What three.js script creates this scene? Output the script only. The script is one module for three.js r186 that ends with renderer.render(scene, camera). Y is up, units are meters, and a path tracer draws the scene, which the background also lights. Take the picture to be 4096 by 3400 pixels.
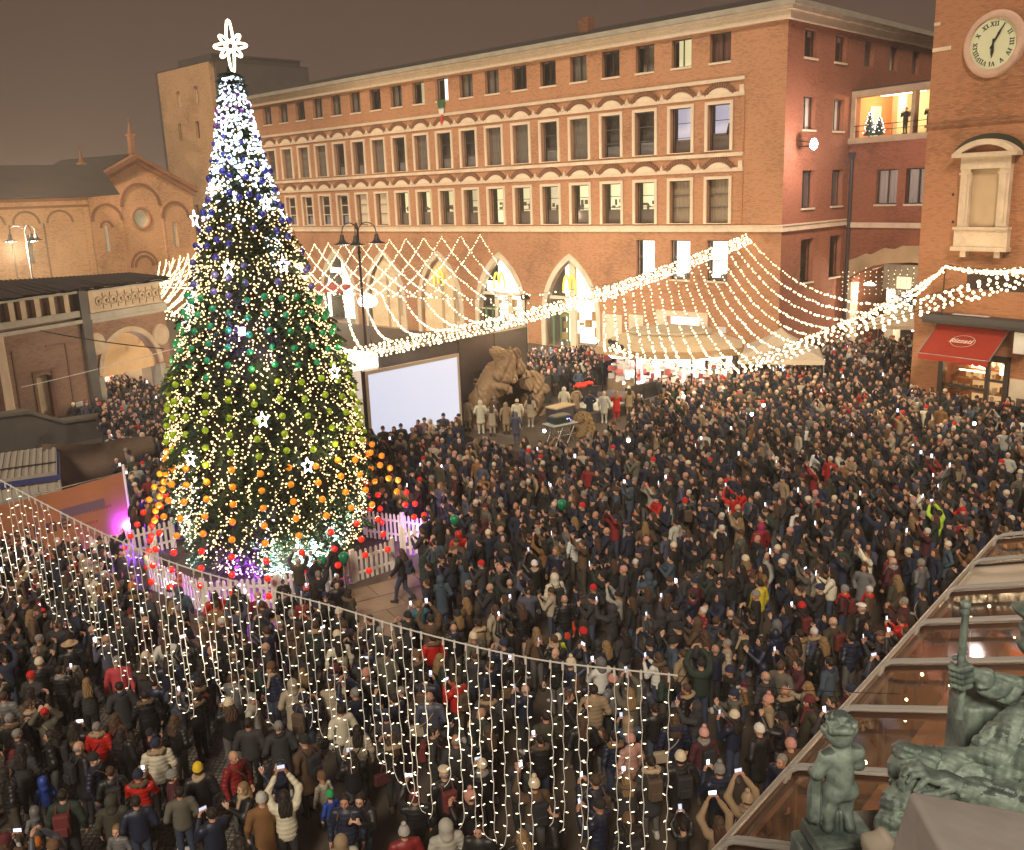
import * as THREE from 'three';
import { mergeGeometries, mergeVertices } from 'three/addons/utils/BufferGeometryUtils.js';
import { RoundedBoxGeometry } from 'three/addons/geometries/RoundedBoxGeometry.js';
import { FontLoader } from 'three/addons/loaders/FontLoader.js';
import { TextGeometry } from 'three/addons/geometries/TextGeometry.js';

// ---------- camera, sky, sun, exposure ----------
const scene = new THREE.Scene();
const camera = new THREE.PerspectiveCamera(48.84, 1024 / 850, 0.1, 900);
camera.position.set(0, 12, 0);
camera.rotation.order = 'YXZ';
camera.rotation.set(-0.24208, 0, -0.03648);
camera.focus = 34; camera.userData.fStop = 11;
const renderer = new THREE.WebGLRenderer({ antialias: true });
renderer.toneMapping = THREE.LinearToneMapping;
renderer.toneMappingExposure = 1.17;
renderer.shadowMap.enabled = true;
const hash = (x, y, s) => { let h = Math.imul(x, 374761393) ^ Math.imul(y, 668265263) ^ Math.imul(s, 974634721); h = Math.imul(h ^ (h >>> 13), 1274126177); return ((h ^ (h >>> 16)) >>> 0) / 4294967296; };
function vnoise(x, y, per, s) { const xi = Math.floor(x), yi = Math.floor(y), f = x - xi, g = y - yi, u = f * f * (3 - 2 * f), v = g * g * (3 - 2 * g), w = (a) => ((a % per) + per) % per; return THREE.MathUtils.lerp(THREE.MathUtils.lerp(hash(w(xi), w(yi), s), hash(w(xi + 1), w(yi), s), u), THREE.MathUtils.lerp(hash(w(xi), w(yi + 1), s), hash(w(xi + 1), w(yi + 1), s), u), v); }
const fbm = (u, v, f, s, o = 4) => { let t = 0, a = 0.5, n = 0; for (let i = 0; i < o; i++) { t += a * vnoise(u * f, v * f, f, s + i); n += a; a *= 0.55; f *= 2; } return t / n; };
{ // night sky over a lit town: an even brown glow, a little brighter towards the horizon
  const W = 128, H = 64, d = new Float32Array(W * H * 4);
  for (let y = 0; y < H; y++) for (let x = 0; x < W; x++) {
    const up = Math.sin(((y + 0.5) / H - 0.5) * Math.PI), h = Math.exp(-Math.max(0, up) * 2.2) + 0.35 * (fbm(x / W, y / H, 8, 91, 4) - 0.5), i = (y * W + x) * 4, k = up < 0 ? 0.45 : 1;
    d[i] = (0.05 + 0.044 * h) * k; d[i + 1] = (0.032 + 0.024 * h) * k; d[i + 2] = (0.0265 + 0.0145 * h) * k; d[i + 3] = 1;
  }
  const t = new THREE.DataTexture(d, W, H, THREE.RGBAFormat, THREE.FloatType);
  t.mapping = THREE.EquirectangularReflectionMapping; t.magFilter = t.minFilter = THREE.LinearFilter; t.needsUpdate = true;
  scene.background = t; scene.environment = t;
}
const sun = new THREE.DirectionalLight(new THREE.Color(1, 0.83, 0.63), 2.6);
sun.position.set(-18, 78, 50); sun.target.position.set(0, 0, -42);
sun.castShadow = true; sun.shadow.radius = 24; sun.shadow.mapSize.set(4096, 4096);
Object.assign(sun.shadow.camera, { left: -80, right: 80, top: 80, bottom: -80, near: 1, far: 260 });
scene.add(sun, sun.target);

// ---------- helpers ----------
const rng = (a) => () => { a |= 0; a = (a + 0x6d2b79f5) | 0; let t = Math.imul(a ^ (a >>> 15), 1 | a); t = (t + Math.imul(t ^ (t >>> 7), 61 | t)) ^ t; return ((t ^ (t >>> 14)) >>> 0) / 4294967296; };
const R0 = rng(7), rr = (a, b, r = R0) => a + (b - a) * r(), pick = (l, r = R0) => l[Math.floor(r() * l.length)];
const V = (x, y, z) => new THREE.Vector3(x, y, z), lerp = THREE.MathUtils.lerp, clamp = THREE.MathUtils.clamp, PI = Math.PI;
const names = {};
const numbered = (n) => { const k = (names[n] = (names[n] ?? -1) + 1); return k ? n + '_' + String(k).padStart(3, '0') : n; };
function clean(g) {
  if (g.index) g = g.toNonIndexed();
  for (const k of Object.keys(g.attributes)) if (!['position', 'normal', 'uv', 'color'].includes(k)) g.deleteAttribute(k);
  if (!g.attributes.normal) g.computeVertexNormals();
  if (!g.attributes.uv) g.setAttribute('uv', new THREE.BufferAttribute(new Float32Array(g.attributes.position.count * 2), 2));
  g.morphAttributes = {}; g.clearGroups();
  return g;
}
const M = (list) => { list = [].concat(list).map(clean); return list.length > 1 ? mergeGeometries(list) : list[0]; };
function uvBox(g) { // texture coordinates in metres, by the side a face looks to
  g = clean(g); const p = g.attributes.position, n = g.attributes.normal, u = g.attributes.uv;
  for (let i = 0; i < p.count; i += 3) {
    let a = 0, b = 0, c = 0; for (let k = 0; k < 3; k++) { a += Math.abs(n.getX(i + k)); b += Math.abs(n.getY(i + k)); c += Math.abs(n.getZ(i + k)); }
    for (let k = i; k < i + 3; k++) { const x = p.getX(k), y = p.getY(k), z = p.getZ(k); if (b > a && b > c) u.setXY(k, x, z); else if (a > c) u.setXY(k, z, y); else u.setXY(k, x, y); }
  }
  return g;
}
function obj(name, geoms, mat, parent = scene, kind) {
  const m = new THREE.Mesh(Array.isArray(geoms) ? M(geoms) : geoms, mat);
  m.name = parent === scene ? numbered(name) : name; m.castShadow = m.receiveShadow = true;
  if (kind) m.userData.kind = kind;
  parent.add(m); return m;
}
function tag(o, label, category, group) { o.userData.label = label; if (category) o.userData.category = category; if (group) o.userData.group = group; return o; }
function thing(name, label, category, pos = [0, 0, 0], turn = 0, group) {
  const g = new THREE.Group(); g.name = numbered(name); g.position.set(...pos); g.rotation.y = turn; scene.add(g);
  return tag(g, label, category, group);
}
const part = (name, parent) => { const g = new THREE.Group(); g.name = name; parent.add(g); return g; };
const box = (w, h, d, x = 0, y = 0, z = 0) => new THREE.BoxGeometry(w, h, d).translate(x, y, z);
const box2 = (x0, x1, y0, y1, z0, z1) => box(x1 - x0, y1 - y0, z1 - z0, (x0 + x1) / 2, (y0 + y1) / 2, (z0 + z1) / 2);
const rbox = (w, h, d, r, x = 0, y = 0, z = 0) => new RoundedBoxGeometry(w, h, d, 2, r).translate(x, y, z);
const cyl = (r0, r1, h, n, x = 0, y = 0, z = 0) => new THREE.CylinderGeometry(r0, r1, h, n).translate(x, y, z);
const sph = (r, x = 0, y = 0, z = 0, a = 10, b = 8) => new THREE.SphereGeometry(r, a, b).translate(x, y, z);
const tube = (pts, r, n = 6, seg) => new THREE.TubeGeometry(pts.length > 2 ? new THREE.CatmullRomCurve3(pts.map((p) => p.isVector3 ? p : V(...p))) : new THREE.LineCurve3(...pts.map((p) => p.isVector3 ? p : V(...p))), seg ?? (pts.length > 2 ? pts.length * 4 : 1), r, n, false);
function bar(a, b, r, n = 6) { return tube([a, b], r, n, 1); }
function extr(pts, depth, holes = [], curve = 12) {
  const s = pts instanceof THREE.Shape ? pts : new THREE.Shape(pts.map((p) => new THREE.Vector2(p[0], p[1])));
  for (const h of holes) s.holes.push(h.isPath || h instanceof THREE.Path ? h : new THREE.Path(h.map((p) => new THREE.Vector2(p[0], p[1]))));
  return new THREE.ExtrudeGeometry(s, { depth, bevelEnabled: false, curveSegments: curve });
}
const rect = (x0, x1, y0, y1) => [[x0, y0], [x1, y0], [x1, y1], [x0, y1]];
function inst(name, geom, mat, mats, parent, colors) {
  const m = new THREE.InstancedMesh(geom, mat, mats.length); m.name = name; m.castShadow = m.receiveShadow = true;
  mats.forEach((x, i) => { m.setMatrixAt(i, x); if (colors) m.setColorAt(i, colors[i]); });
  m.userData.kind = 'stuff'; parent.add(m); return m;
}
const TRS = (p, q, s) => new THREE.Matrix4().compose(p, q ?? new THREE.Quaternion(), s ?? V(1, 1, 1));
const yaw = (a) => new THREE.Quaternion().setFromAxisAngle(V(0, 1, 0), a);
// ---------- textures ----------
const enc = (c) => Math.round(255 * clamp(c <= 0.0031308 ? c * 12.92 : 1.055 * Math.pow(c, 1 / 2.4) - 0.055, 0, 1));
function tex(n, size, f, data = false) { // f(u, v) gives linear colour; size in metres
  const d = new Uint8Array(n * n * 4);
  for (let y = 0; y < n; y++) for (let x = 0; x < n; x++) { const c = f((x + 0.5) / n, (y + 0.5) / n), i = (y * n + x) * 4; for (let k = 0; k < 3; k++) d[i + k] = data ? Math.round(255 * clamp(c[k], 0, 1)) : enc(c[k]); d[i + 3] = 255; }
  const t = new THREE.DataTexture(d, n, n); t.wrapS = t.wrapT = THREE.RepeatWrapping; t.magFilter = t.minFilter = THREE.LinearFilter; if (!data) t.colorSpace = THREE.SRGBColorSpace;
  t.repeat.set(1 / size, 1 / size); t.needsUpdate = true; return t;
}
const grey = (f) => (u, v) => { const g = f(u, v); return [g, g, g]; };
function brickTex(n, size, cols, rows, s) {
  return tex(n, size, (u, v) => {
    const r = Math.floor(v * rows), fx = u * cols + (r % 2) * 0.5, c = Math.floor(fx), fu = fx - c, fv = v * rows - r;
    const m = fu < 0.05 || fv < 0.16, t = 0.72 + 0.5 * hash(c % cols, r, s), w = 0.6 + 0.8 * fbm(u, v, 4, s + 3, 6), k = t * w;
    const warm = hash(c % cols, r, s + 9);
    return m ? [0.62 * w, 0.6 * w, 0.56 * w] : [k, k * (0.86 + 0.2 * warm), k * (0.8 + 0.24 * warm)];
  });
}
const T = {
  brick: brickTex(2048, 8, 32, 112, 11),
  stain: tex(512, 6, grey((u, v) => 0.72 + 0.5 * (fbm(u, v, 4, 21, 6) - 0.3))),
  rough: tex(256, 1.5, grey((u, v) => fbm(u, v, 8, 31, 5)), true),
  stone: tex(512, 3, (u, v) => { const a = fbm(u, v, 4, 41, 6), b = fbm(u, v, 32, 43, 3), k = 0.62 + 0.5 * a + 0.14 * (b - 0.5); return [k, k * 0.985, k * 0.96]; }),
  cloth: tex(256, 0.75, grey((u, v) => { const a = fbm(u, v, 4, 71, 5), b = fbm(u + 0.3 * a, v * 0.5 + 0.2 * a, 8, 73, 3); return 0.62 + 0.75 * (0.55 * a + 0.45 * b); })),
  weave: tex(256, 0.5, grey((u, v) => 0.8 + 0.3 * (fbm(u, v, 16, 51, 3) - 0.5))),
};
const std = (c, o = {}) => new THREE.MeshStandardMaterial({ color: new THREE.Color(...c), roughness: 0.85, ...o });
const glow = (c, k, o = {}) => new THREE.MeshStandardMaterial({ color: new THREE.Color(0.5, 0.5, 0.5), emissive: new THREE.Color(...c), emissiveIntensity: k, roughness: 0.6, ...o });
const glassMat = (c = [1, 1, 1], o = {}) => new THREE.MeshPhysicalMaterial({ color: new THREE.Color(...c), transmission: 1, thickness: 0, roughness: 0.03, ior: 1.5, ...o });
const MAT = {
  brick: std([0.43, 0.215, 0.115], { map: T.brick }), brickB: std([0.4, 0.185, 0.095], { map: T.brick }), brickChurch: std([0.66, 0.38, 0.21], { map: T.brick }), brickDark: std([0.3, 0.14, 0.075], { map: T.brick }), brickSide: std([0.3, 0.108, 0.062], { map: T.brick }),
  vous: std([0.22, 0.098, 0.05], { map: T.stain }), cream: std([0.68, 0.55, 0.42], { map: T.stone }), creamD: std([0.45, 0.34, 0.24], { map: T.stone }), stoneG: std([0.3, 0.27, 0.23], { map: T.stone }), plaster: std([0.52, 0.38, 0.24], { map: T.stain }), plasterW: std([0.72, 0.62, 0.48], { map: T.stain }),
  roof: std([0.05, 0.042, 0.038], { map: T.stain }), gutter: std([0.33, 0.3, 0.25], { map: T.stone }), darkWood: std([0.035, 0.025, 0.02], { roughness: 0.5 }), frameW: std([0.55, 0.5, 0.42]), iron: std([0.025, 0.025, 0.027], { roughness: 0.45, metalness: 0.6 }), steel: std([0.5, 0.51, 0.52], { roughness: 0.32, metalness: 0.85 }),
  room: std([0.075, 0.062, 0.056]), curtain: std([0.16, 0.135, 0.11], { map: T.weave }), blind: std([0.42, 0.39, 0.45]), pane: glassMat(), sill: std([0.66, 0.55, 0.42], { map: T.stone }), shutter: std([0.055, 0.05, 0.055]), white: std([0.78, 0.77, 0.74]), black: std([0.015, 0.015, 0.016], { roughness: 0.5 }),
};
// ---------- large structure: ground ----------
const groundTex = tex(1024, 8, (u, v) => { const a = fbm(u, v, 4, 61, 6), b = fbm(u, v, 48, 63, 3), k = 0.62 + 0.6 * a + 0.2 * (b - 0.5); return [k, k * 0.95, k * 0.9]; });
const slabMat = [0, 1, 2].map((k) => std([0.15 + 0.03 * k, 0.115 + 0.022 * k, 0.09 + 0.015 * k], { map: groundTex, roughness: 0.55, roughnessMap: null, bumpMap: T.rough, bumpScale: 0.004 }));
const ground = obj('ground', uvBox(new THREE.PlaneGeometry(900, 900).rotateX(-PI / 2)), std([0.085, 0.07, 0.058], { map: groundTex, roughness: 0.7, bumpMap: T.rough, bumpScale: 0.006 }));
ground.userData.kind = 'structure';
tag(ground, 'dark stone paving of the square under the crowd');
{ // the large pale slabs that the crowd leaves free in front of the picket fence
  const ux = [0.86, 0, -0.51], uz = [0.51, 0, 0.86], gs = [rbox(1.56, 0.05, 0.97, 0.012), rbox(1.16, 0.05, 0.97, 0.012)].map(uvBox);
  const r = rng(5);
  for (let j = 0; j < 9; j++) for (let i = 0, x = -j * 0.31 % 0.8; x < 6.2; i++) {
    const k = r() < 0.6 ? 0 : 1, w = k ? 1.18 : 1.58, c = x + w / 2; x += w;
    const px = -7.6 + ux[0] * c + uz[0] * j, pz = -25.6 + ux[2] * c + uz[2] * j;
    if (px < -7.4 || pz > -21.4 || px > -1.7) continue;
    const m = obj('paving_slab', gs[k], slabMat[Math.floor(r() * 3)], ground); m.position.set(px, -0.008 + r() * 0.008, pz); m.rotation.y = Math.atan2(0.51, 0.86);
  }
  // small cobbles in the near left corner, set in rows
  const cob = rbox(0.105, 0.06, 0.105, 0.02), mats = [], cols = [];
  for (let z = -22.5; z < -13.6; z += 0.115) for (let x = -13; x < -4.2; x += 0.115) {
    if (x < z * 0.56 - 1.2) continue; if (x > -5.5 - (z + 14) * 0.2 + r() * 0.4) continue;
    mats.push(TRS(V(x + rr(-0.008, 0.008, r), -0.012 + r() * 0.012, z + rr(-0.008, 0.008, r)), yaw(rr(-0.08, 0.08, r)))); const k = 0.7 + r() * 0.6; cols.push(new THREE.Color(k, k * (0.94 + r() * 0.1), k * 0.92));
  }
  inst('cobble', cob, std([0.085, 0.08, 0.076], { roughness: 0.5 }), mats, ground, cols);
}

// ---------- windows ----------
const PANEL = new THREE.PlaneGeometry(1, 1);
const flat = (name, w, h, mat, parent, x, y, z) => { const m = obj(name, PANEL, mat, parent); m.scale.set(w, h, 1); m.position.set(x, y, z); return m; };
const LIT = [glow([1, 0.87, 0.42], 0.6), glow([1, 0.92, 0.46], 0.78), glow([0.9, 0.74, 0.38], 0.5), glow([0.75, 0.72, 0.95], 0.42), glow([1, 0.96, 0.82], 1.9)];
const winGeo = {};
// o: bars {v, h: [fractions]}, frame width f, recess z, inside: material of the room wall, low: dark lower part, surround
function windowAt(parent, x, y0, w, h, o) {
  const f = o.f ?? 0.07, key = [w, h, f, o.v, o.h].join();
  const frame = winGeo[key] ??= M([box2(-w / 2, -w / 2 + f, 0, h, -0.06, 0), box2(w / 2 - f, w / 2, 0, h, -0.06, 0), box2(-w / 2 + f, w / 2 - f, 0, f, -0.06, 0), box2(-w / 2 + f, w / 2 - f, h - f, h, -0.06, 0),
    ...(o.v ? [box2(-f * 0.6, f * 0.6, f, h - f, -0.055, -0.005)] : []), ...(o.h ?? []).map((k) => box2(-w / 2 + f, w / 2 - f, h * k - f * 0.4, h * k + f * 0.4, -0.05, -0.01))]);
  const win = obj('window', frame, o.mat ?? MAT.darkWood, parent); win.position.set(x, y0, o.z ?? -0.28);
  flat('pane', w - 2 * f, h - 2 * f, MAT.pane, win, 0, h / 2, -0.03);
  if (o.room) flat('room_panel', w + 0.3, h + 0.1, o.room, win, 0, h / 2, -0.85);  // flat panel for the room, glowing only where the window is lit
  if (o.curtain) for (const s of o.curtain === 2 ? [-1, 1] : [o.curtain]) {
    const n = 6, ww = (w - 2 * f) * (o.curtain === 2 ? 0.5 : 0.98), g = new THREE.PlaneGeometry(ww, h - 2 * f, n * 3, 1), p = g.attributes.position; for (let i = 0; i < p.count; i++) p.setZ(i, 0.03 * Math.sin(p.getX(i) * 24));
    g.computeVertexNormals(); const c = obj('curtain', g, o.curtainMat ?? MAT.curtain, win); c.position.set(o.curtain === 2 ? s * (w - 2 * f) * 0.25 : 0, h / 2, -0.14);
  }
  if (o.low) obj('cabinet', [box2(-w / 2 + f, w / 2 - f, 0.05, h * o.low, -0.5, -0.32), ...(o.items ?? [])], o.lowMat ?? std([0.13, 0.1, 0.08]), win);
  if (o.sill) obj('sill', box2(-w / 2 - 0.06, w / 2 + 0.06, -0.13, 0.0, 0.0, -(o.z ?? -0.28) + 0.07), MAT.sill, win);
  return win;
}
const pointed = (hw, y1, ya, y0 = 0) => { const s = new THREE.Path(); s.moveTo(-hw, y0); s.lineTo(hw, y0); s.lineTo(hw, y1); s.bezierCurveTo(hw * 0.98, y1 + (ya - y1) * 0.42, hw * 0.6, y1 + (ya - y1) * 0.8, 0, ya); s.bezierCurveTo(-hw * 0.6, y1 + (ya - y1) * 0.8, -hw * 0.98, y1 + (ya - y1) * 0.42, -hw, y1); s.closePath(); return s; };
const moved = (path, dx, dy, C = THREE.Path) => { const n = new C(path.getPoints(10).map((p) => new THREE.Vector2(p.x + dx, p.y + dy))); return n; };

// ---------- the long brick palace ----------
const palace = thing('brick_palace', 'long four-storey orange brick palace with rows of white framed windows and pointed arches', 'palace', [17.7, 0, -61], -0.7697);
{
  const L = 62.5, bay = 2.967, s0 = 4.72, N = 19, X = (i) => -(s0 + bay * i), r = rng(101);
  const arches = [17.8, 25.44, 33.0, 40.74, 48.2, 55.8];
  const holes = [];
  for (let i = 0; i < N; i++) { holes.push(rect(X(i) - 0.78, X(i) + 0.78, 19.8, 21.58), rect(X(i) - 0.84, X(i) + 0.84, 14.3, 17.2), rect(X(i) - 0.84, X(i) + 0.84, 9.6, 12.45)); }
  for (let i = 0; i < 3; i++) holes.push(rect(X(i) - 0.82, X(i) + 0.82, 5.72, 8.44));
  for (const a of arches) holes.push(moved(pointed(2.62, 2.4, 6.85, 0.02), -a, 0));
  holes.push(rect(-8.75, -6.0, 1.1, 3.1));
  obj('wall', extr(rect(-L, -0.5, 0, 21.9), 0.5, holes).translate(0, 0, -0.5), MAT.brick, palace);
  obj('corner_wall', uvBox(box2(-0.5, 0.0, 0, 21.9, -0.5, 0.0)), MAT.brick, palace);
  const iw = obj('inner_wall', box2(-L, -0.5, 0, 21.9, -3.4, -3.3), std([0.05, 0.04, 0.03]), palace);
  // side wall, looking to the right of the square
  const sh = []; for (const [a, b] of [[2.2, 3.9], [6.48, 8.13]]) { sh.push(rect(a, b, 19.72, 21.4), rect(a + 0.1, b + 0.1, 15.35, 17.38), rect(a + 0.35, b + 0.35, 10.4, 12.8), rect(a + 0.5, b + 0.6, 5.5, 8.36)); }
  sh.push(rect(11, 12.5, 19.75, 21.4), rect(15.3, 16.7, 19.75, 21.4), rect(19.4, 20.8, 19.75, 21.4));
  const side = obj('side_wall', extr(rect(0.0, 27, 0, 21.9), 0.5, sh).translate(0, 0, -0.5).rotateY(PI / 2).translate(0.001, 0, -0.001), MAT.brickSide, palace);  // darker copy of the palace brick, this side's shade put into the colour
  obj('inner_wall', box2(-3.4, -3.3, 0, 21.9, -27, -0.5), std([0.05, 0.04, 0.03]), palace);
  // string courses and cornice run round the corner
  const course = (y0, y1, out, x1 = 0, back = 9.3, mat = MAT.cream, x0 = -L, name = 'string_course') => { const g = [box2(x0, x1 + (x1 === 0 ? out : 0), y0, y1, 0.002, out)]; if (x1 === 0) g.push(box2(0.002, out, y0, y1, -back, 0.0)); return obj(name, g.map(uvBox), mat, palace); };
  course(9.02, 9.37, 0.16); course(9.37, 9.45, 0.22);
  course(21.72, 22.2, 0.3, 0, 27, MAT.cream, -L, 'cornice'); course(22.2, 22.42, 0.55, 0, 27, MAT.cream, -L, 'cornice'); course(22.42, 22.75, 0.82, 0, 27, MAT.gutter, -L, 'gutter');
  for (const [y, t] of [[18.55, 18.77], [13.88, 14.12]]) course(y, t, 0.14, -2.85);
  for (const y of [17.6, 12.92]) course(y, y + 0.24, 0.11, -2.85);
  obj('end_trim', [box2(-2.98, -2.85, 9.45, 12.92, 0.002, 0.05), box2(-2.98, -2.85, 14.12, 17.6, 0.002, 0.05)], MAT.brickB, palace);
  // roof
  const rf = new THREE.BufferGeometry(); { const a = [[-L, 22.76, 0.7], [0.7, 22.76, 0.7], [-5.6, 24.5, -6.5], [-L, 24.5, -6.5], [0.7, 22.76, -27], [-5.6, 24.5, -27]], f = [0, 1, 2, 0, 2, 3, 1, 4, 5, 1, 5, 2]; rf.setAttribute('position', new THREE.Float32BufferAttribute(f.flatMap((k) => a[k]), 3)); rf.computeVertexNormals(); }
  obj('roof', uvBox(rf), MAT.roof, palace);
  for (const s of [19.5]) obj('chimney', uvBox(box2(-s - 0.5, -s + 0.5, 23.6, 25, -5, -4.2)), MAT.brickDark, palace);
  // arch fields over the tall windows: lunette, ring of bricks, little pyramids
  const ring = []; for (let k = 0; k < 15; k++) { const a = PI * (0.2 + 0.6 * (k + 0.5) / 15), g = box(0.13, 0.3, 0.12).rotateZ(a - PI / 2); g.translate(Math.cos(a) * 1.42, Math.sin(a) * 1.42 - 0.86, 0.06); ring.push(g); }
  const ringG = M(ring), luS = new THREE.Shape(); luS.absarc(0, -0.86, 1.24, PI * 0.2, PI * 0.8); luS.closePath(); const luG = extr(luS, 0.05), toothG = M([new THREE.ConeGeometry(0.19, 0.42, 4).rotateY(PI / 4).translate(0, 0.21, 0.08)]);
  for (const yb of [17.84, 13.16]) for (let i = 0; i < N; i++) {
    const a = obj('brick_arch', ringG, MAT.vous, palace); a.position.set(X(i), yb, 0.0);
    const l = obj('lunette', luG, MAT.cream, palace); l.position.set(X(i), yb, 0.001);
    if (i < N) { const t = obj('pyramid_ornament', toothG, MAT.cream, palace); t.position.set(X(i) - bay / 2, yb, 0); if (!i) { const e = obj('end_block', box(0.3, 0.42, 0.1, 0, 0.21, 0.055), MAT.cream, palace); e.position.set(-3.05, yb, 0); } }
  }
  // window surrounds
  const sur = (w, h) => M([box2(-w / 2 - 0.22, -w / 2, -0.05, h + 0.2, 0.002, 0.1), box2(w / 2, w / 2 + 0.22, -0.05, h + 0.2, 0.002, 0.1), box2(-w / 2, w / 2, h, h + 0.2, 0.002, 0.1), box2(-w / 2, w / 2, -0.05, 0, 0.002, 0.1)]), surG = sur(1.68, 2.9), sur2 = sur(1.68, 2.85);
  for (let i = 0; i < N; i++) {
    const t = { v: 1, sill: 1, room: MAT.room, z: -0.3 };
    if (i === 9) Object.assign(t, { room: LIT[4] }); else if (i === 10) Object.assign(t, { room: LIT[2], curtain: 0 }); else if (i === 1) Object.assign(t, { room: LIT[0], items: [] }); else if (i === 2) Object.assign(t, { room: std([0.35, 0.3, 0.22]) }); else if (r() < 0.55) t.curtain = 2;
    if (i === 0) Object.assign(t, { curtain: 2, curtainMat: std([0.12, 0.05, 0.035]) });
    windowAt(palace, X(i), 19.8, 1.56, 1.78, t);
    const m = { h: [0.33, 0.66], z: -0.3, f: 0.05, room: MAT.room, mat: std([0.1, 0.09, 0.085]) };
    if (i < 2) Object.assign(m, { room: LIT[3], low: i ? 0.3 : 0.38, mat: MAT.black }); else Object.assign(m, { low: 0.26 + 0.05 * r(), lowMat: std([0.16, 0.15, 0.15]), curtain: r() < 0.4 ? 2 : 0 });
    const w3 = windowAt(palace, X(i), 14.3, 1.68, 2.9, m); obj('window_surround', surG, MAT.cream, w3).position.z = 0.3;
    const l = { h: [0.36, 0.66], z: -0.3, f: 0.06, mat: std([0.05, 0.045, 0.03]) };
    if (i >= 2 && i <= 11) { const it = []; for (let k = 0; k < 5; k++) it.push(box(rr(0.1, 0.35, r), rr(0.1, 0.5, r), 0.1, rr(-0.6, 0.6, r), 1.15 + rr(0, 0.5, r), -0.45)); Object.assign(l, { room: LIT[[3, 7, 10].includes(i) ? 1 : i % 3 === 0 ? 0 : r() < 0.4 ? 2 : 1], low: i === 7 ? 0.05 : 0.34 + 0.04 * r(), items: it, h: i > 8 ? [0.5] : [0.4, 0.68] }); }
    else if (i < 2) Object.assign(l, { room: std([0.2, 0.15, 0.1]), curtain: 2, curtainMat: std([0.25, 0.19, 0.13]) });
    else if (i < 14) Object.assign(l, { room: std([0.5, 0.42, 0.3]), curtain: 2, curtainMat: std([0.55, 0.47, 0.36]) });
    else Object.assign(l, { room: std([0.12, 0.12, 0.14]), mat: MAT.frameW, f: 0.1, low: 0.3, lowMat: std([0.2, 0.2, 0.28]) });
    const w2 = windowAt(palace, X(i), 9.6, 1.68, 2.85, l); obj('window_surround', sur2, MAT.cream, w2).position.z = 0.3;
  }
  for (let i = 0; i < 3; i++) { windowAt(palace, X(i), 5.72, 1.64, 2.72, { h: [0.5], z: -0.25, f: 0.08, room: glow([1, 0.95, 0.8], 2.6), sill: 1, low: 0.06, items: [sph(0.22, 0.45, 0.3, -0.45), sph(0.2, 0.1, 0.25, -0.45), sph(0.16, 0.55, 0.65, -0.45)] }); }
  { const p = obj('office_worker', [sph(0.12, 0.35, 1.62, 0), cyl(0.14, 0.24, 0.5, 10, 0.35, 1.28, 0)], MAT.black, palace); p.name = 'silhouette'; p.position.set(X(0), 14.3, -0.75); }
  // side windows
  const sw = part('side_windows', palace); palace.remove(sw);
  for (const [k, [a, b]] of [[2.2, 3.9], [6.48, 8.13]].entries()) for (const [j, [y0, y1, dx, dw]] of [[19.72, 21.4, 0, 0], [15.35, 17.38, 0.1, 0], [10.4, 12.8, 0.35, 0], [5.5, 8.36, 0.5, 0.1]].entries()) {
    const w = b - a + dw, c = (a + b + dw) / 2 + dx, o = { v: j < 3 ? 1 : 0, h: j === 3 ? [0.5] : [], z: 0, sill: 1, room: MAT.room };
    if (j === 1) Object.assign(o, { curtain: 1, curtainMat: std([0.62, 0.6, 0.58]) }); if (j === 3) Object.assign(o, { room: std([0.28, 0.3, 0.2]) }); if (j === 2) Object.assign(o, { curtain: 2, curtainMat: MAT.shutter });
    const win = windowAt(palace, 0, y0, w, y1 - y0, { ...o, z: -0.0001 }); win.rotation.y = PI / 2; win.position.set(-0.3, y0, -c);
    win.children.filter((q) => q.name === 'sill').forEach((q) => { q.geometry = box2(-w / 2 - 0.08, w / 2 + 0.08, -0.12, 0, 0, 0.4); });
  }
  for (const c of [11.75, 16, 20.1]) { const win = windowAt(palace, 0, 19.75, 1.4, 1.65, { v: 1, z: -0.0001, room: MAT.room, curtain: c === 16 ? 1 : 2, curtainMat: c === 16 ? std([0.4, 0.37, 0.36]) : MAT.shutter }); win.rotation.y = PI / 2; win.position.set(-0.3, 19.75, -c); }
  // drain pipe in the inner corner
  obj('drain_pipe', cyl(0.13, 0.13, 13.6, 10, 0.35, 6.8, -9.05), std([0.04, 0.028, 0.035], { roughness: 0.5 }), palace);
  obj('pipe_head', cyl(0.28, 0.14, 0.5, 10, 0.35, 13.7, -9.05), std([0.04, 0.028, 0.035]), palace);
  // pointed arches of the ground floor
  const bordS = moved(pointed(3.02, 2.4, 7.35), 0, 0, THREE.Shape); bordS.holes.push(moved(pointed(2.62, 2.4, 6.85, 0.0), 0, 0));
  const bordG = uvBox(extr(bordS, 0.62).translate(0, 0, -0.5));
  const shopLight = glow([1, 0.9, 0.68], 2.4), board = std([0.8, 0.64, 0.43], { map: T.stone }), tymp = glow([1, 0.95, 0.8], 2.2), green = std([0.1, 0.2, 0.09]);
  const fill = (ya, yb, hw) => { const s = moved(pointed(hw, 2.4, 6.8, 0.0), 0, 0, THREE.Shape); return s; };
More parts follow.
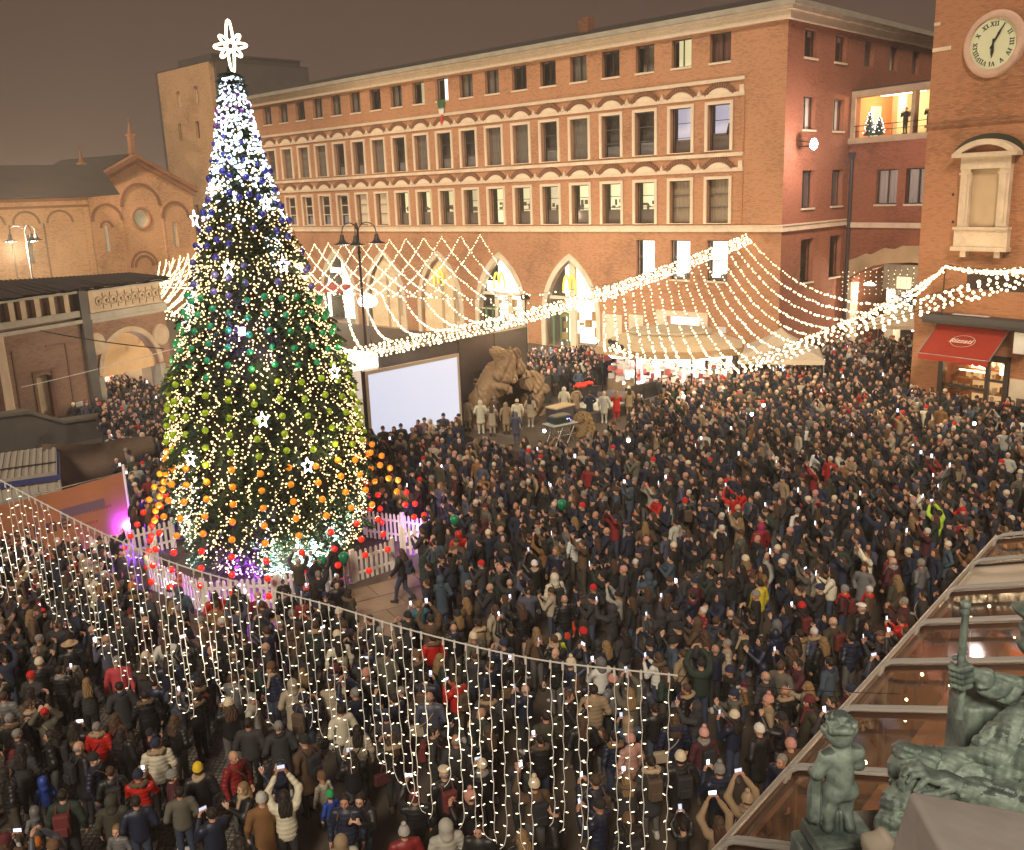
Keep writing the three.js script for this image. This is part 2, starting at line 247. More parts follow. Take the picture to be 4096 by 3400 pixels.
  arches.forEach((a, i) => {
    const g = part('stone_arch', palace); g.position.set(-a, 0, 0);
    obj('arch_border', bordG, MAT.plasterW, g);
    if (i < 2) {
      obj('shop_wall', box2(-2.6, 2.6, 0, 6.8, -2.6, -2.5), shopLight, g); // brightly lit shop inside
      obj('mullion', [box2(-2.6, 2.6, 3.75, 4.0, -0.4, -0.25), ...(i ? [box2(-0.95, -0.6, 0, 3.75, -0.4, -0.24), box2(0.6, 0.95, 0, 3.75, -0.4, -0.24), box2(-2.6, 2.6, 2.5, 2.6, -0.36, -0.3)] : [box2(-0.25, 0.35, 0, 6.8, -0.42, -0.2), box2(-2.6, -0.25, 2.75, 3.1, -0.42, -0.2)])], MAT.plasterW, g);
      obj('tympanum_light', i ? box2(-1.9, 1.9, 4.05, 4.9, -0.45, -0.4) : box2(-1.9, 1.9, 4.1, 5.0, -1.45, -1.4), tymp, g);
      obj('shop_glass', extr(fill(0, 0, 2.6), 0.01).translate(0, 0, -0.34), MAT.pane, g);
      obj('shop_door', [box2(-2.1, -1.95, 0, 2.7, -0.3, -0.22), box2(-0.55, -0.4, 0, 2.7, -0.3, -0.22), box2(-2.1, -0.4, 2.6, 2.7, -0.3, -0.22), box2(-1.3, -1.2, 0, 2.7, -0.3, -0.22)], green, g);
      const r2 = rng(40 + i), dec = []; for (let k = 0; k < 16; k++) dec.push(box(rr(0.2, 0.7, r2), rr(0.1, 0.8, r2), 0.3, rr(-2.3, 2.3, r2), rr(0.4, 3.4, r2), rr(-2.2, -0.9, r2)));
      obj('shop_fittings', dec, std([0.4, 0.25, 0.1]), g);
    } else if (i < 4) {
      obj('arch_infill', uvBox(extr(fill(0, 0, 2.61), 0.12).translate(0, 0, -0.5)), board, g);
      obj('infill_column', [box2(-0.15, 0.15, 0, 5.2, -0.38, -0.3), box2(1.4, 1.6, 0, 4.1, -0.38, -0.3), box2(1.62, 2.3, 1.2, 4.2, -0.378, -0.36)], MAT.creamD, g);
    } else { obj('shop_wall', box2(-2.6, 2.6, 0, 6.8, -2.6, -2.5), shopLight, g); obj('shop_awning', extr([[0, 0], [1.2, -0.5], [1.2, -0.75], [0, -0.3]], 4.4).rotateY(-PI / 2).translate(2.2, 3.9, 0.05), std([0.42, 0.06, 0.06]), g); obj('light_panel', box2(-0.9, 1.3, 5.0, 5.45, 0.0, 0.14), glow([1, 1, 0.95], 3), g); }
    if (i < 3) { // yellow letter M over the door
      const m = []; for (const s of [-1, 1]) { const c = new THREE.CatmullRomCurve3([V(s * 0.62, 0, 0), V(s * 0.58, 0.7, 0), V(s * 0.42, 1.22, 0), V(s * 0.3, 1.34, 0), V(s * 0.17, 1.22, 0), V(s * 0.05, 0.75, 0), V(s * 0.01, 0.18, 0)]); m.push(new THREE.TubeGeometry(c, 24, 0.085, 6)); }
      obj('yellow_letter_sign', m, glow([1, 0.78, 0.12], 0.75, { color: new THREE.Color(0.8, 0.55, 0.05) }), g).position.set(0.1, 4.35, 0.2);
    }
  });
  // stone panels and the small lit shop window at the right of the arches
  obj('stone_panel', [box2(-12.1, -10.8, 0.5, 3.0, 0.002, 0.08), box2(-14.6, -12.75, 0.3, 2.9, 0.002, 0.08)].map(uvBox), MAT.cream, palace);
  obj('shop_surround', [box2(-9.6, -8.75, 0, 3.5, 0.002, 0.12), box2(-6.0, -5.3, 0, 3.5, 0.002, 0.12), box2(-8.75, -6.0, 3.1, 3.5, 0.002, 0.12), box2(-8.75, -6.0, 0, 1.1, 0.002, 0.12)].map(uvBox), MAT.cream, palace);
  const sd = obj('shop_display', box2(-8.7, -6.05, 1.15, 3.05, -0.5, -0.44), glow([1, 0.97, 0.9], 2.4), palace);
  obj('poster_motif', [new THREE.SphereGeometry(0.42, 16, 8, 0, PI * 2, 0, PI / 2).scale(1, 0.45, 0.12).translate(-7.4, 2.32, -0.42), box2(-7.86, -6.94, 2.16, 2.26, -0.43, -0.4), rbox(0.84, 0.12, 0.04, 0.015, -7.4, 2.06, -0.41), cyl(0.11, 0.11, 0.03, 12, 0, 0, 0).rotateX(PI / 2).translate(-7.75, 1.52, -0.41), cyl(0.11, 0.11, 0.03, 12, 0, 0, 0).rotateX(PI / 2).translate(-7.1, 1.52, -0.41)], std([0.35, 0.04, 0.02]), palace);
  obj('shop_glass', box2(-8.72, -6.03, 1.12, 3.08, -0.2, -0.19), MAT.pane, palace);
  // street sign plates
  obj('wall_plate', box2(-4.5, -3.9, 2.2, 2.6, 0.002, 0.03), std([0.5, 0.5, 0.5]), palace);
  // flag hung from an attic window
  const fl = obj('hanging_flag', (() => { const g = new THREE.PlaneGeometry(0.75, 1.9, 6, 12), p = g.attributes.position; for (let i = 0; i < p.count; i++) { const t = 0.5 - p.getY(i) / 1.9; p.setX(i, p.getX(i) * (1 - 0.5 * t) - t * 0.2); p.setZ(i, 0.12 * Math.sin(p.getX(i) * 12 + t * 3) + 0.1); } g.computeVertexNormals(); const c = []; for (let i = 0; i < p.count; i++) c.push(...(p.getY(i) > 0.3 ? [0.03, 0.1, 0.04] : p.getY(i) > -0.25 ? [0.6, 0.57, 0.52] : [0.5, 0.04, 0.02])); g.setAttribute('color', new THREE.Float32BufferAttribute(c, 3)); return g; })(), std([1, 1, 1], { vertexColors: true, side: 2 }), palace);
  fl.position.set(X(9) + 0.1, 18.9, 0.1);
}
{ // floodlight on the corner of the palace
  const t = thing('corner_floodlight', 'blazing white floodlight on a bracket at the corner of the brick palace', 'floodlight', [19.6, 14.35, -61.2], 0);
  obj('bracket', [bar([-0.75, -0.1, -0.55], [0.0, -0.1, 0.0], 0.04), bar([-0.75, 0.25, -0.55], [0, 0.1, 0], 0.03)], MAT.iron, t);
  obj('lamp_housing', rbox(0.5, 0.6, 0.16, 0.04).rotateX(0.4).rotateY(-0.3).translate(0, 0, 0), MAT.iron, t);
  obj('lamp_lens', [sph(0.36, 0, 0, 0, 20, 14).scale(0.62, 0.95, 0.25).rotateX(0.2).rotateY(-0.3).translate(-0.03, 0, 0.12)], glow([1, 0.88, 0.82], 90), t);
  const p = new THREE.PointLight(new THREE.Color(1, 0.84, 0.76), 105); p.position.set(20.5, 14.0, -59.3); p.shadow.radius = 10; p.castShadow = true; scene.add(p);
}

// ---------- wing with the lit loggia ----------
const wing = thing('brick_wing', 'lower brick wing with a lit loggia and a portico beside the clock tower', 'building', [24.17, 0, -67.68], -PI / 3);
{
  const Wd = 11, H = 17.95, holes = [rect(0.45, 4.9, 14.9, 17.5), rect(5.1, 9.5, 14.9, 17.5)];
  for (const x of [2.4, 4.75, 7.1]) holes.push(rect(x, x + 1.7, 10.42, 12.7));
  const op = new THREE.Path(); op.moveTo(0.4, 0.02); op.lineTo(9.5, 0.02); op.lineTo(9.5, 6.6); op.lineTo(5.5, 6.6); op.quadraticCurveTo(2.6, 6.3, 0.4, 5.2); op.closePath(); holes.push(op);
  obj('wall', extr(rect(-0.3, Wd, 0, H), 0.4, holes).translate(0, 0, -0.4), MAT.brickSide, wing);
  obj('plaster_patch', extr((() => { const s = new THREE.Shape(); const pts = [[0.25, 5.2], [0.25, 6.5], [1.1, 6.75], [1.9, 7.1], [2.3, 7.02], [3.4, 7.5], [4.2, 7.45], [4.9, 7.7], [9.5, 7.75], [9.5, 6.62], [5.5, 6.62], [3.9, 6.5], [2.6, 6.28], [1.3, 5.75], [0.4, 5.22]]; s.setFromPoints(pts.map((p) => new THREE.Vector2(...p))); return s; })(), 0.03).translate(0, 0, 0.002), MAT.plaster, wing);
  obj('string_course', uvBox(box2(0.2, Wd, 8.85, 9.2, 0.002, 0.14)), MAT.cream, wing);
  obj('loggia_floor', uvBox(box2(-0.3, Wd, 14.5, 14.88, -3.8, 0.3)), MAT.creamD, wing);
  obj('loggia_frame', [box2(0.1, Wd, 17.52, 17.95, -0.3, 0.12), box2(0.1, 0.44, 14.9, 17.52, 0.002, 0.12), box2(4.9, 5.1, 14.9, 17.5, -0.38, 0.12)].map(uvBox), MAT.creamD, wing);
  obj('loggia_back_wall', box2(-0.3, Wd, 14.88, 17.9, -3.9, -3.8), std([0.85, 0.68, 0.42]), wing);
  obj('loggia_side_wall', box2(0.0, 0.35, 14.88, 17.9, -3.8, -0.4), std([0.75, 0.3, 0.12]), wing);
  obj('loggia_corner_column', uvBox(box2(1.55, 2.2, 14.88, 17.9, -3.8, -2.9)), std([0.9, 0.78, 0.5]), wing);
  obj('loggia_ceiling', box2(-0.3, Wd, 17.7, 17.9, -3.8, -0.4), std([0.9, 0.85, 0.7]), wing);
  obj('loggia_door', box2(0.36, 0.42, 14.9, 17.0, -2.6, -1.5), std([0.6, 0.66, 0.62]), wing);
  obj('ceiling_lamp', [box2(1.0, 4.2, 17.6, 17.68, -2.2, -1.7), box2(5.6, 8.4, 17.6, 17.68, -2.2, -1.7)], glow([1, 0.86, 0.52], 4), wing);
  obj('loggia_rail', [bar([0.4, 15.65, 0.1], [Wd, 15.65, 0.1], 0.03), bar([0.4, 15.3, 0.1], [Wd, 15.3, 0.1], 0.02), ...[0.6, 2, 3.5, 5, 6.5, 8].map((x) => bar([x, 14.9, 0.1], [x, 15.65, 0.1], 0.02))], MAT.iron, wing);
  for (const x of [2.2, 6.6]) { const p = new THREE.PointLight(new THREE.Color(1, 0.8, 0.45), 17); p.position.copy(V(x, 17.3, -1.6).applyAxisAngle(V(0, 1, 0), -PI / 3).add(wing.position)); p.shadow.radius = 6; scene.add(p); }
  const r = rng(61);
  for (const x of [2.4, 4.75, 7.1]) windowAt(wing, x + 0.85, 10.42, 1.7, 2.28, { v: 1, z: -0.2, room: MAT.room, sill: 1, curtain: 2, curtainMat: std([0.36, 0.33, 0.31]), mat: std([0.06, 0.045, 0.04]) });
  // portico behind: pillars, back wall, hanging shop sign board
  for (const b of [box2(0.2, 0.8, 0, 5.0, -0.7, 0.05), box2(1.9, 2.65, 0, 5.4, -3.2, -2.4), box2(6.2, 6.9, 0, 6.6, -1, -0.3)]) obj('portico_pillar', uvBox(b), MAT.plasterW, wing);
  obj('portico_back_wall', uvBox(box2(-0.3, 16, 0, 7, -10, -9.8)), MAT.plaster, wing); obj('portico_ceiling', box2(-0.3, Wd, 6.65, 6.9, -9.8, -0.4), MAT.plaster, wing);
  obj('shop_sign_board', uvBox(box2(3.5, 9, 4.75, 6.45, -0.3, 0.08)), MAT.stoneG, wing);
  obj('sign_window', box2(4.6, 5.75, 4.85, 5.65, 0.0, 0.1), glow([1, 0.75, 0.4], 0.8), wing);
  obj('wall_lamp', new THREE.SphereGeometry(0.42, 14, 8, 0, PI * 2, 0, PI / 2).scale(1.1, 0.55, 0.6).translate(1.35, 4.75, -1.2), glow([1, 0.93, 0.75], 10), wing);
  { const p = new THREE.PointLight(new THREE.Color(1, 0.85, 0.6), 40); p.position.copy(V(1.6, 4.4, -1.6).applyAxisAngle(V(0, 1, 0), -PI / 3).add(wing.position)); scene.add(p); }
  obj('blue_light_curtain', Array.from({ length: 26 }, (_, k) => sph(0.035, 3.0 + rr(0, 0.7, r), 3.6 + k * 0.045, -3 + rr(0, 0.3, r), 5, 4)), glow([0.7, 0.85, 1], 8), wing);
  obj('roof', [box2(-0.3, Wd, H, H + 0.12, -9, 0.1)], MAT.roof, wing);
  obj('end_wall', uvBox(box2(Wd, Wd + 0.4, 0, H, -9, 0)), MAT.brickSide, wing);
  // loggia dressing
  const lt = (x, h) => { const t = thing('small_fir_tree', h > 1.2 ? 'taller small fir with white lights at the left end of the loggia' : 'shorter small fir with white lights next to the taller one in the loggia', 'fir tree', [0, 0, 0], -PI / 3, 'small firs in the loggia'); t.position.copy(V(x, 14.9, -0.45).applyAxisAngle(V(0, 1, 0), -PI / 3).add(wing.position)); obj('foliage', [0, 1, 2, 3].map((k) => new THREE.ConeGeometry(0.42 - k * 0.09, 0.5, 9).translate(0, 0.35 + k * h * 0.24, 0)), std([0.02, 0.05, 0.025]), t); obj('trunk', cyl(0.04, 0.05, 0.3, 6, 0, 0.1, 0), MAT.darkWood, t); obj('light_bulbs', Array.from({ length: 30 }, (_, k) => { const q = k / 30, a = k * 2.4; return sph(0.03, Math.cos(a) * 0.42 * (1 - q * 0.8), 0.25 + q * h * 0.95, Math.sin(a) * 0.42 * (1 - q * 0.8), 5, 4); }), glow([0.7, 0.75, 1], 6), t, 'stuff'); };
  lt(1.25, 1.55); lt(2.05, 1.05);
}
// ---------- clock tower with the shop ----------
const font = await new FontLoader().loadAsync('fonts/droid/droid_serif_bold.typeface.json'), fontS = await new FontLoader().loadAsync('fonts/droid/droid_sans_bold.typeface.json');
const text = (s, size, depth, f = font) => { const g = new TextGeometry(s, { font: f, size, depth, curveSegments: 4, bevelEnabled: false }); g.computeBoundingBox(); const b = g.boundingBox; return g.translate(-(b.min.x + b.max.x) / 2, -(b.min.y + b.max.y) / 2, 0); };
const ctower = thing('clock_tower', 'brick clock tower with a stone framed niche above the red awning shop', 'clock tower', [20.8, 0, -48.3], -0.9774);
{
  const x0 = 0.3, x1 = 13;
  const nicheBack = rect(2.42, 4.72, 8.6, 13.0);
  obj('wall', extr(rect(x0, x1, 5.6, 31), 8, []).translate(0, 0, -8), MAT.brickB, ctower);
  obj('wall_base', [box2(x0, 2.1, 0, 5.6, -8, 0), box2(5.2, x1, 0, 5.6, -8, 0), box2(2.1, 5.2, 3.3, 5.6, -8, 0), box2(2.1, 5.2, 0, 3.3, -8, -3)].map(uvBox), MAT.brickB, ctower);
  obj('string_course', uvBox(box2(x0 - 0.1, x1, 14.42, 14.56, 0.002, 0.12)), MAT.brickDark, ctower);
  obj('stone_insert', [box2(x0, 1.25, 17.9, 18.08, 0.002, 0.03), box2(x0, 0.62, 19.08, 19.22, 0.002, 0.03), box2(2.9, 9, 7.5, 7.7, 0.002, 0.05)].map(uvBox), MAT.cream, ctower);
  obj('dark_recess_strip', box2(2.95, 8, 6.7, 7.42, -0.002, 0.012), std([0.05, 0.03, 0.025]), ctower);  // flat dark strip on the wall, a recess's shade put into its colour
  for (const [x, y] of [[2.0, 9.9], [1.9, 11.2], [6, 16], [5.6, 10]]) obj('dark_hole_plate', box(0.12, 0.14, 0.012, x, y, 0.004), std([0.04, 0.025, 0.02]), ctower);  // flat dark plates, the shade inside putlog holes put into their colour
  obj('dark_patch', extr((() => { const s = new THREE.Shape(); s.absellipse(3.5, 12.9, 1.78, 1.05, 0, PI, false); s.lineTo(1.8, 12.9); return s; })(), 0.012).translate(0, 0, 0.003), std([0.045, 0.045, 0.02], { map: T.stain }), ctower);  // dark olive half oval on the wall around the pediment
  // aedicule: sill, pilasters, entablature, segmental pediment
  const a = part('blind_window', ctower); a.position.set(3.55, 0, 0);
  obj('base', [box2(-1.28, 1.34, 8.75, 9.6, 0.002, 0.3), box2(-1.36, 1.42, 8.55, 8.75, 0.002, 0.42), box2(-0.9, -0.62, 8.25, 8.55, 0.002, 0.3), box2(0.78, 1.06, 8.25, 8.55, 0.002, 0.3), box2(-1.32, 1.38, 9.55, 9.68, 0.002, 0.4)].map(uvBox), MAT.cream, a);
  obj('pilaster', [box2(-1.18, -0.7, 9.68, 12.35, 0.002, 0.26), box2(0.7, 1.2, 9.68, 12.35, 0.002, 0.26), box2(-1.05, -0.82, 9.9, 12.1, 0.26, 0.3), box2(0.82, 1.06, 9.9, 12.1, 0.26, 0.3), box2(-1.24, -0.66, 12.1, 12.2, 0.26, 0.32), box2(0.66, 1.25, 12.1, 12.2, 0.26, 0.32)].map(uvBox), MAT.cream, a);
  obj('entablature', [box2(-1.2, 1.22, 12.35, 12.9, 0.002, 0.3), box2(-1.55, 1.58, 12.9, 13.08, 0.002, 0.55)].map(uvBox), MAT.cream, a);
  { const s = new THREE.Shape(), y = 13.08, R = 2.25, h = 0.62, c = y + h - R; const a0 = Math.asin((y - c) / R); s.absarc(0, c, R, a0, PI - a0); const q = new THREE.Path(), R2 = 2.0, b0 = Math.asin((y + 0.03 - c) / R2); q.absarc(0, c, R2, b0, PI - b0); s.holes.push(q); obj('pediment', uvBox(extr(s, 0.5, [], 24)), MAT.cream, a); const s2 = new THREE.Shape(); s2.absarc(0, c, R2, b0, PI - b0); obj('pediment_field', uvBox(extr(s2, 0.14, [], 24)), MAT.brickB, a); }
  obj('blind_panel', uvBox(box2(-0.68, 0.68, 9.7, 12.33, 0.002, 0.06)), MAT.plaster, a);
  // clock
  const k = part('clock', ctower); k.position.set(3.36, 17.86, 0);
  obj('stone_ring', uvBox(new THREE.LatheGeometry([[1.1, 0], [1.1, 0.16], [1.16, 0.22], [1.34, 0.22], [1.42, 0.12], [1.46, 0]].map((p) => new THREE.Vector2(...p)), 48).rotateX(PI / 2)), std([0.62, 0.42, 0.33], { map: T.stone }), k);
  obj('clock_dial', cyl(1.1, 1.1, 0.1, 48).rotateX(PI / 2).translate(0, 0, 0.06), std([0.62, 0.64, 0.44]), k);
  ['XII', 'I', 'II', 'III', 'IV', 'V', 'VI', 'VII', 'VIII', 'IX', 'X', 'XI'].forEach((n, i) => { const m = obj('numeral', text(n, 0.2, 0.01), MAT.black, k), t = -i * PI / 6; m.position.set(-Math.sin(t) * 0.86, Math.cos(t) * 0.86, 0.112); m.rotation.z = t; });
  const hand = (l, w) => extr([[-w, -0.22], [w, -0.22], [w * 0.8, 0], [w * 1.6, l * 0.55], [0, l], [-w * 1.6, l * 0.55], [-w * 0.8, 0]], 0.015);
  const mh = obj('minute_hand', hand(0.92, 0.035), MAT.black, k); mh.position.z = 0.15; mh.rotation.z = -PI / 6; const hh = obj('hour_hand', hand(0.62, 0.05), MAT.black, k); hh.position.z = 0.13; hh.rotation.z = -PI * 1.014;
  // shop front under the awning
  obj('iron_beam', [box2(1.2, 13, 5.15, 5.45, 0.002, 0.9), box2(1.2, 13, 5.0, 5.15, 0.002, 0.75)], std([0.055, 0.05, 0.055], { roughness: 0.6 }), ctower);
  obj('beam_lamp', box2(2.6, 4.4, 5.46, 5.5, 0.2, 0.45), std([0.5, 0.5, 0.5]), ctower);
  const sh = part('shop_front', ctower);
  obj('door_frame', [box2(1.85, 2.1, 0, 3.6, -0.2, 0.1), box2(5.2, 5.45, 0, 3.6, -0.2, 0.1), box2(2.1, 5.2, 3.3, 3.6, -0.2, 0.1), box2(4.25, 4.45, 0, 3.3, -0.15, 0), box2(2.1, 4.25, 1.75, 1.9, -0.15, 0), box2(4.45, 5.2, 2.3, 2.4, -0.15, 0)], MAT.darkWood, sh);
  obj('back_wall', box2(2.1, 5.2, 0, 3.3, -2.9, -2.8), glow([1, 0.62, 0.25], 0.55), sh);
  { const r = rng(91), A = [], B = []; for (const y of [0.9, 1.5, 2.15, 2.7]) { A.push(box2(2.15, 5.15, y, y + 0.05, -1.3, -0.6)); for (let i = 0; i < 11; i++) { const h = rr(0.1, 0.36, r); (r() < 0.5 ? A : B).push(box(rr(0.1, 0.22, r), h, 0.2, 2.3 + i * 0.26, y + 0.05 + h / 2, rr(-1.15, -0.75, r))); } }
    obj('shelf', A, std([0.35, 0.16, 0.06]), sh); obj('goods', B, std([0.8, 0.7, 0.5]), sh); }
  obj('shelf_lamp', [box2(2.6, 4.1, 2.55, 2.62, -0.62, -0.55), box2(4.5, 5.1, 1.1, 2.1, -1.35, -1.32), box2(2.6, 3.3, 0.75, 0.85, -0.62, -0.55), box2(4.75, 5.1, 2.6, 3.1, -0.5, -0.4)], glow([1, 0.75, 0.4], 5), sh);
  obj('shop_glass', box2(2.1, 5.2, 0.02, 3.3, -0.1, -0.09), MAT.pane, sh);
  const p = new THREE.PointLight(new THREE.Color(1, 0.72, 0.38), 26); p.position.copy(V(3.6, 2.9, -0.9).applyAxisAngle(V(0, 1, 0), -0.9774).add(ctower.position)); scene.add(p);
  obj('side_panel', uvBox(box2(5.5, 7.4, 0.3, 2.6, 0.002, 0.05)), MAT.plasterW, ctower); obj('poster', box2(5.9, 6.4, 1.2, 1.7, 0.05, 0.06), std([0.1, 0.07, 0.06]), ctower);
  obj('white_sign_box', box2(5.75, 6.25, 3.9, 4.9, 0.05, 0.5), MAT.white, ctower);
}
const awn = thing('shop_awning', 'dark red sloping shop awning with a pale oval script emblem', 'awning', [20.8, 0, -48.3], -0.9774);
{
  const y0 = 4.95, y1 = 3.62, z1 = 1.75, pts = (x, t) => V(x, lerp(y0, y1, t) - 0.12 * Math.sin(t * PI) * 0.4, lerp(0.12, z1, t));
  const g = new THREE.PlaneGeometry(1, 1, 24, 8), p = g.attributes.position; for (let i = 0; i < p.count; i++) { const u = p.getX(i) + 0.5, t = 0.5 - p.getY(i); const v = pts(lerp(1.75, 5.3, u), t); p.setXYZ(i, v.x, v.y - 0.02 * Math.sin(u * 19) * t, v.z); } g.computeVertexNormals();
  obj('canvas', g, std([0.34, 0.028, 0.012], { side: 2, map: T.weave }), awn);
  const vg = new THREE.PlaneGeometry(3.55, 0.26, 24, 1), vp = vg.attributes.position; for (let i = 0; i < vp.count; i++) { const u = vp.getX(i) / 3.55 + 0.5; vp.setXYZ(i, lerp(1.75, 5.3, u), y1 - 0.13 + vp.getY(i) - 0.03 * Math.abs(Math.sin(u * 28)) * (vp.getY(i) < 0 ? 1 : 0), z1); } vg.computeVertexNormals(); obj('valance', vg, std([0.34, 0.028, 0.012], { side: 2 }), awn);
  obj('side_arm', [bar([1.72, y0, 0.1], [1.72, y1, z1], 0.03), bar([5.33, y0, 0.1], [5.33, y1, z1], 0.03), bar([1.72, y1, z1], [5.33, y1, z1], 0.025)], MAT.steel, awn);
  const e = part('emblem', awn), dir = pts(3.5, 0.5); e.position.set(3.55, dir.y + 0.05, dir.z + 0.05); e.rotation.x = -Math.atan2(z1 - 0.12, y0 - y1);
  obj('oval_line', new THREE.TorusGeometry(0.6, 0.018, 4, 48).scale(1, 0.62, 0.3), std([0.7, 0.55, 0.5]), e);
  const q = text('Rizzati', 0.24, 0.012); q.applyMatrix4(new THREE.Matrix4().set(1, 0.3, 0, 0, 0, 1, 0, 0, 0, 0, 1, 0, 0, 0, 0, 1)); obj('emblem_lettering', q, std([0.8, 0.66, 0.6]), e).position.set(-0.05, 0, 0.01);
}

// ---------- far brick tower and the dark block ----------
const ftower = thing('plain_brick_tower', 'plain tall brick tower standing behind the Christmas tree and the church', 'tower', [-32.57, 0, -112], -0.7697);
{
  const holes = [[-8.2, 23.3, 0.85, 1.85], [-4.0, 23.4, 0.95, 1.9], [-8.65, 19.6, 0.75, 1.95], [-4.5, 19.6, 0.9, 1.9], [-8.4, 10, 0.75, 2.05], [-6.85, 10, 0.95, 2.05]];
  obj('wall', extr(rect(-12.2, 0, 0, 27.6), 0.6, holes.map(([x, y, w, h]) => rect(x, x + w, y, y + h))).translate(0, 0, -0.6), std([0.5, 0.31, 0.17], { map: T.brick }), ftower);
  obj('side_wall', [box2(-0.002, 0.5, 0, 27.6, -13, -0.6), box2(-12.8, -12.2, 0, 27.6, -13, 0)].map(uvBox), std([0.09, 0.075, 0.075], { map: T.stain }), ftower);  // the tower's unlit side, its shade put into the dark colour
  obj('roof', box2(-12.8, 0.5, 27.6, 27.75, -13, 0), MAT.roof, ftower);
  holes.forEach(([x, y, w, h], i) => windowAt(ftower, x + w / 2, y, w, h, { z: -0.35, room: i === 0 || i === 1 ? std([0.5, 0.42, 0.3]) : MAT.room, f: 0.08, h: i === 1 ? [0.5] : [], mat: i < 2 ? MAT.frameW : MAT.darkWood }));
}
const dblock = thing('dark_block', 'dark windowless rooftop block between the brick tower and the palace roof', 'building', [-32.57, 0, -112], 0.801);
{ obj('wall', uvBox(box2(0.6, 12.4, 0, 28.4, -8, -0.3)), std([0.06, 0.052, 0.055], { map: T.stain }), dblock); obj('parapet', box2(0.6, 12.5, 28.4, 28.6, -8, -0.2), std([0.05, 0.045, 0.045]), dblock); }

// ---------- church ----------
const church = thing('brick_church', 'old brick church with a gabled front, blind arches and a round window', 'church', [-44.13, 0, -100], 0.9599);
{ // gable front: local x runs right and away, z out of the wall
  const W2 = 14.2, ev = 13.6, ap = 17.1, cx = 7.3, hl = [];
  const round = (x, y, r) => { const p = new THREE.Path(); p.absarc(x, y, r, 0, PI * 2); return p; }, slit = (x, y0, y1, w) => { const p = new THREE.Path(); p.moveTo(x - w, y0); p.lineTo(x + w, y0); p.lineTo(x + w, y1); p.absarc(x, y1, w, 0, PI); p.closePath(); return p; };
  hl.push(round(7.2, 10.8, 0.95), slit(2.9, 7.5, 10.0, 0.3), slit(11.4, 7.5, 10.0, 0.3));
  obj('front_wall', extr([[0.3, 0], [W2, 0], [W2, ev], [cx, ap], [0.3, ev]], 0.6, hl).translate(0, 0, -0.6), MAT.brickChurch, church);
  const ringArch = (x, y, r, w, z = 0.14) => { const s = new THREE.Shape(); s.absarc(x, y, r, 0, PI); s.lineTo(x - r + w, y); s.absarc(x, y, r - w, PI, 0, true); s.closePath(); return extr(s, z, [], 20); };
  obj('blind_arch', [ringArch(3.1, 10.7, 1.85, 0.28), ringArch(7.35, 12.1, 2.5, 0.3), ringArch(11.6, 10.7, 1.85, 0.28), ringArch(6.9, 5.6, 1.25, 0.28), ringArch(6.9, 5.6, 1.7, 0.2), ringArch(2.9, 10.0, 0.75, 0.2)], MAT.brickDark, church);
  obj('lesene', [box2(0.3, 0.95, 0, 13.2, 0.002, 0.16), box2(4.75, 4.95, 0, 12.1, 0.002, 0.08), box2(9.85, 10.05, 0, 12.1, 0.002, 0.08)].map(uvBox), MAT.brickChurch, church);
  obj('rose_ring', new THREE.TorusGeometry(1.12, 0.16, 6, 32).translate(7.2, 10.8, 0.03), MAT.brick, church);
  obj('rose_glass', cyl(0.95, 0.95, 0.05, 28).rotateX(PI / 2).translate(7.2, 10.8, -0.3), std([0.55, 0.58, 0.5], { roughness: 0.2 }), church);
  obj('slit_glass', [box2(2.6, 3.2, 7.5, 10.4, -0.35, -0.3), box2(11.1, 11.7, 7.5, 10.4, -0.35, -0.3)], std([0.6, 0.66, 0.68], { roughness: 0.2 }), church);
  const sl = Math.atan2(ap - ev, cx - 0.3), eave = (x0, y0, x1, y1, z, t, o) => { const s = new THREE.Shape([[x0, y0], [x1, y1], [x1, y1 + t], [x0, y0 + t]].map((p) => new THREE.Vector2(...p))); return extr(s, o).translate(0, 0, z); };
  obj('gable_cornice', [eave(-0.3, ev - 0.5, cx, ap - 0.45, 0.002, 0.5, 0.35), eave(-0.5, ev - 0.1, cx, ap + 0.05, -0.6, 0.45, 1.2), eave(cx, ap - 0.45, W2 + 0.3, ev - 0.5, 0.002, 0.5, 0.35), eave(cx, ap + 0.05, W2 + 0.5, ev - 0.1, -0.6, 0.45, 1.2)].map(uvBox), MAT.brickB, church);
  obj('transept_roof', [eave(-0.4, ev + 0.3, cx, ap + 0.45, -14, 0.15, 13.5), eave(cx, ap + 0.45, W2 + 0.4, ev + 0.3, -14, 0.15, 13.5)], MAT.roof, church);
  obj('transept_side_wall', uvBox(box2(0.3, 0.9, 0, ev, -14, -0.6)), MAT.brickChurch, church);
  const pin = (x, y, z) => { const q = part('pinnacle', church); q.position.set(x, y, z); obj('shaft', [uvBox(box(0.55, 2.3, 0.55, 0, 1.15, 0)), box(0.75, 0.2, 0.75, 0, 2.3, 0), box(0.7, 0.2, 0.7, 0, 0.5, 0)], MAT.brick, q); obj('spire', [new THREE.ConeGeometry(0.3, 1.5, 8).translate(0, 3.1, 0), sph(0.12, 0, 3.95, 0)], MAT.brickDark, q); };
  pin(1.2, 14.3, -0.2); pin(7.3, 17.3, -0.2);
}
const nave = thing('church_nave', 'long brick nave wall with a row of blind arches left of the gabled church front', 'church', [-44.13, 0, -100], 0.6109);
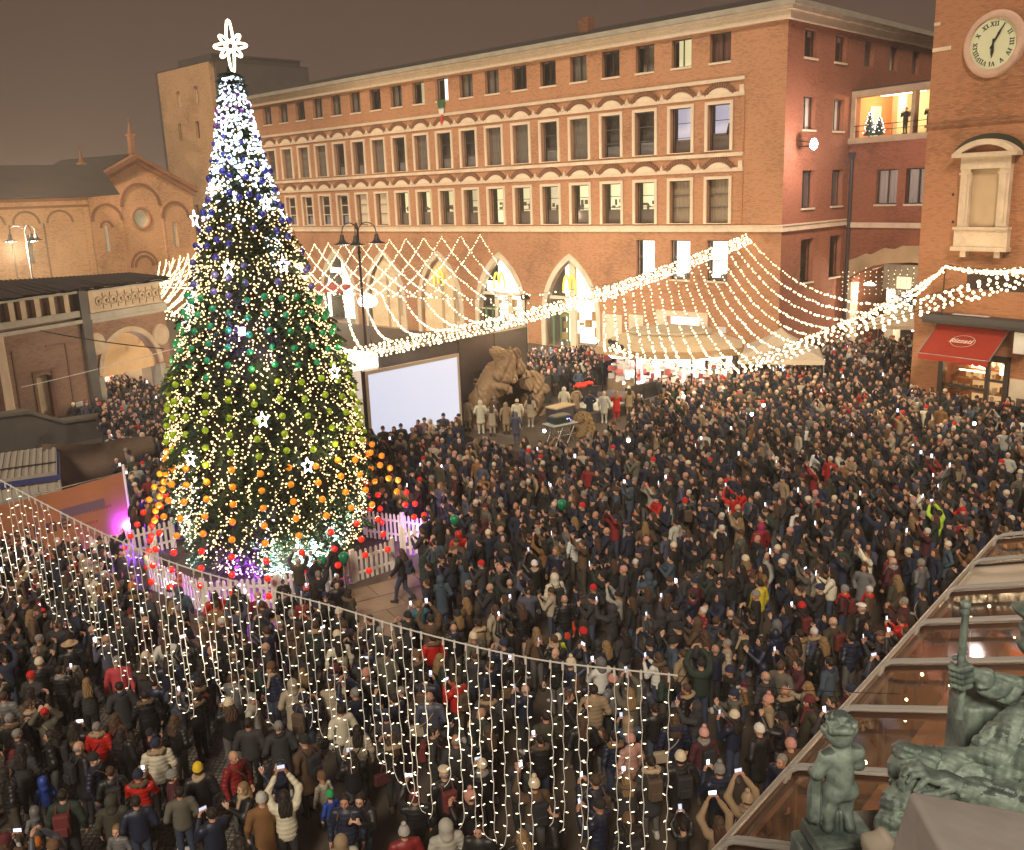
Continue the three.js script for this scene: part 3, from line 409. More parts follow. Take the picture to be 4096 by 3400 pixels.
{ // runs left from the gable: local x from -30 to 1
  const hl = [], A = [], r = rng(3); let n = 0;
  for (let x = -1.9; x > -30; x -= 3.15) { if (n++ % 2 === 1) hl.push(rect(x - 0.28, x + 0.28, 6.8, 9.7)); const s = new THREE.Shape(); s.absarc(x, 10.75, 1.3, 0, PI); s.lineTo(x - 1.1, 10.75); s.absarc(x, 10.75, 1.1, PI, 0, true); s.closePath(); A.push(extr(s, 0.12), uvBox(box2(x - 1.66, x - 1.5, 0, 10.75, 0.002, 0.12))); }
  obj('wall', extr(rect(-32, 1.0, 0, 13.2), 0.6, hl).translate(0, 0, -0.6), std([0.64, 0.39, 0.22], { map: T.brick }), nave);
  obj('blind_arcade', A, std([0.27, 0.16, 0.09], { map: T.stain }), nave);
  obj('cornice', [box2(-32, 1, 12.25, 12.5, 0.002, 0.1), box2(-32, 1, 12.9, 13.25, 0.002, 0.3)].map(uvBox), MAT.brickDark, nave);
  obj('slit_backing', box2(-32, 0.5, 6, 10.5, -0.9, -0.8), MAT.room, nave);
  obj('roof', extr([[0.5, 13.2], [-7, 16.2], [-14, 13.2]], 33).rotateY(PI / 2).translate(-32, 0, 0), MAT.roof, nave);
}

// ---------- arcade pavilion at the left ----------
const arcade = thing('arcade_pavilion', 'old stone and brick pavilion with a round arch, carved frieze and drooping dark roof', 'pavilion', [-23.8, 0, -52.3], 1.1519);
{ // local x along the wall to the right, z out towards the square
  const hole = new THREE.Path(); hole.moveTo(0.95, 0.02); hole.lineTo(5.35, 0.02); hole.lineTo(5.35, 2.7); hole.absarc(3.15, 2.7, 2.2, 0, PI); hole.closePath();
  obj('arch_wall', extr(rect(0.5, 6.35, 0, 5.75), 0.7, [hole]).translate(0, 0, -0.7), std([0.24, 0.13, 0.085], { map: T.brick }), arcade);
  { const s = new THREE.Shape(); s.absarc(3.15, 2.7, 2.5, 0, PI); s.lineTo(0.95, 2.7); s.absarc(3.15, 2.7, 2.2, PI, 0, true); s.closePath(); obj('arch_border', uvBox(extr(s, 0.1, [], 24)), MAT.creamD, arcade); }
  { const s = new THREE.Shape(); s.moveTo(0.98, 2.5); s.lineTo(5.32, 2.5); s.lineTo(5.32, 2.75); s.quadraticCurveTo(5.25, 3.3, 4.9, 3.6); s.quadraticCurveTo(4.6, 3.75, 4.5, 4.05); s.quadraticCurveTo(3.8, 4.85, 3.15, 4.82); s.absarc(3.15, 2.7, 2.12, PI / 2, PI); s.closePath(); obj('arch_board', uvBox(extr(s, 0.06, [], 16).translate(0, 0, -0.3)), std([0.66, 0.42, 0.22], { map: T.stain }), arcade); }
  obj('medallion', [cyl(0.62, 0.66, 0.12, 28).rotateX(PI / 2).translate(0.75, 4.55, 0.06), cyl(0.62, 0.66, 0.12, 28).rotateX(PI / 2).translate(5.75, 4.35, 0.06)].map(uvBox), MAT.creamD, arcade);
  obj('pier', [box2(0.45, 0.95, 0, 2.6, -0.6, 0.12), box2(5.3, 5.75, 0, 2.6, -0.6, 0.12)].map(uvBox), MAT.stoneG, arcade);
  obj('inner_column', [cyl(0.2, 0.22, 2.6, 14, 2.35, 1.3, -4.2), cyl(0.2, 0.22, 2.6, 14, 5.1, 1.3, -4.2)], MAT.plasterW, arcade);
  obj('frieze', uvBox(box2(0.7, 6.2, 6.3, 7.5, -0.6, 0.02)), MAT.creamD, arcade);
  { const C = []; for (let i = 0; i < 9; i++) { const x = 1.4 + i * 0.55; C.push(new THREE.TorusGeometry(0.24, 0.05, 5, 18).translate(x, 6.9, 0.03), box2(x + 0.26, x + 0.3, 6.45, 7.35, 0.02, 0.07), sph(0.09, x, 6.9, 0.04, 8, 6), new THREE.TorusGeometry(0.13, 0.03, 4, 12, 4).translate(x + 0.1, 6.75, 0.04)); } obj('frieze_carving', C, MAT.creamD, arcade); }
  obj('frieze_cornice', [box2(0.55, 6.4, 5.75, 5.95, -0.6, 0.22), box2(0.55, 6.45, 5.95, 6.28, -0.6, 0.12), box2(0.6, 6.35, 7.5, 7.7, -0.6, 0.18)].map(uvBox), MAT.stoneG, arcade);
  obj('corner_pier', uvBox(box2(-0.1, 0.5, 0, 7.75, -0.9, 0.2)), std([0.085, 0.075, 0.07], { map: T.stone }), arcade);
  obj('plain_wall', extr(rect(-6.2, -0.1, 0, 6.0), 0.6, [(() => { const p = new THREE.Path(); p.moveTo(-3.5, 1.0); p.lineTo(-2.45, 1.0); p.lineTo(-2.45, 3.3); p.quadraticCurveTo(-2.97, 3.62, -3.5, 3.3); p.closePath(); return p; })()]).translate(0, 0, -0.6), std([0.2, 0.115, 0.08], { map: T.brick }), arcade);
  obj('niche_panel', uvBox(box2(-3.6, -2.3, 0.9, 3.7, -0.45, -0.4)), std([0.55, 0.42, 0.28], { map: T.stain }), arcade);
  obj('niche_frame', [box2(-3.66, -3.5, 1.0, 3.75, 0.002, 0.06), box2(-2.45, -2.29, 1.0, 3.75, 0.002, 0.06), box2(-3.5, -2.45, 3.6, 3.75, 0.002, 0.06), box2(-3.2, -2.5, 0.85, 1.1, 0.002, 0.08), box2(-4.7, -4.6, 0.5, 5, 0.002, 0.04), box2(-1.35, -1.25, 0.5, 5, 0.002, 0.04), box2(-2.6, -1.35, 4.9, 5, 0.002, 0.04)].map(uvBox), std([0.15, 0.075, 0.05], { map: T.stain }), arcade);
  obj('gallery_wall', uvBox(box2(-6.2, -0.1, 6.0, 7.6, -0.6, -0.25)), std([0.15, 0.085, 0.06], { map: T.brick }), arcade);
  for (const x of [-4.3, -3.6, -2.72, -1.8, -0.85]) obj('gallery_post', uvBox(box2(x - 0.16, x + 0.16, 6.55, 7.5, -0.25, 0.06)), MAT.creamD, arcade);
  obj('gallery_cornice', [box2(-6.2, -0.1, 7.5, 7.75, -0.6, 0.14), box2(-6.2, -0.1, 6.2, 6.55, -0.3, 0.12), box2(-6.2, -0.1, 5.85, 6.05, 0.002, 0.2)].map(uvBox), MAT.stoneG, arcade);
  obj('corner_column', cyl(0.2, 0.24, 5.9, 16, -5.5, 2.95, 0.35), MAT.creamD, arcade);
  obj('wall_plaque', box2(-1.2, -0.75, 1.3, 1.55, 0.002, 0.03), std([0.5, 0.5, 0.5]), arcade);
  // sagging roof
  { const g = new THREE.PlaneGeometry(1, 1, 30, 6), p = g.attributes.position, r = rng(17); for (let i = 0; i < p.count; i++) { const u = p.getX(i) + 0.5, t = 0.5 - p.getY(i), x = lerp(-6.6, 6.75, u), peak = lerp(8.65, 8.0, Math.pow(u, 0.8)); p.setXYZ(i, x, lerp(peak - 0.02 * r(), u < 0.5 ? 7.78 : 7.72, t) + (t > 0.1 ? rr(-0.03, 0.03, r) : 0), lerp(-2.6, 0.55, t)); } g.computeVertexNormals(); obj('roof', [g, g.clone().scale(1, 1, 1).translate(0, -0.1, 0)], std([0.03, 0.022, 0.02], { side: 2, map: T.stain }), arcade);
    const rg = []; for (let k = 0; k < 44; k++) { const x = -6.5 + k * 0.3, pk = lerp(8.65, 8.0, Math.pow((x + 6.6) / 13.35, 0.8)); rg.push(bar([x, pk + 0.03, -2.6], [x + rr(-0.05, 0.05, r), 7.77 + rr(-0.04, 0.06, r), 0.62], 0.06, 5)); } obj('roof_tile_ridge', rg, std([0.035, 0.026, 0.023]), arcade, 'stuff'); }
  obj('back_wall', uvBox(box2(-6.2, -0.1, 0, 7.6, -5, -4.6)), MAT.brickDark, arcade);
}
// ---------- implicit surfaces: a field on a grid, meshed with surface nets ----------
// f(x, y, z) -> distance; cls(x, y, z) -> material number; returns a geometry with groups
function netMesh(f, lo, hi, cell, cls, slots = 1) {
  const n = [0, 1, 2].map((k) => Math.ceil((hi[k] - lo[k]) / cell) + 1), [nx, ny, nz] = n, F = new Float32Array(nx * ny * nz), at = (i, j, k) => (k * ny + j) * nx + i;
  for (let k = 0; k < nz; k++) for (let j = 0; j < ny; j++) for (let i = 0; i < nx; i++) F[at(i, j, k)] = f(lo[0] + i * cell, lo[1] + j * cell, lo[2] + k * cell);
  const id = new Int32Array(nx * ny * nz).fill(-1), P = [], C = [];
  for (let k = 0; k < nz - 1; k++) for (let j = 0; j < ny - 1; j++) for (let i = 0; i < nx - 1; i++) {
    let m = 0, sx = 0, sy = 0, sz = 0, c = 0; const v = [];
    for (let q = 0; q < 8; q++) { const w = F[at(i + (q & 1), j + ((q >> 1) & 1), k + (q >> 2))]; v.push(w); if (w < 0) m |= 1 << q; }
    if (m === 0 || m === 255) continue;
    for (let a = 0; a < 8; a++) for (let b = 0; b < 3; b++) { const d = a | (1 << b); if (d === a || (v[a] < 0) === (v[d] < 0)) continue; const t = v[a] / (v[a] - v[d]); sx += (a & 1) + (b === 0 ? t : 0); sy += ((a >> 1) & 1) + (b === 1 ? t : 0); sz += (a >> 2) + (b === 2 ? t : 0); c++; }
    id[at(i, j, k)] = P.length / 3; const x = lo[0] + (i + sx / c) * cell, y = lo[1] + (j + sy / c) * cell, z = lo[2] + (k + sz / c) * cell;
    P.push(x, y, z); C.push(cls ? cls(x, y, z) : 0);
  }
  const B = Array.from({ length: slots }, () => []), quad = (a, b, c, d, flip) => { if (a < 0 || b < 0 || c < 0 || d < 0) return; const L = B[[C[a], C[b], C[c], C[d]].sort()[2]]; if (flip) L.push(a, c, b, a, d, c); else L.push(a, b, c, a, c, d); };
  for (let k = 1; k < nz - 1; k++) for (let j = 1; j < ny - 1; j++) for (let i = 1; i < nx - 1; i++) {
    const s = F[at(i, j, k)] < 0;
    if (s !== (F[at(i + 1, j, k)] < 0)) quad(id[at(i, j - 1, k - 1)], id[at(i, j, k - 1)], id[at(i, j, k)], id[at(i, j - 1, k)], !s);
    if (s !== (F[at(i, j + 1, k)] < 0)) quad(id[at(i - 1, j, k - 1)], id[at(i - 1, j, k)], id[at(i, j, k)], id[at(i, j, k - 1)], !s);
    if (s !== (F[at(i, j, k + 1)] < 0)) quad(id[at(i - 1, j - 1, k)], id[at(i, j - 1, k)], id[at(i, j, k)], id[at(i - 1, j, k)], !s);
  }
  const N = [], e = cell * 0.5; for (let i = 0; i < P.length; i += 3) { const [x, y, z] = [P[i], P[i + 1], P[i + 2]], v = V(f(x + e, y, z) - f(x - e, y, z), f(x, y + e, z) - f(x, y - e, z), f(x, y, z + e) - f(x, y, z - e)).normalize(); N.push(v.x, v.y, v.z); }
  const g = new THREE.BufferGeometry(); g.setAttribute('position', new THREE.Float32BufferAttribute(P, 3)); g.setAttribute('normal', new THREE.Float32BufferAttribute(N, 3));
  const idx = []; B.forEach((L, s) => { if (slots > 1) g.addGroup(idx.length, L.length, s); for (const q of L) idx.push(q); }); g.setIndex(idx); return g;
}
const smin = (a, b, k) => { const h = Math.max(k - Math.abs(a - b), 0) / k; return Math.min(a, b) - h * h * k * 0.25; };
// distance to a tapered capsule from a (radius r0) to b (radius r1)
function cap(a, b, r0, r1) {
  const bx = b[0] - a[0], by = b[1] - a[1], bz = b[2] - a[2], L = bx * bx + by * by + bz * bz || 1e-9;
  return (x, y, z) => { const px = x - a[0], py = y - a[1], pz = z - a[2], t = Math.min(1, Math.max(0, (px * bx + py * by + pz * bz) / L)); return Math.hypot(px - bx * t, py - by * t, pz - bz * t) - (r0 + (r1 - r0) * t); };
}
const ell = (c, r) => { const k = Math.min(...r); return (x, y, z) => { const q = Math.hypot((x - c[0]) / r[0], (y - c[1]) / r[1], (z - c[2]) / r[2]); return (q - 1) * k; }; };
const uni = (list, k) => (x, y, z) => { let d = list[0](x, y, z); for (let i = 1; i < list.length; i++) d = k ? smin(d, list[i](x, y, z), k) : Math.min(d, list[i](x, y, z)); return d; };
const bounds = (pts, pad) => [[0, 1, 2].map((k) => Math.min(...pts.map((p) => p[k])) - pad), [0, 1, 2].map((k) => Math.max(...pts.map((p) => p[k])) + pad)];
// joins geometries that carry material groups into one geometry with the same groups
function joinGroups(list, slots) {
  const P = [], N = [], idx = Array.from({ length: slots }, () => []); let base = 0;
  for (const [g, slot] of list) {
    const p = g.attributes.position, n = g.attributes.normal; for (let i = 0; i < p.count * 3; i++) { P.push(p.array[i]); N.push(n.array[i]); }
    const ix = g.index ? g.index.array : Array.from({ length: p.count }, (_, i) => i);
    if (slot === undefined && g.groups.length) for (const q of g.groups) for (let i = q.start; i < q.start + q.count; i++) idx[q.materialIndex].push(ix[i] + base); else for (const i of ix) idx[slot ?? 0].push(i + base);
    base += p.count;
  }
  const g = new THREE.BufferGeometry(), all = []; g.setAttribute('position', new THREE.Float32BufferAttribute(P, 3)); g.setAttribute('normal', new THREE.Float32BufferAttribute(N, 3));
  idx.forEach((L, s) => { g.addGroup(all.length, L.length, s); for (const i of L) all.push(i); }); g.setIndex(all); return g;
}

// ---------- Christmas tree ----------
const TX = -8.1, TZ = -30;
const prof = [[0.35, 2.1], [0.9, 2.85], [1.6, 3.12], [2.7, 3.3], [4.4, 3.3], [6.1, 3.02], [7.7, 2.6], [9.2, 2.02], [10.5, 1.64], [12.3, 1.02], [13.7, 0.66], [15.1, 0.36], [15.9, 0.1]];
const rad = (h) => 0.94 * rad0(h), rad0 = (h) => { for (let i = 1; i < prof.length; i++) if (h <= prof[i][0]) { const [a, b] = [prof[i - 1], prof[i]]; return lerp(a[1], b[1], clamp((h - a[0]) / (b[0] - a[0]), 0, 1)); } return 0.05; };
const xtree = thing('christmas_tree', 'tall Christmas tree covered in warm lights and rainbow strings of baubles, star on top', 'Christmas tree', [TX, 0, TZ]);
{
  const r = rng(2024);
  obj('trunk', cyl(0.06, 0.3, 15.6, 10, 0, 7.8, 0), std([0.06, 0.04, 0.025]), xtree);
  // boughs: each a stem with rows of flat needle sprays, drooping
  const P = [], C = [], tri = (a, b, c, k) => { P.push(...a, ...b, ...c); for (let i = 0; i < 3; i++) C.push(...k); };
  for (let i = 0; i < 2300; i++) {
    const h = 0.45 + 15.3 * Math.pow(r(), 1.25), a = r() * PI * 2, R = rad(h) * (0.86 + 0.2 * r() + 0.12 * Math.sin(a * 5 + h * 2)), len = Math.min(R * 0.75, 0.55 + 0.75 * r()), ca = Math.cos(a), sa = Math.sin(a), droop = 0.12 + 0.25 * r(), y0 = h + len * droop;
    const tone = 0.55 + 0.9 * r(), k = [0.03 * tone, 0.06 * tone, 0.032 * tone], n = 9;
    for (let j = 0; j < n; j++) {
      const t = j / (n - 1), rr0 = R - len * (1 - t), px = ca * rr0, pz = sa * rr0, py = y0 - len * droop * 2 * t * t + 0.05, tw = (0.34 - 0.22 * t) * (0.7 + 0.6 * r());
      for (const s of [-1, 1]) { const d = [ca * tw * 0.75 - sa * tw * s, -tw * (0.1 + 0.35 * r()), sa * tw * 0.75 + ca * tw * s], w = 0.05 + 0.03 * r(); tri([px - ca * w, py, pz - sa * w], [px + ca * w, py + 0.015, pz + sa * w], [px + d[0], py + d[1], pz + d[2]], k); tri([px, py - w, pz], [px, py + w, pz], [px + d[0] * 0.92, py + d[1] * 1.2, pz + d[2] * 0.92], k); }
    }
    tri([ca * (R - len), y0 - 0.04, sa * (R - len)], [ca * (R - len), y0 + 0.04, sa * (R - len)], [ca * R * 1.04, y0 - len * droop * 2, sa * R * 1.04], k);
  }
  const g = new THREE.BufferGeometry(); g.setAttribute('position', new THREE.Float32BufferAttribute(P, 3)); g.setAttribute('color', new THREE.Float32BufferAttribute(C, 3)); g.computeVertexNormals();
  obj('crown', g, new THREE.MeshPhysicalMaterial({ color: 0xffffff, vertexColors: true, roughness: 0.8, side: 2 }), xtree);
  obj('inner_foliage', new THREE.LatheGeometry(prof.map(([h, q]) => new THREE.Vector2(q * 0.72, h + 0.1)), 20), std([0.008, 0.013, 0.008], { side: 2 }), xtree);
  // mini lights: warm all over in vertical runs, cold white near the top
  const bulb = new THREE.IcosahedronGeometry(0.021, 0), warm = [], cold = [], pos = (h, a, o) => V(Math.cos(a) * (rad(h) + o), h, Math.sin(a) * (rad(h) + o));
  for (let s = 0; s < 128; s++) { const a0 = s / 128 * PI * 2 + rr(-0.04, 0.04, r), top = s % 4 === 0 ? 15 : s % 2 ? 10.5 : 13; for (let h = 0.5; h < top; h += rr(0.08, 0.2, r)) if (r() < 0.9) { const a = a0 + 0.3 * Math.sin(h * 1.7 + s * 2.4) * Math.min(1, 2.2 / rad(h)); warm.push(TRS(pos(h, a, rr(-0.3, 0.12, r)), null, V(1, 1, 1).multiplyScalar(rr(0.8, 1.5, r)))); } }
  for (let i = 0; i < 1700; i++) { const h = 11.4 + 4.3 * Math.pow(r(), 0.75); if (r() < 0.35 && h < 12.3) continue; cold.push(TRS(pos(h, r() * PI * 2, rr(-0.05, 0.12, r)), null, V(1, 1, 1).multiplyScalar(rr(1.3, 2.5, r)))); }
  for (const [hh, a, n, w] of [[10.6, 0.75, 40, 0.5], [9.6, 2.55, 46, 0.7], [8.7, 2.5, 30, 0.4], [3.3, 2.2, 40, 0.9], [2.3, 1.35, 40, 0.9]]) for (let i = 0; i < n; i++) { const h = hh + rr(-w, w, r); cold.push(TRS(pos(h, a + rr(-0.18, 0.18, r), rr(-0.05, 0.1, r)), null, V(1, 1, 1).multiplyScalar(rr(0.7, 1.3, r)))); }
  inst('mini_light_bulb', bulb, glow([1, 0.66, 0.27], 3.4), warm, xtree); for (const [h, a, I] of [[1.6, 1.2, 5], [1.8, 2.5, 5], [2, 0.2, 5], [4.4, 1.9, 5], [4.6, 0.7, 5], [4.2, 3.0, 5], [7.4, 1.3, 4], [7.2, 2.6, 4], [7.6, 0.1, 4], [10, 1.8, 2.5], [10.2, 0.6, 2.5]]) { const p = new THREE.PointLight(new THREE.Color(1, 0.72, 0.36), I), q = pos(h, a, 0.55); p.position.set(TX + q.x, h, TZ + q.z); p.shadow.radius = 12; scene.add(p); }
  { const p = new THREE.PointLight(new THREE.Color(0.75, 0.85, 1), 2.5); p.position.set(TX + 0.2, 13.4, TZ + 1.5); p.shadow.radius = 12; scene.add(p); }
  inst('cold_light_bulb', bulb, glow([0.74, 0.85, 1], 3.2), cold, xtree);
  // bauble strings: violet and blue, green, lime, orange, red from the top down, running out to the fence at the foot
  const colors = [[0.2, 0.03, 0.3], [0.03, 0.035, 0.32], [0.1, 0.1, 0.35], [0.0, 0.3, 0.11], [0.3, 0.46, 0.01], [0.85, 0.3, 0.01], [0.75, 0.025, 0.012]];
  const bm = colors.map((c, i) => new THREE.MeshPhysicalMaterial({ color: new THREE.Color(...c), roughness: 0.25, clearcoat: 0.6, transmission: 0.25, thickness: 0, emissive: new THREE.Color(...c), emissiveIntensity: [0.12, 0.16, 0.16, 0.16, 0.22, 0.5, 0.7][i] }));  // lamp light on the baubles is put into their colour as a glow
  const ball = new THREE.SphereGeometry(0.105, 14, 10), n = 24; let single = 0; const rest = colors.map(() => []);
  for (let s = 0; s < n; s++) {
    const a = (s + 0.35) / n * PI * 2, wide = [0, 23, 12, 13].includes(s), pts = [V(Math.cos(a) * 0.12, 15.6, Math.sin(a) * 0.12)], far = Math.sin(a) < -0.35, out = [0, 23, 12, 13].includes(s) ? 5.5 : Math.sin(a) < 0 ? 3.7 : 4.1 + 0.3 * r();
    for (let h = 14.8; h > 4.2; h -= 0.7) pts.push(V(Math.cos(a) * (rad(h) + 0.1), h, Math.sin(a) * (rad(h) + 0.1)));
    pts.push(V(Math.cos(a) * (wide ? 3.65 : 3.3), 3.6, Math.sin(a) * (wide ? 3.65 : 3.3)), V(Math.cos(a) * lerp(3.5, out, 0.55), 1.9, Math.sin(a) * lerp(3.5, out, 0.55)), V(Math.cos(a) * out, 0.55, Math.sin(a) * out));
    const c = new THREE.CatmullRomCurve3(pts), q = part('bauble_string', xtree), L = c.getLength();
    obj('wire', new THREE.TubeGeometry(c, 50, 0.006, 4), MAT.iron, q);
    for (let d = 0.15 + 0.4 * r(); d < L; d += 0.52) {
      const p = c.getPointAt(d / L), h = p.y; const k = h > 14.2 ? 0 : h > 10.4 ? 1 : h > 9.3 ? 2 : h > 7 ? 3 : h > 4.35 ? 4 : h > 2.2 ? 5 : 6; if (h > 9.3 && r() < 0.5) continue;
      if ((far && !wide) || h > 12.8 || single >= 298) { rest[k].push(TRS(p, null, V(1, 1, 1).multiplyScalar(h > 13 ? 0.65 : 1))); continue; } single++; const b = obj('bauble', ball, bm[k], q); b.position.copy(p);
    }
  }
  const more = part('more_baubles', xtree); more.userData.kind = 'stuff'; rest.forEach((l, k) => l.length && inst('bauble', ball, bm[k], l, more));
  // white star frames hung in the boughs
  const star = (R, q = 0.42) => Array.from({ length: 11 }, (_, i) => { const a = i * PI / 5 + PI / 2, k = i % 2 ? R * q : R; return V(Math.cos(a) * k, Math.sin(a) * k, 0); });
  const sg = M(star(0.27).slice(0, 10).map((p, i, l) => bar(p, l[(i + 1) % 10], 0.026, 5)));
  for (const [x, y, z] of [[-8.12, 10.2, -27.7], [-6.71, 10.15, -28.6], [-7.36, 5.77, -26.95], [-6.18, 4.29, -27.05], [-9.61, 4.68, -26.9], [-5.38, 6.89, -28.3], [-9.35, 11.6, -29], [-7.2, 12.0, -29.2]]) { const s = obj('star_lamp', sg, glow([0.9, 0.95, 1], 5), xtree); s.position.set(x - TX, y, z - TZ); s.rotation.y = Math.atan2(x - TX, z - TZ) * 0.6; s.scale.set(0.68, 0.95, 0.8); }
  obj('violet_lamp', [cyl(0.1, 0.1, 0.22, 12).translate(0.25, 8.35, 2.5)], glow([0.6, 0.3, 1], 14), xtree);
  { const p = new THREE.PointLight(new THREE.Color(0.45, 0.15, 1), 9); p.position.set(TX + 0.25, 8.35, TZ + 2.75); scene.add(p); }
  // the big star on the tip, bent from light tube
  const top = part('tip_star', xtree); top.position.set(0.1, 16.58, 0.05); const ray = (a, l, w) => { const c = [[0.1, w], [l * 0.55, w * 0.85], [l, 0.02], [l, -0.02], [l * 0.55, -w * 0.85], [0.1, -w]].map(([x, y]) => V(x * Math.cos(a) - y * Math.sin(a), x * Math.sin(a) + y * Math.cos(a), 0)); return tube(c, 0.038, 6, 28); };
  obj('light_tube', [ray(PI / 2, 0.72, 0.1), ray(-PI / 2, 0.74, 0.09), ray(0, 0.48, 0.09), ray(PI, 0.48, 0.09), ...[1, 3, 5, 7].map((k) => ray(k * PI / 4, 0.42, 0.09)), new THREE.TorusGeometry(0.1, 0.025, 5, 14)], glow([1, 0.84, 0.5], 5), top);
  obj('star_pole', cyl(0.03, 0.03, 0.9, 8, 0, -0.6, -0.03), MAT.iron, top);
}
// floodlights round the foot of the tree
for (const [x, y, z, c, I, tx, ty, tz, label] of [
  [-13.75, 0.35, -32.4, [0.28, 0.03, 1], 42, -16.2, 1.0, -33.0, 'violet floodlight at the left corner of the picket fence, by the orange banner'], [-8.6, 0.35, -26.9, [0.5, 0.04, 1], 34, -8.4, 1.6, -30, 'magenta floodlight in front of the tree foot behind the fence'],
  [-6.6, 0.35, -27.0, [0.75, 0.93, 1], 1500, -6.9, 3.2, -30, 'white floodlight shining up into the lower boughs at the front'], [-7.4, 0.35, -26.7, [0.8, 0.93, 1], 300, -7.7, 2.5, -30, 'small white floodlight close to the red baubles at the tree foot'],
  [-3.2, 0.3, -30.5, [0.5, 0.08, 1], 7, -3.4, 0.6, -32.0, 'violet floodlight lighting the right corner of the picket fence'], [-10.9, 0.35, -27.4, [0.7, 0.9, 1], 160, -10.2, 3, -30, 'white floodlight low at the left front of the tree']]) {
  const t = thing('tree_floodlight', label, 'floodlight', [x, 0, z], 0, 'floodlights round the Christmas tree'), d = V(tx - x, ty - y, tz - z).normalize(), q = new THREE.Quaternion().setFromUnitVectors(V(0, 0, 1), d);
  const h = obj('lamp_housing', [cyl(0.12, 0.1, 0.2, 16).rotateX(PI / 2)], MAT.black, t); h.position.y = y; h.quaternion.copy(q);
  const l = obj('lamp_lens', new THREE.SphereGeometry(c[0] < 0.6 ? 0.19 : 0.13, 14, 8, 0, PI * 2, 0, PI / 2).rotateX(PI / 2).translate(0, 0, 0.1), glow(c.map((k) => Math.max(k, 0.3)), 26), t); l.position.y = y; l.quaternion.copy(q);
  obj('stand', [cyl(0.02, 0.02, y, 6, 0, y / 2, 0), cyl(0.12, 0.14, 0.03, 12, 0, 0.015, 0)], MAT.black, t);
  if (c[0] < 0.6) { const q = new THREE.PointLight(new THREE.Color(...c), I); q.position.set(x + d.x * 0.42, y + 0.3 + d.y * 0.3, z + d.z * 0.42); q.shadow.radius = 4; scene.add(q); continue; }
  const s = new THREE.SpotLight(new THREE.Color(...c), I, 0, 0.8, 0.7); s.position.set(x + d.x * 0.26, y + d.y * 0.26, z + d.z * 0.26); s.target.position.set(tx, ty, tz); s.shadow.radius = 4; scene.add(s, s.target);
}

// ---------- white picket fence ----------
{
  const picket = extr([[-0.045, 0], [0.045, 0], [0.045, 0.96], [0.03, 1.01], [0, 1.03], [-0.03, 1.01], [-0.045, 0.96]], 0.022).translate(0, 0.04, 0.02), postG = rbox(0.1, 1.15, 0.1, 0.015, 0, 0.575, 0), mat = std([0.74, 0.71, 0.68]);
  const run = (a, b, label) => {
    const L = Math.hypot(b[0] - a[0], b[1] - a[1]), t = thing('picket_fence', label, 'fence', [a[0], 0, a[1]], Math.atan2(-(b[1] - a[1]), b[0] - a[0]), 'white picket fence panels round the tree');
    obj('rail', box2(0, L, 0.25, 0.33, -0.02, 0.018), mat, t); obj('rail', box2(0, L, 0.76, 0.84, -0.02, 0.018), mat, t);
    for (const x of [0, L]) { const p = obj('post', postG, mat, t); p.position.x = x; }
    const n = Math.floor((L - 0.2) / 0.172); for (let i = 0; i <= n; i++) { const k = obj('picket', picket, mat, t); k.position.x = 0.1 + i * (L - 0.2) / n; k.rotation.z = 0.012 * Math.sin(i * 7.3); }
  };
  run([-14.5, -30.2], [-12.35, -31.95], 'violet lit picket fence panel below the orange banner'); run([-12.28, -30.1], [-11.9, -28.3], 'short picket fence panel at the left of the tree, turned away from the lamp'); run([-11.9, -28.25], [-9.5, -26.25], 'picket fence panel at the left front of the tree behind the light curtain');
  run([-9.45, -26.2], [-7.3, -26.3], 'picket fence panel straight in front of the magenta floodlight'); run([-7.25, -26.35], [-5.3, -28.1], 'picket fence panel behind the green balloons'); run([-5.25, -28.15], [-4.1, -29.1], 'picket fence panel next to the gap where a woman walks');
  run([-3.95, -30.3], [-2.62, -30.72], 'short picket fence panel glowing violet at the right corner'); run([-4.0, -31.6], [-2.6, -30.75], 'violet and pink lit picket fence panel at the far right corner'); run([-5.5, -32.25], [-4.05, -31.6], 'white picket fence panel at the right rear of the tree');
}
// ---------- screen, dark wall, nativity ----------
const SDx = 0.696, SDz = -0.718, sRot = 0.801; // local x along the wall to the right and away, z towards the square
const dwall = thing('dark_wall', 'long dark concrete wall behind the white projection screen, lamps along its top', 'wall', [-8.1, 0, -42.9], sRot);
obj('concrete_panel', [box2(2.7, 5.2, 0, 4.72, -0.5, 0), box2(5.22, 7.9, 0, 4.72, -0.5, 0), box2(7.92, 10.5, 0, 4.72, -0.5, 0), box2(10.52, 13.0, 0, 4.72, -0.5, 0)].map(uvBox), std([0.085, 0.075, 0.068], { map: T.stone }), dwall);
dwall.children[0].userData.kind = undefined; dwall.remove(dwall.children[0]);
for (const x of [2.7, 5.22, 7.92, 10.52]) obj('concrete_panel', uvBox(box2(x, x + 2.55, 0, 4.72, -0.5, 0)), std([0.075 + 0.01 * (x % 2), 0.066, 0.06], { map: T.stone }), dwall);
obj('coping', [box2(2.6, 13.1, 4.72, 4.8, -0.6, 0.08)], MAT.stoneG, dwall);
{ const L = []; for (let i = 0; i < 44; i++) L.push(new THREE.TorusGeometry(0.09, 0.022, 4, 10).translate(2.8 + i * 0.235, 4.9, -0.1)); L.push(bar([2.7, 5.0, -0.1], [13, 5.0, -0.1], 0.02)); obj('ironwork', L, std([0.3, 0.24, 0.15]), dwall); }
const scr = thing('projection_screen', 'large blank pale blue projection screen with a beige border', 'screen', [-6.65, 0, -41.5], sRot);
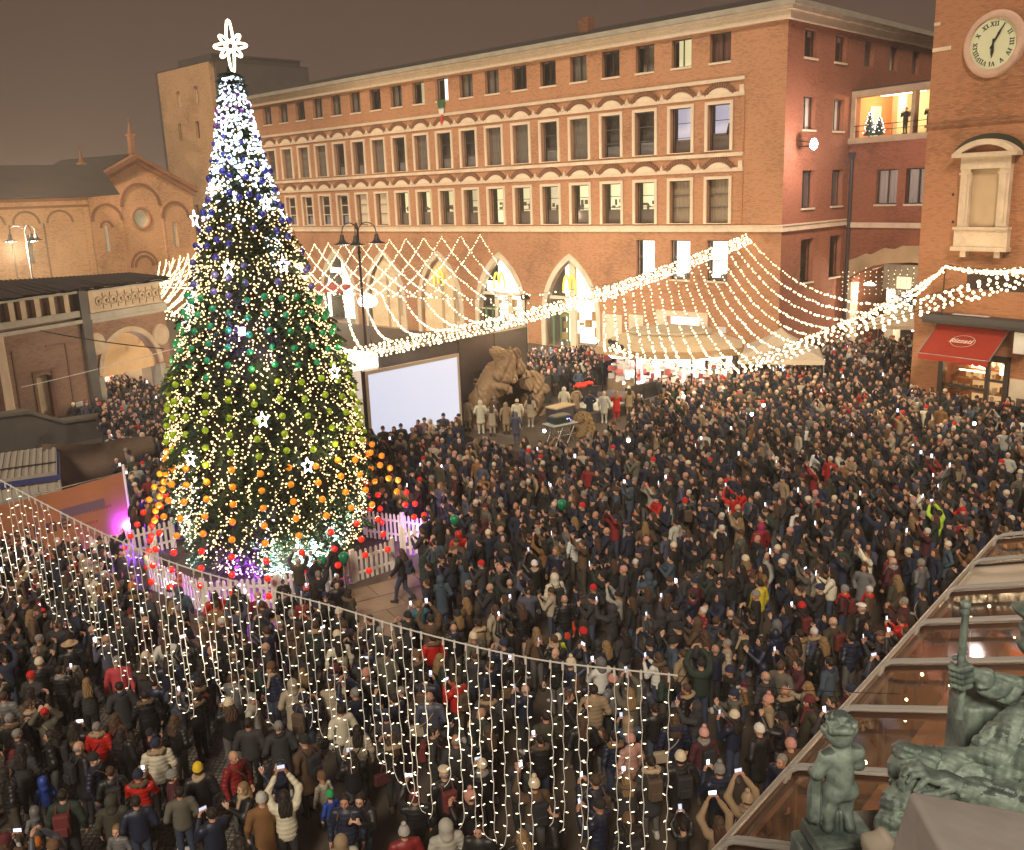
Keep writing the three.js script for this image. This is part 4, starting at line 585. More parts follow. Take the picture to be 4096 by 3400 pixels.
obj('screen_border', [box2(0.15, 0.3, 0.98, 4.45, -0.04, 0.02), box2(5.82, 5.95, 0.78, 4.45, -0.04, 0.02), box2(0.3, 5.82, 4.28, 4.45, -0.04, 0.02), box2(0.3, 5.82, 0.78, 0.98, -0.04, 0.02)], std([0.52, 0.42, 0.32]), scr);
obj('lit_screen', box2(0.3, 5.82, 0.98, 4.28, -0.03, 0.0), glow([0.77, 0.81, 1.0], 0.68, { color: new THREE.Color(0.3, 0.3, 0.3) }), scr);
for (const b of [[box2(0.0, 0.14, 0, 4.5, -0.1, 0.0), box2(-0.4, 0.6, 0, 0.06, -0.5, 0.5)], [box2(5.96, 6.08, 0, 4.5, -0.1, 0.0), box2(5.5, 6.5, 0, 0.06, -0.5, 0.5)]]) obj('frame_leg', b, MAT.black, scr);
{ const p = new THREE.RectAreaLight(new THREE.Color(0.76, 0.79, 1), 0.8, 5.5, 3.3); p.position.copy(V(3.06, 2.63, 0.1).applyAxisAngle(V(0, 1, 0), sRot).add(scr.position)); p.rotation.y = sRot + PI; scene.add(p); }
const cloth = thing('white_booth', 'white lit cloth booth between the tree and the screen wall', 'booth', [-8.1, 0, -42.9], sRot);
obj('cloth_top', extr([[0.3, 4.1], [2.6, 4.05], [2.6, 4.75], [0.4, 4.8]], 2.5).translate(0, 0, -2.6), glow([1, 0.93, 0.78], 0.75, { color: new THREE.Color(0.8, 0.75, 0.65) }), cloth);
obj('cloth_side', [box2(0.3, 0.36, 0, 4.1, -2.5, -0.1), box2(2.5, 2.56, 0, 4.1, -2.5, -0.1), box2(0.36, 2.5, 2.7, 4.1, -0.14, -0.1)], std([0.8, 0.75, 0.66]), cloth);
obj('booth_counter', box2(0.4, 2.4, 0, 1, -0.7, -0.12), std([0.3, 0.2, 0.12]), cloth);
const cave = thing('nativity_cave', 'nativity grotto of crumpled brown cloth draped into an arch', 'nativity grotto', [-8.1, 0, -42.9], sRot);
{ // one heavy sheet thrown over an arched frame: sharp folds, hanging swags, a peak at the top
  const fold = (t) => Math.pow(1 - Math.abs(Math.sin(t)), 2.2);
  const f = (x, y, z) => {
    const dx = x - 10.3, dy = (y - 0.1) * 0.66, a = Math.atan2(dy, dx), R = Math.hypot(dx, dy), th = 0.36 + 0.1 * Math.sin(a * 3.3 + 1) + 0.08 * Math.sin(a * 7.1 + z * 2) + (a > 1.25 && a < 1.9 ? 0.12 : 0);
    let d = Math.max(Math.abs(R - 1.95 - 0.1 * Math.sin(a * 5)) - th, Math.abs(z - 1.05 - 0.2 * Math.sin(a * 4.2)) - 0.62) * 0.8;
    const sw = Math.hypot(Math.max(0, Math.abs(x - 9.35) - 0.45), Math.max(0, Math.abs(y - 2.35 + 0.5 * (x - 9.3)) - 0.3), Math.max(0, Math.abs(z - 1.6) - 0.12)) - 0.12; d = smin(d, sw, 0.2);
    const q = a * 9 + 1.7 * Math.sin(R * 3 + z * 2.4) + 0.9 * Math.sin(y * 4.1), w = x * 4.4 - y * 5.2 + 1.6 * Math.sin(z * 3 + x * 2);
    return d + 0.15 * fold(q * 0.5) + 0.1 * fold(w * 0.5) - 0.07 + 0.02 * Math.sin(x * 19 + y * 14 + 2 * Math.sin(z * 11));
  };
  obj('draped_cloth', netMesh(f, [7.3, -0.1, 0.1], [13.3, 4.4, 2.5], 0.055), std([0.28, 0.19, 0.115]), cave);
  obj('back_cloth', uvBox(box2(8.6, 12.2, 0, 2.9, 0.15, 0.25)), std([0.05, 0.038, 0.03]), cave);
  obj('cross_beam', [bar([9.2, 2.25, 1.6], [12.4, 2.3, 1.6], 0.035), bar([11.3, 2.1, 1.55], [11.3, 2.6, 1.55], 0.03)], MAT.darkWood, cave);
  obj('stable_board', [box2(12.2, 13.9, 0.4, 1.9, 0.9, 1.0)], std([0.045, 0.045, 0.04]), cave); }
const manger = thing('manger_table', 'dark trestle with a pale straw tray beside the nativity grotto', 'table', [2.6, 0, -48.6], 0.75);
obj('tray', [rbox(1.5, 0.1, 0.8, 0.03, 0, 0.95, 0)], std([0.5, 0.4, 0.26]), manger); obj('trestle_cloth', box2(-0.7, 0.7, 0.0, 0.9, -0.36, 0.36), std([0.05, 0.045, 0.06]), manger);
const stage = thing('low_stage', 'low dark stage with a pale lit panel and an iron railing', 'stage', [5.2, 0, -50.2], 0.75);
obj('platform', [box2(-2.2, 3.4, 0, 0.55, -2.5, 0.9)], std([0.05, 0.04, 0.04]), stage); obj('floor_panel', box2(-1.4, 0.9, 0.552, 0.6, -1.3, 0.6), std([0.55, 0.55, 0.48]), stage);
obj('railing', [bar([0.6, 1.5, 0.9], [5.4, 1.5, 0.9], 0.03), bar([0.6, 1.1, 0.9], [5.4, 1.1, 0.9], 0.02), ...[0.6, 2.2, 3.8, 5.4].map((x) => bar([x, 0, 0.9], [x, 1.5, 0.9], 0.03))], MAT.iron, stage);
obj('railing_cloth', box2(0.65, 3.8, 0.6, 1.45, 0.87, 0.89), std([0.035, 0.03, 0.03]), stage);
obj('poinsettia', Array.from({ length: 14 }, (_, i) => sph(0.13, -0.3 + (i % 7) * 0.2, 1.35 + (i % 3) * 0.05, -2 + 0.15 * (i % 2), 6, 5)), std([0.7, 0.05, 0.03]), stage); obj('planter', box2(-0.5, 1.2, 0.56, 1.25, -2.2, -1.7), MAT.black, stage);
const bale = thing('hay_bale', 'round straw bale on the ground behind the scissor table', 'hay bale', [3.55, 0, -45.6], 0.5);
{ const b = cap([0, 0.2, 0], [0, 0.8, 0], 0.7, 0.5); obj('straw', netMesh((x, y, z) => b(x, y, z) + 0.06 * Math.sin(x * 21 + y * 9) * Math.sin(y * 25 + z * 17), [-1.2, -0.5, -1.2], [1.2, 2.2, 1.2], 0.07), std([0.2, 0.13, 0.06]), bale); }
const ptab = thing('scissor_table', 'grey folding table with crossed tubular legs in front of the stage', 'table', [2.35, 0, -44.4], 0.62);
{ const L = []; for (const x of [-0.62, 0.1]) for (const z of [-0.36, 0.36]) { L.push([bar([x, 1.0, z], [x + 0.55, 0, z], 0.025), bar([x + 0.55, 1.0, z], [x, 0, z], 0.025)]); } obj('table_top', rbox(1.5, 0.05, 0.95, 0.015, 0, 1.04, 0), std([0.42, 0.45, 0.42]), ptab); for (const l of L) obj('crossed_leg', l, MAT.steel, ptab); obj('lower_bar', [bar([-0.6, 0.5, -0.36], [0.66, 0.5, -0.36], 0.02), bar([-0.6, 0.5, 0.36], [0.66, 0.5, 0.36], 0.02)], MAT.steel, ptab); }
const proj = thing('video_projector', 'black projector with small blue lights on the folding table', 'projector', [2.35, 1.065, -44.4], 0.62);
obj('body', [rbox(1.05, 0.34, 0.62, 0.05, 0, 0.2, 0)], std([0.03, 0.045, 0.045], { roughness: 0.4 }), proj); obj('lid', rbox(0.9, 0.06, 0.5, 0.02, 0, 0.39, 0), std([0.22, 0.2, 0.16]), proj); obj('lens', cyl(0.1, 0.12, 0.16, 16).rotateX(PI / 2).translate(-0.25, 0.2, -0.36), MAT.black, proj); obj('indicator_light', [sph(0.03, 0.2, 0.22, 0.32), sph(0.02, 0.32, 0.22, 0.32), sph(0.02, 0.42, 0.12, 0.31)], glow([0.3, 0.3, 1], 8), proj);

// ---------- market stalls ----------
const kiosk = thing('market_kiosk', 'large round market stall with a pale awning roof and brightly lit shelves', 'market stall', [9.6, 0, -55.4], -0.3);
{
  const roof = new THREE.CylinderGeometry(2.4, 4.6, 0.75, 8, 1, true).rotateY(PI / 8).scale(1, 1, 0.72).translate(0, 3.35, 0), lid = new THREE.CylinderGeometry(2.5, 2.7, 0.14, 8).rotateY(PI / 8).scale(1, 1, 0.72).translate(0, 3.8, 0);
  obj('awning_roof', roof, std([0.6, 0.47, 0.31], { side: 2, map: T.weave }), kiosk); obj('roof_lid', [lid, new THREE.CylinderGeometry(0.3, 2.45, 0.3, 8).rotateY(PI / 8).scale(1, 1, 0.72).translate(0, 4.0, 0)], std([0.42, 0.35, 0.25]), kiosk);
  obj('valance', new THREE.CylinderGeometry(4.6, 4.62, 0.42, 8, 1, true).rotateY(PI / 8).scale(1, 1, 0.72).translate(0, 2.77, 0), std([0.34, 0.22, 0.12], { side: 2 }), kiosk);
  for (let i = 0; i < 8; i++) { const a = (i + 0.5) * PI / 4; obj('post', cyl(0.05, 0.05, 2.9, 8, Math.cos(a) * 4.2, 1.45, Math.sin(a) * 4.2 * 0.72), MAT.iron, kiosk); }
  obj('counter', new THREE.CylinderGeometry(3.9, 3.9, 1.0, 8, 1, true).rotateY(PI / 8).scale(1, 1, 0.72).translate(0, 0.5, 0), std([0.3, 0.2, 0.12], { side: 2 }), kiosk);
  obj('lit_shelf_wall', new THREE.CylinderGeometry(2.2, 2.2, 2.7, 8, 1, true).rotateY(PI / 8).scale(1, 1, 0.72).translate(0, 1.4, 0), glow([1, 0.97, 0.88], 1.7), kiosk);
  const r = rng(12), G = [[], [], []]; for (let i = 0; i < 90; i++) { const a = rr(0.1, PI - 0.1, r), R = rr(2.6, 3.8, r), h = rr(0.2, 0.6, r); G[i % 3].push(box(rr(0.15, 0.5, r), h, rr(0.15, 0.4, r), Math.cos(a) * R, rr(1, 2.2, r), Math.sin(a) * R * 0.72)); }
  [[0.75, 0.73, 0.68], [0.3, 0.07, 0.06], [0.55, 0.52, 0.48]].forEach((c, i) => obj('goods', G[i], std(c), kiosk, 'stuff'));
  obj('strip_light', [bar([-3, 2.5, 2.35], [3, 2.5, 2.35], 0.05), bar([-3.6, 2.5, 1], [-3, 2.5, 2.35], 0.05), bar([3.6, 2.5, 1], [3, 2.5, 2.35], 0.05)], glow([1, 0.97, 0.9], 12), kiosk);
  for (const x of [7.4, 10, 12.6]) { const p = new THREE.PointLight(new THREE.Color(1, 0.95, 0.85), 16); p.position.set(x, 2.2, -52.7 - Math.abs(x - 10) * 0.3); scene.add(p); }
  obj('stuffed_toy', [sph(0.28, -2.9, 3.25, 2.4), sph(0.2, -2.5, 3.1, 2.5), sph(0.15, -3.15, 3.45, 2.4), bar([-2.5, 3.0, 2.5], [-2.3, 2.7, 2.6], 0.08)], MAT.black, kiosk);
}
const gaz = (label, x, z, w, hE, hA, rot, lit) => {
  const t = thing('market_gazebo', label, 'gazebo', [x, 0, z], rot, 'white peaked market gazebos'), n = 10, h = w / 2;
  for (let q = 0; q < 4; q++) { const g = new THREE.PlaneGeometry(1, 1, n, n), p = g.attributes.position; for (let i = 0; i < p.count; i++) { const u = p.getX(i) * 2, v = 0.5 - p.getY(i), sag = Math.pow(v, 0.75); p.setXYZ(i, u * h * v, lerp(hA, hE, sag) - 0.1 * (1 - u * u) * v, h * v); } g.computeVertexNormals(); g.rotateY(q * PI / 2); obj('canvas_slope', g, std([0.6, 0.5, 0.38], { side: 2, map: T.weave }), t); const vl = new THREE.PlaneGeometry(w, 0.25, 8, 1).translate(0, hE - 0.14, h).rotateY(q * PI / 2); obj('valance', vl, std([0.6, 0.5, 0.38], { side: 2 }), t); }
  for (const [a, b] of [[1, 1], [1, -1], [-1, 1], [-1, -1]]) obj('leg', box(0.06, hE, 0.06, a * (h - 0.05), hE / 2, b * (h - 0.05)), MAT.steel, t);
  if (lit) { obj('hanging_bulb', [sph(0.12, -h * 0.5, hE - 0.5, h * 0.4), sph(0.12, h * 0.3, hE - 0.5, h * 0.2)], glow([1, 0.92, 0.75], 14), t); const p = new THREE.PointLight(new THREE.Color(1, 0.9, 0.7), lit); p.position.set(x, hE - 0.7, z + 0.4); scene.add(p); obj('stall_table', box(w * 0.8, 0.08, 0.8, 0, 0.9, h * 0.6), std([0.6, 0.55, 0.45]), t); }
};
gaz('white peaked gazebo in the middle, left of the portico and right of the round stall', 15.9, -54.3, 4.7, 2.35, 3.9, -0.25, 12);
gaz('white peaked gazebo inside the portico passage beside the clock tower', 27.9, -65.5, 4.6, 2.3, 3.7, -0.6, 16);
gaz('small white gazebo behind the tree near the palace arches, glaring with light', -10.5, -55, 4.5, 2.6, 4.0, 0.3, 20);
{ const t = thing('market_stall', 'low wooden stall under the strings of lights behind the Christmas tree', 'market stall', [-16.5, 0, -53], 0.5); obj('stall_roof', extr([[-2, 2.5], [2, 2.5], [0, 3.3]], 3), std([0.45, 0.4, 0.34]), t); obj('stall_body', box2(-1.8, 1.8, 0, 2.5, 0.2, 2.8), std([0.25, 0.16, 0.09]), t); obj('stall_lamp', box2(-1.4, 1.4, 2.2, 2.3, 2.82, 2.9), glow([1, 0.9, 0.7], 10), t); const p = new THREE.PointLight(new THREE.Color(1, 0.88, 0.65), 18); p.position.set(-13.6, 2.3, -46.6); scene.add(p); }

{ const t = thing('market_stall', 'bright stall seen through the arch of the stone pavilion', 'market stall', [-27.5, 0, -62], 0.55); obj('stall_roof', extr([[-2.4, 2.6], [2.4, 2.6], [0, 3.3]], 3), std([0.55, 0.5, 0.42]), t); obj('stall_body', box2(-2.2, 2.2, 0, 2.6, 0.2, 2.8), std([0.4, 0.3, 0.2]), t); obj('stall_lamp', box2(-2, 2, 2.1, 2.35, 2.82, 2.9), glow([1, 0.93, 0.8], 16), t); const p = new THREE.PointLight(new THREE.Color(1, 0.9, 0.72), 70); p.position.set(-25.6, 2.7, -58.2); p.shadow.radius = 8; scene.add(p); }  // stall and lamp added to brighten the passage behind the arch
// ---------- street lamps ----------
function streetLamp(x, z, H, lit, label, rot) {
  const t = thing('street_lamp', label, 'street lamp', [x, 0, z], rot, 'old iron street lamps with bell shades');
  obj('post', [cyl(0.06, 0.1, H, 12, 0, H / 2, 0), cyl(0.16, 0.2, 0.7, 12, 0, 0.35, 0), cyl(0.11, 0.11, 0.12, 12, 0, H - 1.1, 0), new THREE.ConeGeometry(0.05, 0.6, 8).translate(0, H + 0.3, 0)], MAT.iron, t);
  for (let k = 0; k < 3; k++) { const a = k * PI * 2 / 3 + 0.25, g = part('lamp_arm', t); g.rotation.y = a; g.position.y = H; obj('scroll', tube([[0, -1.0, 0], [0, -0.2, 0], [0.15, 0.25, 0], [0.55, 0.42, 0], [0.95, 0.2, 0], [1.05, -0.15, 0]], 0.03, 6, 30), MAT.iron, g); obj('bell_shade', new THREE.LatheGeometry([[0.04, 0.25], [0.1, 0.2], [0.13, 0.0], [0.22, -0.16], [0.46, -0.26], [0.44, -0.28], [0.12, -0.12], [0.02, 0.1]].map((p) => new THREE.Vector2(...p)), 20).translate(1.05, -0.42, 0), std([0.03, 0.03, 0.032], { side: 2, roughness: 0.5 }), g); obj('bulb', sph(0.12, 1.05, -0.66, 0), k === lit ? glow([1, 0.88, 0.66], 80) : std([0.4, 0.4, 0.4]), g); }
  return t;
}
streetLamp(-7.7, -50, 10.4, -1, 'unlit three-armed iron street lamp rising in front of the palace arches', 0.3);
streetLamp(-35, -70, 10.6, 2, 'three-armed iron street lamp with one lamp lit in front of the church nave', 1.1);
{ const p = new THREE.PointLight(new THREE.Color(1, 0.76, 0.48), 1500); p.position.set(-35.6, 9.2, -69.2); p.shadow.radius = 8; scene.add(p); }
{ const t = thing('stall_floodlight', 'glaring white floodlight on a pole above the stalls before the palace arches', 'floodlight', [-8.0, 0, -54]); obj('pole', cyl(0.05, 0.06, 6, 8, 0, 3, 0), MAT.iron, t); obj('lamp_housing', rbox(0.9, 0.5, 0.25, 0.04, 0, 6.3, 0), MAT.iron, t); obj('lamp_lens', sph(0.42, 0, 0, 0, 20, 14).scale(1.3, 0.8, 0.3).translate(0, 6.3, 0.2), glow([1, 0.95, 0.85], 90), t); for (const [x, z, I] of [[-8, -53.6, 420], [-9.2, -60, 260]]) { const p = new THREE.PointLight(new THREE.Color(1, 0.86, 0.62), I); p.position.set(x, 6.3, z); p.shadow.radius = 12; scene.add(p); } }  // a second point light is added near the arches, without a lamp

{ const t = thing('stall_floodlight', 'white floodlight on a short pole in front of the lit palace shop arches', 'floodlight', [1.2, 0, -62.5]); obj('pole', cyl(0.05, 0.06, 5.2, 8, 0, 2.6, 0), MAT.iron, t); obj('lamp_housing', rbox(0.6, 0.36, 0.2, 0.04, 0, 5.3, 0), MAT.iron, t); obj('lamp_lens', rbox(0.56, 0.32, 0.05, 0.02, 0, 5.3, -0.13), glow([1, 0.93, 0.8], 60), t); const p = new THREE.PointLight(new THREE.Color(1, 0.86, 0.64), 230); p.position.set(1.2, 5.3, -62.9); p.shadow.radius = 10; scene.add(p); }  // added floodlight and pole, there to brighten the arches
// ---------- strings of lights over the market ----------
const sagged = (a, b, sag, n = 14) => Array.from({ length: n + 1 }, (_, i) => { const t = i / n; return V(lerp(a.x, b.x, t), lerp(a.y, b.y, t) - sag * 4 * t * (1 - t), lerp(a.z, b.z, t)); });
const along = (pts, t) => { const k = clamp(t, 0, 0.9999) * (pts.length - 1), i = Math.floor(k); return pts[i].clone().lerp(pts[i + 1], k - i); };
const globe = new THREE.IcosahedronGeometry(0.06, 1), warmGlobe = glow([1, 0.74, 0.4], 4);
function lightStrings(name, label, lists, step, size = 1, mat = warmGlobe) {
  const t = thing(name, label, 'string lights'), r = rng(lists.length * 13 + 1), mats = [];
  for (const pts of lists) { const c = new THREE.CatmullRomCurve3(pts), L = c.getLength(); obj('light_string', new THREE.TubeGeometry(c, pts.length * 2, 0.012, 4), MAT.darkWood, t); for (let d = r() * step; d < L; d += step * (0.75 + 0.5 * r())) { const p = c.getPointAt(d / L); p.y -= 0.02 + 0.07 * r(); p.x += rr(-0.04, 0.04, r); p.z += rr(-0.04, 0.04, r); mats.push(TRS(p, null, V(1, 1, 1).multiplyScalar(size * (0.75 + 0.5 * r())))); } }
  inst('light_bulb', globe, mat, mats, t); return t;
}
const FDir = V(-0.718, 0, -0.696), FNor = V(-0.696, 0, 0.718), PC = V(17.7, 0, -61);
const onFac = (s, h, o = 0.35) => PC.clone().addScaledVector(FDir, s).addScaledVector(FNor, o).setY(h);
{
  const low = [V(5.5, 6.73, -53), V(2.9, 6.4, -50.5), V(0.46, 6.1, -48), V(-3.4, 5.8, -44.6), V(-7.41, 5.56, -41), V(-12, 5.8, -44), V(-18, 6.3, -50), V(-24, 6.9, -57), V(-31, 7.4, -64)];
  const mid = [V(7.08, 7.15, -52.50), V(5.50, 6.81, -53.00), V(1.69, 6.33, -54.50), V(-1.18, 5.99, -56.00), V(-5.12, 6.04, -58.00), V(-9.01, 6.12, -60.00), V(-13.04, 5.99, -63.00), V(-16.37, 5.94, -66.00), V(-24.09, 5.82, -73.00), V(-29.68, 5.43, -80.00)];
  const A = [], n = 24, N2 = []; for (let i = 0; i < n; i++) { const p = onFac(27.2 + 2.4 * i, 8.85 - 0.1 * i), q = 0.2 + 0.72 * (i / (n - 1)); A.push(sagged(p, along(mid, q + 0.04), 0.5), sagged(p, along(mid, q + 0.24), 0.5)); }
  lightStrings('string_light_net', 'zigzag net of warm string lights hung from the palace wall above the arches', A, 0.8, 0.85);
  for (let i = 0; i < 9; i++) { const t = i / 8; N2.push(sagged(onFac(70 + 1.8 * i, 6.9), V(-20.5 - 0.6 * i, 5.6 + 0.2 * (i % 2), -57 - 1.2 * i), 0.8), sagged(V(-17 - 1.4 * i, 5.2 + 0.3 * (i % 3), -56 - 1.5 * i), V(-11 - 0.9 * i, 5.6, -47 - 1.6 * i), 0.6)); }
  for (let i = 0; i < 17; i++) { const t = i / 16; N2.push(sagged(along(mid, 0.02 + 0.62 * t), along(low, 0.5 * Math.max(0, t * 1.25 - 0.22)), 0.75)); }
  lightStrings('string_light_net', 'sagging rows of warm string lights above the dark wall behind the screen', [...N2, mid], 0.5, 0.85);
  const B = []; for (let i = 0; i < 5; i++) { const o = (p) => p.clone().add(V(0.1 * i, -0.12 * i, 0.1)); B.push([V(15.68, 8.91, -62), V(10.81, 7.78, -58), V(5.5, 6.73, -53), V(0.46, 6.1, -48), V(-3.4, 5.8, -44.6), V(-7.41, 5.56, -41)].map(o)); }
  lightStrings('string_light_cable', 'bright straight bundle of string lights running from the palace corner towards the screen', B, 0.26);
  const c1 = sagged(V(15.68, 8.91, -62), V(5.5, 6.73, -53), 0.3), c2 = [V(4.53, 4.7, -44), V(6.4, 4.2, -43.4), V(8.06, 3.93, -43), V(10.21, 4.12, -42.5), V(12, 4.9, -41.2), V(13.78, 5.92, -40), V(16.03, 7.11, -38)], C = [];
  for (let i = 0; i < 19; i++) { const t = i / 18; C.push(sagged(along(c1, t), along(c2, 1 - t), 1.25 - 0.75 * t)); }
  lightStrings('string_light_net', 'sagging canopy of warm string lights over the round market stall at the palace corner', C, 0.46, 0.85);
  const D = []; for (let i = 0; i < 6; i++) D.push([...c2, V(19.22, 8.64, -35), V(24, 10.6, -31.5)].map((p, k) => p.clone().add(V(0.12 * i, -0.16 * i * Math.min(1, k / 3) + 0.05 * Math.sin(k + i), -0.3 * i))));
  lightStrings('string_light_cable', 'thick bundle of string lights rising to the right past the clock tower', D, 0.34);
  const E = [], pk = V(21.4, 7.9, -46); for (let i = 0; i < 6; i++) E.push(sagged(pk.clone().add(V(0, -0.05 * i, 0)), along(c2, 0.98 - i * 0.07), 0.25), sagged(pk, V(20.5 + i * 0.8, 8.7 + i * 0.35, -35.5 + i * 0.4), 0.35 + 0.1 * i));
  lightStrings('string_light_net', 'small peaked cluster of string lights fixed to the clock tower above the awning', E, 0.4);
  obj('pole', cyl(0.03, 0.03, 2.6, 6, 21.4, 6.6, -46), MAT.iron, scene.children[scene.children.length - 1]);
  // fine light curtain in front of the portico
  const W = []; const toW = (x, y, z) => V(x, y, z).applyAxisAngle(V(0, 1, 0), -PI / 3).add(wing.position); for (let i = 0; i < 13; i++) W.push(Array.from({ length: 4 }, (_, k) => toW(0.4 + i * 0.48, 6.1 - 0.05 * i % 0.2 + 0.03 * i - k * 0.62, 0.5)));
  lightStrings('fine_light_curtain', 'curtain of fine lights hanging in front of the portico left of the clock tower', W, 0.3, 0.5);
  for (const [x, y, z, I] of [[8, 4.6, -46, 40], [11, 5.2, -48, 40], [14, 5.8, -43, 34], [1, 5.7, -50, 16], [-5, 5.6, -46, 16], [-4, 6, -56, 20], [-15, 6, -56, 20], [-24, 6, -66, 24], [18, 7.2, -40, 34], [24.5, 5, -61, 20]]) { const p = new THREE.PointLight(new THREE.Color(1, 0.75, 0.42), I); p.position.set(x, y - 0.25, z); p.shadow.radius = 20; scene.add(p); }
}
// ---------- light curtain in the foreground ----------
const curtain = thing('icicle_light_curtain', 'white icicle light curtain hanging from a cable across the near left corner', 'string lights');
{
  const r = rng(77), path = new THREE.CatmullRomCurve3([V(-9.6, 8.75, -14.6), V(-7.53, 8.19, -13.2), V(-4.63, 7.53, -11.5), V(-2.14, 7.35, -10.2), V(-1.18, 7.36, -9.5), V(0.11, 7.34, -8.8), V(1.48, 7.53, -8)]), L = path.getLength();
  const white = std([0.62, 0.6, 0.57], { roughness: 0.5 }), mats = [], tips = [], caps = [];
  obj('main_cable', new THREE.TubeGeometry(path, 90, 0.0095, 6), white, curtain);
  obj('tail_wire', tube([V(1.48, 7.53, -8), V(2.4, 7.36, -8), V(3.6, 7.25, -8)], 0.004, 4), MAT.iron, curtain);
  let i = 0; for (let d = 0.1; d < L; d += 0.143, i++) {
    const g = i % 9; if (g === 8 || (r() < 0.03)) continue;
    const p = path.getPointAt(d / L), len = 1.72 + 0.07 * g + 0.25 * Math.sin(i * 0.21) + (d > L * 0.8 ? 0.5 : 0), a = r() * 6, n = 22, pts = [], drift = rr(-0.05, 0.05, r), hook = rr(-0.09, 0.09, r);
    for (let k = 0; k <= n; k++) { const t = k / n; pts.push(V(p.x + 0.007 * Math.sin(t * 40 + a) + drift * t + (t > 0.9 ? hook * (t - 0.9) * 10 : 0), p.y - 0.02 - len * (t > 0.95 ? 0.95 + (t - 0.95) * 0.3 : t), p.z + 0.007 * Math.cos(t * 37 + a) + 0.03 * Math.sin(t * 3 + a))); }
    const c = new THREE.CatmullRomCurve3(pts); obj('light_strand', new THREE.TubeGeometry(c, 44, 0.0048, 4), white, curtain);
    caps.push(TRS(V(p.x, p.y - 0.03, p.z)));
    for (let q = 0.1 + 0.09 * r(); q < len; q += 0.125 + 0.02 * r()) { const u = c.getPointAt(Math.min(0.99, q / len)), s = (mats.length % 2 ? 1 : -1), an = Math.atan2(0.55, 1) * 0 + rr(-0.7, 0.7, r), dir = V(s * Math.cos(an), rr(-0.25, 0.45, r), Math.sin(an)).normalize(), qq = new THREE.Quaternion().setFromUnitVectors(V(0, 1, 0), dir); mats.push(TRS(u, qq)); }
  }
  inst('bulb_socket', cyl(0.005, 0.006, 0.02, 6, 0, 0.01, 0), white, mats, curtain);
  inst('light_bulb', cyl(0.0035, 0.0052, 0.026, 6, 0, 0.031, 0), glow([1, 0.82, 0.5], 4.2), mats, curtain);
  inst('cable_clip', cyl(0.011, 0.014, 0.09, 8), white, caps, curtain);
  for (const t of [0.2, 0.5, 0.8]) { const p = new THREE.PointLight(new THREE.Color(1, 0.86, 0.62), 1.6), q = path.getPointAt(t); p.position.set(q.x, q.y - 1.1, q.z + 0.12); p.shadow.radius = 10; scene.add(p); }
}
// long wires across the left side
tag(obj('overhead_wire', tube(sagged(V(-33.5, 8.3, -51), V(-18, 4.8, -48.5), 0.5), 0.03, 5), MAT.black), 'black wire sagging in front of the arcade pavilion wall', 'wire');
tag(obj('overhead_wire', tube(sagged(V(-17.5, 5.9, -33), V(-2, 9.9, -36), 0.35), 0.012, 4), std([0.6, 0.58, 0.55])), 'thin pale wire running up from the pavilion to the tree', 'wire');

// ---------- banner, container, rubble wall at the left ----------
const banner = thing('fabric_banner', 'orange printed banner stretched from a white pole, lit violet at its right end', 'banner', [-14.15, 0, -32.6], 0.803);
{
  const g = new THREE.PlaneGeometry(1, 1, 30, 10), p = g.attributes.position; for (let i = 0; i < p.count; i++) { const u = p.getX(i) + 0.5, v = p.getY(i) + 0.5, x = lerp(-6.2, 0, u); p.setXYZ(i, x, lerp(0.25, 2.72 - 0.12 * Math.sin(u * PI) - 0.02 * (1 - u), v), 0.06 * Math.sin(u * 9) * Math.sin(v * 3) + 0.02 * Math.sin(u * 31)); } g.computeVertexNormals();
  const cv = document.createElement('canvas'); cv.width = 1024; cv.height = 416; const x = cv.getContext('2d'); x.fillStyle = '#a5704a'; x.fillRect(0, 0, 1024, 416); for (let i = 0; i < 400; i++) { x.fillStyle = 'rgba(120,60,20,' + 0.03 * hash(i, 1, 2) + ')'; x.fillRect(hash(i, 2, 3) * 1024, hash(i, 5, 3) * 416, 90, 14); }
  x.fillStyle = '#4a3a3a'; x.font = 'bold 120px sans-serif'; x.fillText('esti ne', 300, 250); x.font = 'bold 30px sans-serif'; x.fillStyle = '#8a3528'; x.fillText('in musica', 700, 262); x.fillText('FERRARA', 800, 190); x.fillStyle = '#6d5a64'; x.fillRect(640, 120, 250, 62);
  const t = new THREE.CanvasTexture(cv); t.colorSpace = THREE.SRGBColorSpace;
  obj('printed_fabric', g, std([1, 1, 1], { map: t, side: 2 }), banner); obj('pole', cyl(0.045, 0.045, 3.0, 10, 0.05, 1.5, 0), MAT.white, banner); obj('pole', cyl(0.045, 0.045, 3.0, 10, -6.25, 1.5, 0), MAT.white, banner); obj('rail', [bar([-6.2, 2.6, -0.05], [0, 2.7, -0.05], 0.02), bar([-6.2, 0.3, -0.05], [0, 0.3, -0.05], 0.02)], MAT.steel, banner);
}
const cont = thing('site_container', 'pale grey site container with a ribbed roof and a blue top rail', 'container', [-17.1, 0, -33.75], 0.44);
